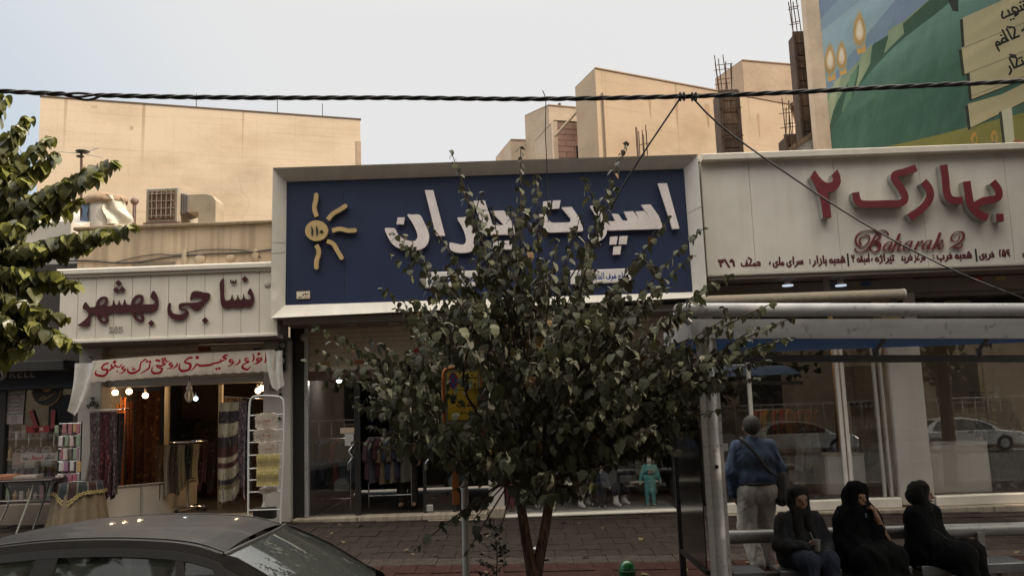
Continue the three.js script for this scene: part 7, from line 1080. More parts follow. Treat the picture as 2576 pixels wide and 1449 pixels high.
{ // man walking away behind the bench
  const t = thing('person', 'man seen from behind in a blue shirt and beige trousers walking past the bench', 'person'), X = P(1905, 1250, -9.85).x, Z = -9.85, y0 = G(X, Z), c = (x, y, z) => [X + x, y0 + y, Z + z];
  const B = (x, y, z, r, x2, y2, z2, r2) => [...c(x, y, z), r, ...c(x2, y2, z2), r2];
  const legs = [B(-0.10, 0.84, 0, 0.095, -0.13, 0.46, -0.02, 0.07), B(-0.13, 0.46, -0.02, 0.068, -0.07, 0.09, 0.12, 0.042), B(0.10, 0.84, 0, 0.095, 0.11, 0.46, -0.12, 0.07), B(0.11, 0.46, -0.12, 0.068, 0.1, 0.08, -0.12, 0.042)];
  const torso = [B(-0.07, 0.88, 0, 0.12, 0.07, 0.88, 0, 0.12), B(-0.08, 1.0, 0, 0.11, 0.08, 1.0, 0, 0.11), B(-0.095, 1.2, 0.01, 0.105, 0.095, 1.2, 0.01, 0.105), B(-0.16, 1.32, 0, 0.055, 0.16, 1.32, 0, 0.055)];
  const arms = [B(-0.19, 1.31, 0, 0.05, -0.27, 1.06, 0.04, 0.04), B(-0.27, 1.06, 0.04, 0.038, -0.24, 0.83, -0.02, 0.03), B(0.19, 1.31, 0, 0.05, 0.26, 1.08, 0.02, 0.04), B(0.26, 1.08, 0.02, 0.038, 0.22, 0.88, -0.12, 0.03)];
  const hd = V(...c(0, 1.53, -0.02)); const sub = (l, k) => l.map((q) => [q[0], q[1], q[2], q[3] + k, q[4], q[5], q[6], q[7] + k]);
  mesh('body', [blob([...legs, ...torso, ...arms, B(0, 1.3, 0, 0.06, 0, 1.45, -0.02, 0.055), B(-0.07, 0.06, 0.12, 0.04, -0.08, 0.03, 0.0, 0.035), B(0.1, 0.05, -0.12, 0.04, 0.1, 0.03, -0.25, 0.035)], 0.014, 0.02), headGeo(hd, PI, 0.05), handGeo(V(...c(-0.24, 0.82, -0.03)), V(0.1, -1, -0.1), V(1, 0, 0.2), 0.5, -1), handGeo(V(...c(0.22, 0.87, -0.13)), V(-0.1, -0.9, -0.4), V(-1, 0, 0.2), 0.6, 1)], skinM, t);
  faceBits(t, hd, PI, 0.05);
  mesh('hair', blob([[hd.x, hd.y + 0.045, hd.z + 0.02, 0.096, hd.x, hd.y + 0.03, hd.z + 0.025, 0.098], [hd.x, hd.y + 0.0, hd.z + 0.05, 0.062, hd.x, hd.y - 0.03, hd.z + 0.045, 0.05]], 0.01, 0.012), hairM, t);
  const trM = M(0.46, 0.41, 0.35, 0.9, { tex: 'cloth', size: 0.4 });
  mesh('trousers', wrinkle(blob([...sub(legs.map((q, i) => i % 2 ? [...q.slice(0, 7), 0.056] : q), 0.022), B(-0.075, 0.87, 0.0, 0.145, 0.075, 0.87, 0, 0.145), B(-0.08, 0.83, 0.045, 0.105, 0.08, 0.83, 0.045, 0.105)], 0.013, 0.02), 0.012, 16), trM, t);
  mesh('shirt', wrinkle(blob([...sub(torso.slice(1), 0.026), ...sub(arms.map((q, i) => i % 2 ? [...q.slice(0, 7), 0.036] : q), 0.02), B(-0.1, 0.97, 0, 0.135, 0.1, 0.97, 0, 0.135), B(0, 1.36, 0, 0.07, 0, 1.4, -0.005, 0.068)], 0.013, 0.02), 0.012, 16), M(0.045, 0.068, 0.125, 0.9, { tex: 'cloth', size: 0.4 }), t);
  mesh('belt', new THREE.TorusGeometry(0.16, 0.018, 6, 40).scale(1.32, 1, 1).rotateX(PI / 2).translate(...c(0, 0.93, 0)), m.dark, t);
  for (const [x, z, r] of [[-0.075, 0.09, 0.6], [0.1, -0.16, 0]]) mesh('shoe', blob([B(x, 0.05, z + 0.03, 0.05, x, 0.04, z - 0.16, 0.042), B(x, 0.1, z + 0.03, 0.048, x, 0.06, z, 0.05)], 0.012, 0.012), m.dark, t);
  const bg = thing('shoulder_bag', 'black shoulder bag worn across the back by the man in the blue shirt', 'bag'); mesh('bag', blob([B(0.27, 1.0, 0.04, 0.07, 0.26, 0.76, 0.05, 0.085), B(0.3, 0.9, -0.02, 0.06, 0.28, 0.78, -0.02, 0.07)], 0.014, 0.02), m.black, bg);
  mesh('strap', tube([c(-0.13, 1.42, -0.02), c(-0.14, 1.41, 0.1), c(-0.02, 1.25, 0.165), c(0.12, 1.06, 0.15), c(0.26, 0.98, 0.06)], 0.017, 6, 24), m.black, bg);
}
function seated(label, X, Z, o) {                                                 // woman on the bench, facing the street
  const t = thing('person', label, 'person'), ys = 0.36, c = (x, y, z) => V(x, y, z).applyAxisAngle(UP, o.turn).add(V(X, ys, Z)), B = (x, y, z, r, x2, y2, z2, r2) => { const a = c(x, y, z), b = c(x2, y2, z2); return [a.x, a.y, a.z, r, b.x, b.y, b.z, r2]; };
  const ln = o.lean || 0, sh = (y) => ln * y, T = [B(-0.09, 0.1, -0.02, 0.115, 0.09, 0.1, -0.02, 0.115), B(-0.06, 0.28, sh(0.28), 0.105, 0.06, 0.28, sh(0.28), 0.105), B(-0.13, 0.44, sh(0.44), 0.06, 0.13, 0.44, sh(0.44), 0.06)];
  const Lg = [B(-0.1, 0.09, 0.02, 0.09, -0.1, 0.1, 0.36, 0.07), B(-0.1, 0.1, 0.36, 0.066, -0.1, -0.18, 0.42, 0.045), B(0.1, 0.09, 0.02, 0.09, 0.11, 0.1, 0.36, 0.07), B(0.11, 0.1, 0.36, 0.066, 0.11, -0.18, 0.42, 0.045), B(-0.1, -0.2, 0.42, 0.035, -0.1, -0.22, 0.54, 0.03), B(0.11, -0.2, 0.42, 0.035, 0.11, -0.22, 0.54, 0.03)];
  const A = o.arms.flatMap(([s, e, w]) => [B(s * 0.17, 0.43, sh(0.43), 0.05, ...e, 0.042), B(...e, 0.04, ...w, 0.03)]);
  const hd = c(0, 0.64, sh(0.62) + 0.02), hands = o.arms.map(([s, e, w, d, p]) => handGeo(c(...w), V(...d).applyAxisAngle(UP, o.turn), V(...p).applyAxisAngle(UP, o.turn), o.curl ?? 0.6, -s));
  mesh('body', [blob([...T, ...Lg, ...A, B(0, 0.44, sh(0.44), 0.055, 0, 0.57, sh(0.57), 0.05)], 0.013, 0.018), headGeo(hd, o.turn + (o.look || 0), o.tilt || 0, 0.95), ...hands], skinM, t);
  faceBits(t, hd, o.turn + (o.look || 0), o.tilt || 0);
  const R = (l, k) => l.map((q) => [q[0], q[1], q[2], q[3] + k, q[4], q[5], q[6], q[7] + k]);
  const hy = o.turn + (o.look || 0), hb = (x, y, z, r, x2, y2, z2, r2) => { const a = V(x, y, z).applyAxisAngle(UP, hy).add(hd), b = V(x2, y2, z2).applyAxisAngle(UP, hy).add(hd); return [a.x, a.y, a.z, r, b.x, b.y, b.z, r2]; };
  const hood = [hb(0, 0.045, -0.03, 0.1, 0, 0.0, -0.05, 0.1), hb(-0.075, 0.02, -0.0, 0.042, -0.07, -0.09, 0.02, 0.04), hb(0.075, 0.02, 0.0, 0.042, 0.07, -0.09, 0.02, 0.04), hb(-0.06, 0.085, 0.02, 0.045, 0.06, 0.085, 0.02, 0.045), hb(-0.05, -0.12, 0.03, 0.05, 0.05, -0.12, 0.03, 0.05)];
  return { t, c, B, T, Lg, A, R, hood, hd, sh };
}
{
  const z = -8.95, p1 = P(2018, 1400, z), s = seated('seated woman in a dark grey coat holding a cup near the shelter post', p1.x, z, { turn: 0.12, look: 0.15, tilt: 0.1, arms: [[-1, [-0.24, 0.22, 0.06], [-0.06, 0.22, 0.26], [1, 0.1, 0.3], [0.2, 0.2, -1]], [1, [0.25, 0.2, 0.06], [0.14, 0.16, 0.28], [-1, 0.15, 0.25], [0, -1, 0]]], curl: 0.7 });
  mesh('coat', wrinkle(blob([...s.R(s.T, 0.03), ...s.R(s.A.map((q, i) => i % 2 ? [...q.slice(0, 7), 0.032] : q), 0.022), s.B(-0.12, 0.2, 0.0, 0.12, 0.12, 0.2, 0, 0.12)], 0.013, 0.018), 0.013, 16), M(0.022, 0.022, 0.025, 0.95, { tex: 'cloth', size: 0.5 }), s.t);
  mesh('headscarf', wrinkle(blob([...s.hood, s.B(-0.05, 0.46, s.sh(0.46) + 0.06, 0.055, -0.06, 0.26, 0.12, 0.04), s.B(0.06, 0.46, s.sh(0.46) + 0.05, 0.055, 0.08, 0.3, 0.12, 0.04)], 0.011, 0.014), 0.008, 22), M(0.012, 0.011, 0.01, 0.95, { tex: 'cloth', size: 0.3 }), s.t);
  mesh('jeans', wrinkle(blob(s.R(s.Lg.slice(0, 4), 0.022), 0.014, 0.02), 0.009, 18), M(0.014, 0.019, 0.038, 0.9, { tex: 'cloth', size: 0.3 }), s.t);
  const cp = s.c(0.02, 0.24, 0.32), cu = thing('drink_cup', 'clear plastic cup with a white straw in the hands of the seated woman', 'cup', null, cp); mesh('cup', lathe([[0, -0.05], [0.026, -0.05], [0.036, 0.06], [0.034, 0.06], [0.025, -0.045], [0, -0.045]], 0, 0, 0, 16), M(0.4, 0.38, 0.36, 0.2, { transmission: 0.4, thickness: 0 }), cu); mesh('straw', rod([0.005, -0.03, 0], [-0.06, 0.13, 0.01], 0.004, 6), m.whiteWall, cu); mesh('drink', rod([0, -0.045, 0], [0, 0.0, 0], 0.026, 14), M(0.5, 0.42, 0.3, 0.4), cu);
  const hb = s.c(0.02, 0.15, 0.28), bg = thing('handbag', 'black handbag on the lap of the woman holding a cup', 'bag', null, hb); mesh('bag', blob([[-0.13, -0.02, 0, 0.055, 0.14, -0.03, 0, 0.055], [-0.09, 0.03, 0, 0.045, 0.1, 0.03, 0, 0.045]], 0.012, 0.015), m.black, bg); mesh('handle', tube([[-0.08, 0.05, 0.02], [-0.04, 0.09, 0.05], [0.05, 0.09, 0.05], [0.09, 0.05, 0.02]], 0.008, 6), m.black, bg); for (const x of [-0.1, 0.08]) mesh('stud', ball(0.008, x, 0.0, 0.055), m.chrome, bg);
}
{
  const blk = M(0.006, 0.006, 0.0065, 1, { specularIntensity: 0.3, tex: 'cloth', size: 0.6 }), z = -8.95, p = P(2165, 1400, z), s = seated('woman in a black chador with her hand at her chin, middle of three', p.x, z, { turn: 0.2, look: 0.35, arms: [[-1, [-0.22, 0.2, 0.06], [-0.02, 0.16, 0.24], [1, 0, 0.3], [0, 0, -1]], [1, [0.22, 0.22, 0.12], [0.12, 0.46, 0.16], [-0.25, 1, -0.1], [-0.6, 0, -0.7]]], curl: 0.8 });
  mesh('chador', wrinkle(blob([...s.hood, ...s.R(s.T, 0.05), s.B(-0.15, 0.4, 0, 0.075, -0.19, 0.1, 0.04, 0.1), s.B(0.15, 0.4, 0, 0.075, 0.21, 0.1, 0.04, 0.1), s.B(-0.2, 0.2, 0.06, 0.08, -0.02, 0.16, 0.22, 0.07), s.B(0.19, 0.24, 0.1, 0.075, 0.14, 0.36, 0.14, 0.055), s.B(-0.06, 0.5, 0.0, 0.09, 0.06, 0.5, 0.0, 0.09), ...s.R(s.Lg.slice(0, 4), 0.05), s.B(-0.1, 0.1, 0.3, 0.11, 0.12, 0.1, 0.3, 0.11), s.B(-0.1, -0.1, 0.38, 0.1, 0.14, -0.12, 0.4, 0.11)], 0.013, 0.026), 0.022, 11), blk, s.t);
  mesh('collar_patch', box(0.06, 0.04, 0.02, 0, 0, 0).translate(...s.c(0.0, 0.48, 0.125).toArray()), M(0.09, 0.13, 0.2, 0.8), s.t);
}
{
  const blk = M(0.006, 0.006, 0.0065, 1, { specularIntensity: 0.3, tex: 'cloth', size: 0.6 }), z = -8.95, p = P(2338, 1400, z), s = seated('woman in black turned to the right, last of the three on the bench', p.x, z, { turn: 0.75, look: 0.5, lean: -0.05, arms: [[-1, [-0.2, 0.22, 0.1], [0.0, 0.1, 0.26], [0.6, -0.2, 0.6], [0, 0, -1]], [1, [0.22, 0.18, 0.06], [0.12, 0.1, 0.3], [0, -0.2, 1], [0, -1, 0]]], curl: 0.6 });
  mesh('black_coat', wrinkle(blob([...s.R(s.T, 0.05), ...s.R(s.A.map((q, i) => i % 2 ? [...q.slice(0, 7), 0.034] : q), 0.026), s.B(-0.16, 0.36, 0, 0.08, -0.18, 0.1, 0.02, 0.1), ...s.R(s.Lg.slice(0, 4), 0.045), s.B(-0.1, 0.08, 0.2, 0.12, 0.1, 0.08, 0.2, 0.12)], 0.013, 0.024), 0.018, 12), blk, s.t);
  mesh('headscarf', wrinkle(blob([...s.hood, s.B(-0.12, 0.47, 0, 0.055, 0.12, 0.47, 0, 0.055), s.B(-0.18, 0.42, -0.02, 0.03, -0.22, 0.12, -0.02, 0.02)], 0.011, 0.016), 0.008, 22), M(0.012, 0.011, 0.009, 0.95, { tex: 'cloth', size: 0.2 }), s.t);
  const q = P(2412, 1408, -8.75), bg = thing('red_handbag', 'dark red and black strap bag beside the last seated woman', 'bag', null, V(q.x, 0.39, -8.78)); mesh('bag', blob([[-0.09, 0.05, 0, 0.05, 0.09, 0.03, 0, 0.05]], 0.012, 0.012), M(0.03, 0.008, 0.009, 0.35), bg); mesh('strap', tube([[-0.1, 0.09, 0], [-0.22, 0.28, -0.05], [-0.3, 0.42, -0.12], [-0.2, 0.3, 0.02], [0.08, 0.08, 0.02]], 0.009, 6, 30), m.black, bg); mesh('clasp', ball(0.014, 0, 0.09, 0.04), m.chrome, bg);
}
// mannequins and clothes behind the glass
function mannequin(label, u, vTop, vFoot, z, o) {
  const a = P(u, vTop, z), f = P(u, vFoot, z); f.y = Math.max(f.y, 0.386); const h = a.y - f.y, H = o.head === false ? h / 0.83 : h, t = thing('mannequin', label, 'mannequin', null, V(f.x, f.y, z)); t.rotation.y = o.turn || 0; t.scale.setScalar(H);
  const legs = [[-0.055, 0.5, 0, 0.055, -0.06, 0.28, 0.01, 0.037], [-0.06, 0.28, 0.01, 0.036, -0.065, 0.05, o.step || 0, 0.022], [0.055, 0.5, 0, 0.055, 0.06, 0.28, 0.02, 0.037], [0.06, 0.28, 0.02, 0.036, 0.065, 0.05, -(o.step || 0), 0.022], [-0.065, 0.03, o.step || 0, 0.022, -0.07, 0.018, 0.075 + (o.step || 0), 0.016], [0.065, 0.03, -(o.step || 0), 0.022, 0.07, 0.018, 0.075 - (o.step || 0), 0.016]];
  const tr = [[-0.045, 0.53, 0, 0.065, 0.045, 0.53, 0, 0.065], [-0.055, 0.7, 0, 0.06, 0.055, 0.7, 0, 0.06], [-0.09, 0.775, 0, 0.034, 0.09, 0.775, 0, 0.034]], ar = [[-0.115, 0.77, 0, 0.03, -0.17, 0.62, 0.01, 0.024], [-0.17, 0.62, 0.01, 0.023, -0.205, 0.49, 0.03, 0.016], [0.115, 0.77, 0, 0.03, 0.17, 0.62, 0.01, 0.024], [0.17, 0.62, 0.01, 0.023, 0.205, 0.49, 0.03, 0.016], [-0.207, 0.48, 0.03, 0.015, -0.215, 0.43, 0.04, 0.01], [0.207, 0.48, 0.03, 0.015, 0.215, 0.43, 0.04, 0.01], [-0.2, 0.47, 0.04, 0.008, -0.19, 0.44, 0.055, 0.006], [0.2, 0.47, 0.04, 0.008, 0.19, 0.44, 0.055, 0.006]];
  const hd = o.head === false ? [] : [[0, 0.78, 0, 0.03, 0, 0.87, 0, 0.03], [0, 0.915, 0, 0.058, 0, 0.94, -0.005, 0.06], [0, 0.885, 0.015, 0.042, 0, 0.88, 0.02, 0.038]];
  mesh('body', blob([...legs, ...tr, ...ar, ...hd], 0.012, 0.012), o.skin || M(0.55, 0.47, 0.38, 0.4), t);
  const R = (l, k) => l.map((q) => [q[0], q[1], q[2], q[3] + k, q[4], q[5], q[6], q[7] + k]);
  mesh('top', blob([...R(tr.slice(1), 0.014), ...R(ar.slice(0, 4), 0.011), [-0.055, 0.55, 0, 0.08, 0.055, 0.55, 0, 0.08]], 0.012, 0.012), o.top, t);
  mesh('trousers', wrinkle(blob([...R([legs[0], legs[2]], 0.012), ...R([legs[1], legs[3]].map((q) => o.crop ? [q[0], q[1], q[2], q[3], (q[0] + q[4]) / 2, 0.14, (q[2] + q[6]) / 2, 0.034] : q), 0.016), [-0.045, 0.5, 0, 0.072, 0.045, 0.5, 0, 0.072]], 0.012, 0.012), 0.012, 16), o.pants, t);
  if (o.print) { const pr = mesh('print_heart', plate(shp(smoothPts([[0, -0.05], [0.045, -0.01], [0.055, 0.03], [0.03, 0.045], [0, 0.025], [-0.03, 0.045], [-0.055, 0.03], [-0.045, -0.01]], true)), 0.004, 0.083).translate(0, 0.68, 0), M(0.03, 0.02, 0.015, 0.8), t); mesh('print_letters', [box(0.01, 0.035, 0.004, -0.025, 0.685, 0.089), box(0.025, 0.008, 0.004, -0.018, 0.668, 0.0885), box(0.03, 0.02, 0.004, 0.012, 0.68, 0.0885)], M(0.4, 0.2, 0.1, 0.8), pr); mesh('print_line', plate(shp(ribbon([[-0.05, 0.6, 0.006], [-0.02, 0.615, 0.008], [0.0, 0.6, 0.006], [0.03, 0.61, 0.01], [0.055, 0.595, 0.006]])), 0.004, 0.0925), M(0.25, 0.1, 0.06, 0.8), pr); }
  return t;
}
{
  const dk = M(0.014, 0.015, 0.022, 0.9), nv = M(0.02, 0.026, 0.05, 0.9), wsk = M(0.62, 0.58, 0.54, 0.35);
  mannequin('child mannequin with a pale bald head in teal pyjamas in the shop window', 1640, 1146, 1291, -14.35, { top: M(0.10, 0.36, 0.34, 0.9, { tex: 'cloth', size: 0.3 }), pants: M(0.10, 0.36, 0.34, 0.9, { tex: 'cloth', size: 0.3 }), print: true });
  mannequin('tall mannequin in black with bare white feet left of the teal child', 1562, 1040, 1293, -14.5, { top: dk, pants: dk, skin: wsk, crop: true, turn: 0.5, step: 0.03, head: false });
  mannequin('child mannequin in a navy printed suit left of the tall black mannequin', 1516, 1170, 1293, -14.35, { top: nv, pants: dk, print: false });
  mannequin('tall mannequin in dark cropped trousers with white feet beside the navy child', 1472, 1050, 1295, -14.5, { top: dk, pants: nv, skin: wsk, crop: true, turn: 0.4, step: 0.05, head: false });
  mannequin('small child mannequin in a black top and grey trousers in the window', 1430, 1210, 1296, -14.3, { top: dk, pants: M(0.07, 0.07, 0.075, 0.9) });
  mannequin('mannequin with one white leg showing beside the tree stems', 1336, 1060, 1298, -14.5, { top: M(0.03, 0.08, 0.2, 0.9), pants: dk, skin: wsk, crop: true, head: false });
  mannequin('small child mannequin in a red suit beside the white pilaster', 1284, 1196, 1296, -14.3, { top: M(0.2, 0.02, 0.03, 0.9), pants: M(0.16, 0.02, 0.03, 0.9) });
  mannequin('mannequin in tight grey trousers with tags behind the shelter post', 1836, 1090, 1288, -14.5, { top: M(0.05, 0.055, 0.06, 0.9), pants: M(0.06, 0.065, 0.07, 0.9), skin: M(0.07, 0.07, 0.07, 0.6), head: false, turn: 0.4, step: 0.02 });
  for (const [u, v, l] of [[1824, 1126, 'upper white price tag on the grey trousers mannequin'], [1833, 1175, 'lower white price tag on the grey trousers mannequin']]) { const p = P(u, v, -14.2), o = thing('price_tag', l, 'tag', null, V(p.x, p.y, -14.28)); mesh('card', box(0.15, 0.12, 0.004), M(0.5, 0.5, 0.48, 0.8), o); mesh('string', rod([0, 0.06, 0], [0.02, 0.12, -0.05], 0.003, 4), m.wire, o); }
  mannequin('dark mannequin in a long coat behind the right window', 2530, 960, 1250, -15.0, { top: dk, pants: dk, skin: M(0.3, 0.26, 0.22, 0.5) });
  mannequin('mannequin in a brown jacket in the window left of the white column', 1985, 1090, 1280, -15.2, { top: M(0.13, 0.09, 0.06, 0.9), pants: dk, head: false, turn: 0.4 });
  textile('hanging_coat', 'pale striped fur-like wrap hanging high in the right window', 2475, 985, -14.9, 0.5, 0.5, striped(['#6a5f54', '#8a7f72', '#4a4238']), 3, 0.05);
  textile('hanging_coat', 'long dark coat hanging between the window posts', 2170, 1010, -15.4, 0.45, 1.1, fabric(['#2a2420', '#14110f', '#3c332c'], '#1e1a18', 200), 3, 0.04);
  textile('hanging_coat', 'yellow-brown coat hanging left of the white counter', 1998, 1120, -15.0, 0.3, 0.9, fabric(['#6a5230', '#3c2c18', '#8a7040'], '#5a4426', 200), 2, 0.04);
  textile('hanging_coat', 'white patterned shawl draped in the window right of the walking man', 2030, 1090, -14.8, 0.42, 0.55, fabric(['#8a827a', '#b0a89c', '#3c3834'], '#7a726a', 200), 3, 0.05);
  // clothes rails
  const rail = (name, label, u0, u1, v, z, foot, cols, lab, n) => {
    const a = P(u0, v, z), b = P(u1, v, z), y = (a.y + b.y) / 2, t = thing(name, label, 'clothes rail'); mesh('bar', rod([a.x, y, z], [b.x, y, z], 0.013), m.chrome, t); for (const x of [a.x, b.x]) mesh('stand', rod([x, foot, z], [x, y, z], 0.013), m.chrome, t); mesh('foot_bar', rod([a.x, foot + 0.2, z], [b.x, foot + 0.2, z], 0.01), m.chrome, t);
    const w = (b.x - a.x) / n; for (let i = 0; i < n; i++) { const c = cols[i % cols.length], o = thing('hanging_shirt', lab(i, c[3]), 'garment', lab.group, V(a.x + w * (i + 0.5), y - 0.03, z)); o.rotation.y = rr(0.75, 1.25); const gm = mesh('shirt', shirt(0.4, rr(0.62, 0.74)), M(c[0], c[1], c[2], 0.95, { tex: 'cloth', size: 0.4 }), o); mesh('hanger', tube([[-0.16, -0.03, 0], [0, 0.0, 0], [0.0, 0.03, 0], [0.02, 0.045, 0]], 0.005, 5, 12), m.chrome, o); }
  };
  const ord = ['first', 'second', 'third', 'fourth', 'fifth', 'sixth', 'seventh', 'eighth', 'ninth', 'tenth', 'eleventh', 'twelfth'];
  rail('clothes_rail', 'clothes rail of shirts behind the open door of the sport shop', 925, 1032, 1100, -15.2, 0.42, [[0.15, 0.08, 0.11, 'mauve'], [0.12, 0.1, 0.13, 'lilac'], [0.08, 0.02, 0.03, 'maroon'], [0.28, 0.2, 0.13, 'peach'], [0.05, 0.07, 0.13, 'blue'], [0.22, 0.18, 0.14, 'cream'], [0.05, 0.05, 0.09, 'navy'], [0.2, 0.18, 0.16, 'ivory']], (i, c) => c + ' shirt, ' + ord[i] + ' from the left on the rail in the sport shop doorway', 8);
  rail('clothes_rail', 'dim clothes rail behind the left glass of the sport shop', 760, 880, 1105, -14.9, 0.42, [[0.26, 0.21, 0.14, 'cream'], [0.16, 0.03, 0.03, 'red'], [0.03, 0.035, 0.06, 'navy'], [0.04, 0.05, 0.09, 'blue'], [0.02, 0.02, 0.025, 'black'], [0.13, 0.03, 0.03, 'dark red'], [0.03, 0.04, 0.05, 'slate']], (i, c) => c + ' shirt, ' + ord[i] + ' from the left on the rail behind the left glass', 7);
  rail('clothes_rail', 'rail of red and orange clothes lit deep inside the tall-windowed shop', 1900, 1990, 1030, -16.6, 0.4, [[0.3, 0.04, 0.025, 'red'], [0.1, 0.03, 0.025, 'maroon'], [0.4, 0.15, 0.03, 'orange'], [0.42, 0.28, 0.06, 'yellow'], [0.06, 0.05, 0.05, 'charcoal'], [0.3, 0.045, 0.04, 'scarlet'], [0.36, 0.28, 0.2, 'cream']], (i, c) => c + ' top, ' + ord[i] + ' from the left on the lit rail beside the walking man', 10);
  rail('clothes_rail', 'dimmer rail of dark red clothes right of the lit orange rail', 2010, 2060, 1030, -16.9, 0.4, [[0.3, 0.05, 0.04, 'red'], [0.1, 0.03, 0.03, 'maroon'], [0.2, 0.1, 0.06, 'brown']], (i, c) => c + ' top, ' + ord[i] + ' from the left on the dim red rail', 6);
  rail('clothes_rail', 'rail of dark clothes behind the right window of the tall-windowed shop', 2490, 2640, 1130, -15.6, 0.4, [[0.06, 0.06, 0.07, 'grey'], [0.12, 0.02, 0.03, 'wine'], [0.03, 0.03, 0.035, 'black'], [0.18, 0.16, 0.15, 'pale grey']], (i, c) => c + ' garment, ' + ord[i] + ' from the left on the rail in the right window', 9);
  { const p = P(1960, 1000, -16.0); lamp(p.x, 3.2, -16.0, 1.5, 'warm bulb above the red and orange clothes in the tall-windowed shop', 'light bulb', [1, 0.62, 0.3], 0.05, 9); }
  { const p = P(852, 946, -15.2); lamp(p.x, 2.6, -15.2, 1.0, 'white ceiling bulb behind the left glass of the sport shop', 'light bulb', [1, 0.9, 0.8], 0.05, 6); }
  // white counters in the tall-windowed shop
  const ct = (l, u0, v0, u1, v1, z, d) => { const r = rc(u0, v0, u1, v1, z), t = thing('display_counter', l, 'counter', null, V(r.x, 0.4, z)); mesh('front_panel', cbox(r.w, r.y1 - 0.4, 0.04, 0, (r.y1 - 0.4) / 2, 0, 0.006), m.white, t); mesh('top', cbox(r.w + 0.04, 0.04, d, 0, r.y1 - 0.38, -d / 2, 0.008), m.whiteWall, t); for (const s of [-1, 1]) mesh('side_panel', bb(s * r.w / 2 - 0.02, s * r.w / 2 + 0.02, 0, r.y1 - 0.4, -d, -0.03), m.white, t); };
  ct('white display counter behind the right window beside the white column', 2318, 1120, 2492, 1258, -14.5, 0.6); ct('pale counter seen through the narrow glass left of the white column', 2085, 1148, 2180, 1285, -14.9, 0.6);
  // dark-clothed shopper in the doorway
  const t = thing('person', 'dark-clothed person standing in the shadow inside the sport shop doorway', 'person'), f = P(1025, 1278, -15.3), X = f.x, y0 = 0.42, Z = -15.3, B = (x, y, z, r, x2, y2, z2, r2) => [X + x, y0 + y, Z + z, r, X + x2, y0 + y2, Z + z2, r2], hd = V(X, y0 + 1.56, Z);
  const lg = [B(-0.09, 0.85, 0, 0.09, -0.1, 0.05, 0, 0.05), B(0.09, 0.85, 0, 0.09, 0.11, 0.05, 0.02, 0.05), B(-0.1, 0.03, 0, 0.04, -0.11, 0.03, 0.15, 0.035), B(0.11, 0.03, 0.02, 0.04, 0.13, 0.03, 0.16, 0.035)], to = [B(-0.07, 0.95, 0, 0.12, 0.07, 0.95, 0, 0.12), B(-0.12, 1.25, 0, 0.11, 0.12, 1.25, 0, 0.11), B(-0.18, 1.36, 0, 0.055, 0.18, 1.36, 0, 0.055)], am = [B(-0.21, 1.34, 0, 0.05, -0.27, 1.05, 0.02, 0.04), B(-0.27, 1.05, 0.02, 0.04, -0.24, 0.82, 0.1, 0.03), B(0.21, 1.34, 0, 0.05, 0.27, 1.05, 0.02, 0.04), B(0.27, 1.05, 0.02, 0.04, 0.24, 0.82, 0.1, 0.03)], R = (l, k) => l.map((q) => [...q.slice(0, 3), q[3] + k, ...q.slice(4, 7), q[7] + k]);
  mesh('body', [blob([...lg, ...to, ...am, B(0, 1.36, 0, 0.055, 0, 1.48, 0, 0.05)], 0.018, 0.02), headGeo(hd, 0.5, 0), handGeo(V(X - 0.24, y0 + 0.81, Z + 0.11), V(0, -1, 0.2), V(1, 0, 0), 0.5, -1), handGeo(V(X + 0.24, y0 + 0.81, Z + 0.11), V(0, -1, 0.2), V(-1, 0, 0), 0.5, 1)], skinM, t); faceBits(t, hd, 0.5, 0);
  mesh('hair', blob([[hd.x, hd.y + 0.05, hd.z - 0.03, 0.09, hd.x, hd.y, hd.z - 0.05, 0.085]], 0.012, 0.012), hairM, t); mesh('coat', blob([...R(to, 0.03), ...R(am, 0.02), B(-0.1, 0.8, 0, 0.13, 0.1, 0.8, 0, 0.13)], 0.016, 0.02), M(0.012, 0.012, 0.013, 0.9), t); mesh('trousers', blob(R(lg.slice(0, 2), 0.025), 0.016, 0.02), m.dark, t);
}
// ---------- across the street, seen in the window glass; and unseen trees added for shade ----------
{
  const t = thing('garden_wall_building', 'pale stuccoed building across the street, seen reflected in the shop windows', 'building', null, V(0, 0, 13)); const wl = M(0.42, 0.33, 0.23, 0.9, { tex: 'plaster', size: 4 });
  mesh('wall', bb(-34, 34, -0.5, 12.5, 0, 8), wl, t);
  for (let i = 0; i < 14; i++) for (let j = 0; j < 3; j++) { const w = mesh('window', bb(-31 + i * 4.6, -29 + i * 4.6, 1.6 + j * 3.4, 3.4 + j * 3.4, -0.05, 0.0), m.darkFrame, t); mesh('sill', bb(-31.1 + i * 4.6, -28.9 + i * 4.6, 1.5 + j * 3.4, 1.6 + j * 3.4, -0.15, 0.0), m.stone, w); }
  const f = thing('railing_wall', 'long low wall with a picket railing across the street, seen in the glass', 'wall', null, V(0, 0, 11)); mesh('wall', bb(-34, 34, -0.3, 1.1, 0, 0.2), wl, f); mesh('rail', [bb(-34, 34, 1.75, 1.8, 0.08, 0.12), ...Array.from({ length: 120 }, (_, i) => bb(-34 + i * 0.56, -33.97 + i * 0.56, 1.1, 1.8, 0.08, 0.11))], m.white, f);
}
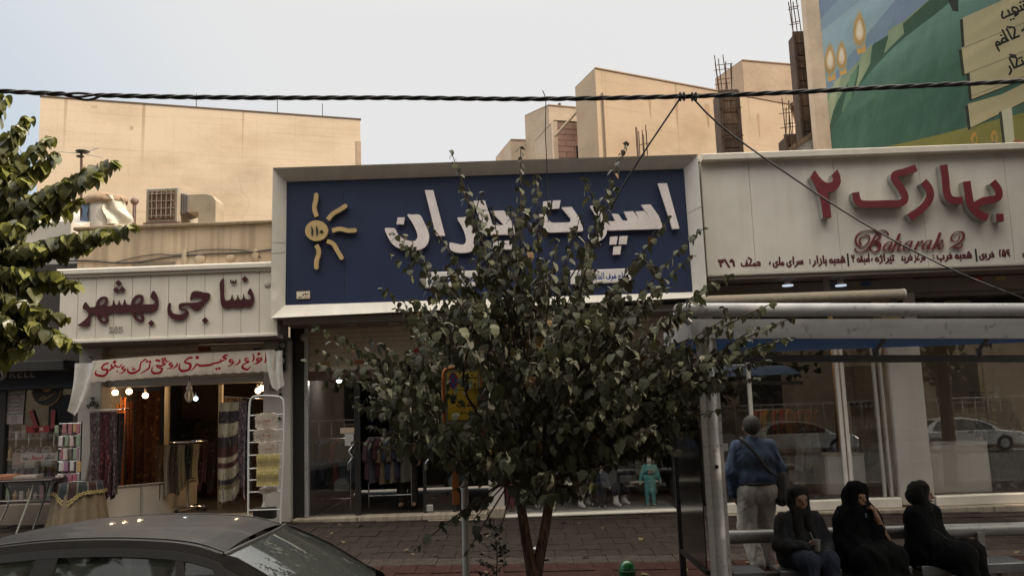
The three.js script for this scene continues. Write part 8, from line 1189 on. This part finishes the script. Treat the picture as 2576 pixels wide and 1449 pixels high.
{
  reseed(55);
  const mk = (x, z, h, r, name, label, n, size, lo = 0.42, cr = [0.25, 0.5]) => {
    const t = thing('street_tree', label, 'tree', null, V(x, G(Math.max(-20, Math.min(20, x)), -8) - 0.2, z)); mesh('trunk', tube([[0, 0, 0], [0.1, h * 0.3, 0.05], [0, h * 0.62, 0]], 0.16, 10, 10, 0.09), m.bark, t);
    const L = [], br = []; for (let i = 0; i < 16; i++) { const a = rr(0, 6.28), e = V(Math.cos(a) * r * rr(0.3, 0.8), h * rr(lo + 0.12, 0.95), Math.sin(a) * r * rr(0.3, 0.8)); br.push(tube([[0, h * 0.4, 0], [e.x * 0.4, (h * 0.4 + e.y) / 2 + 0.2, e.z * 0.4], [e.x, e.y, e.z]], 0.04, 5, 6, 0.01)); }
    const cl = Array.from({ length: 34 }, () => { const a = rr(0, 6.28), q = Math.sqrt(rnd()); return [Math.cos(a) * q * r, h * lo + h * (1 - lo) * rnd(), Math.sin(a) * q * r, rr(...cr) * r]; });
    for (let i = 0; i < n; i++) { const c = pick(cl), a = rr(0, 6.28), b = rr(-1, 1), q = c[3] * Math.cbrt(rnd()), s = Math.sqrt(1 - b * b); L.push({ m: leafMatrix(V(c[0] + Math.cos(a) * s * q, c[1] + b * q, c[2] + Math.sin(a) * s * q), V(rr(-1, 1), 0, rr(-1, 1)), rr(0.2, 1.2), size * rr(0.8, 1.2), rr(-0.6, 0.6)), c: i }); }
    mesh('branches', br, m.twig, t); const g = leafShape(true); tag(mesh('crown', L.map((l) => g.clone().applyMatrix4(l.m)), leafMat(0.05, 0.058, 0.024), t), null, null, null, 'stuff');
  };
  mk(9.6, -8.2, 9.5, 2.6, '', 'unseen tall plane tree beyond the shelter, added to shade the centre tree', 3600, 0.24);  // out-of-frame tree added so the centre tree stands in shade
  mk(12.2, -11.6, 15.5, 2.7, '', 'unseen plane tree beyond the white sign, added to shade the shop fronts', 5200, 0.3);  // this and the next two: unseen, added to keep sun off the signs
  mk(14.5, -10.6, 16.5, 3.2, '', 'taller unseen plane tree farther up the street, added to shade the shop fronts', 5200, 0.32);
  mk(20, -11.5, 19, 3.4, '', 'tallest unseen plane tree at the far right, added to shade the shop fronts', 5200, 0.34);
  mk(-5, 1.2, 12.5, 5.2, '', 'unseen spreading tree at the left behind the viewer, crown shaped to shade the road', 9000, 0.4, 0.64, [0.2, 0.34]);  // both unseen crowns are shaped over the road to darken street level
  mk(4.2, 1.4, 12.5, 5.2, '', 'unseen spreading tree behind the viewer, crown shaped to shade the road', 9000, 0.4, 0.64, [0.2, 0.34]);
  mk(12, 5, 10, 3.8, '', 'spreading tree on the near kerb at the right, seen in the glass', 3200, 0.3);
  mk(-11, 9.8, 6.5, 2.4, '', 'bushy tree across the street at the left, seen in the glass', 2400, 0.24);
  mk(8.5, 10.0, 6, 2.2, '', 'bushy tree across the street at the right, seen in the glass', 2400, 0.24);
  mk(17, 9.9, 7, 2.2, '', 'bushy tree farthest along the opposite wall, seen in the glass', 2400, 0.24);
}
{ // litter on the pavement
  reseed(66); const L = [], g = leafShape(true); for (let i = 0; i < 60; i++) { const x = rr(-6, 6), z = rr(-13.4, -9.6), a = rr(0, 6.28); L.push(g.clone().applyMatrix4(leafMatrix(V(x, G(x, z) + 0.02, z), V(Math.cos(a), 0, Math.sin(a)), rr(-0.1, 0.2), rr(0.05, 0.1), rr(-0.4, 0.4)))); }
  tag(mesh('fallen_leaves', L, M(0.12, 0.085, 0.04, 0.9)), 'scattered dry leaves lying on the pavement', 'leaves', null, 'stuff');
  for (const [u, v, l] of [[1342, 1398, 'small white scrap of paper on the pavement right of the tree stems'], [2440, 1300, 'pale scrap of paper on the pavement behind the bench']]) { const p = P(u, v, -11.2), x = p.x, y = G(x, -11.2) + 0.006; tag(mesh('paper_scrap', quadSheet(V(x - 0.05, y, -11.2), V(x + 0.06, y + 0.004, -11.22), V(x + 0.05, y + 0.012, -11.33), V(x - 0.06, y + 0.003, -11.3), 4, 4, (s, w) => V(0, 0.008 * Math.sin(s * 5 + w * 3), 0)), M(0.4, 0.39, 0.37, 0.9)), l, 'litter'); }
}
{ // cars on the far side, seen only as reflections in the shop windows
  const wp = M(0.6, 0.6, 0.58, 0.35, { clearcoat: 0.6, clearcoatRoughness: 0.1 }), c2 = makeCar('parked_car', 'white saloon car across the street, reflected in the narrow window', null, wp); c2.position.set(11.5, -0.25, 8.3); c2.rotation.y = PI;
  const c3 = c2.clone(); c3.name = numbered('parked_car'); c3.userData.label = 'white saloon car across the street, reflected in the right window'; c3.position.set(18.2, -0.35, 8.3); scene.add(c3);
}
// ---------- draw ----------
scene.environmentIntensity = 1;
const renderer = new THREE.WebGLRenderer({ antialias: true });
renderer.setSize(1024, 575); renderer.toneMapping = THREE.LinearToneMapping; renderer.toneMappingExposure = EXPOSURE; renderer.outputColorSpace = THREE.SRGBColorSpace;
renderer.shadowMap.enabled = true;
renderer.render(scene, camera);
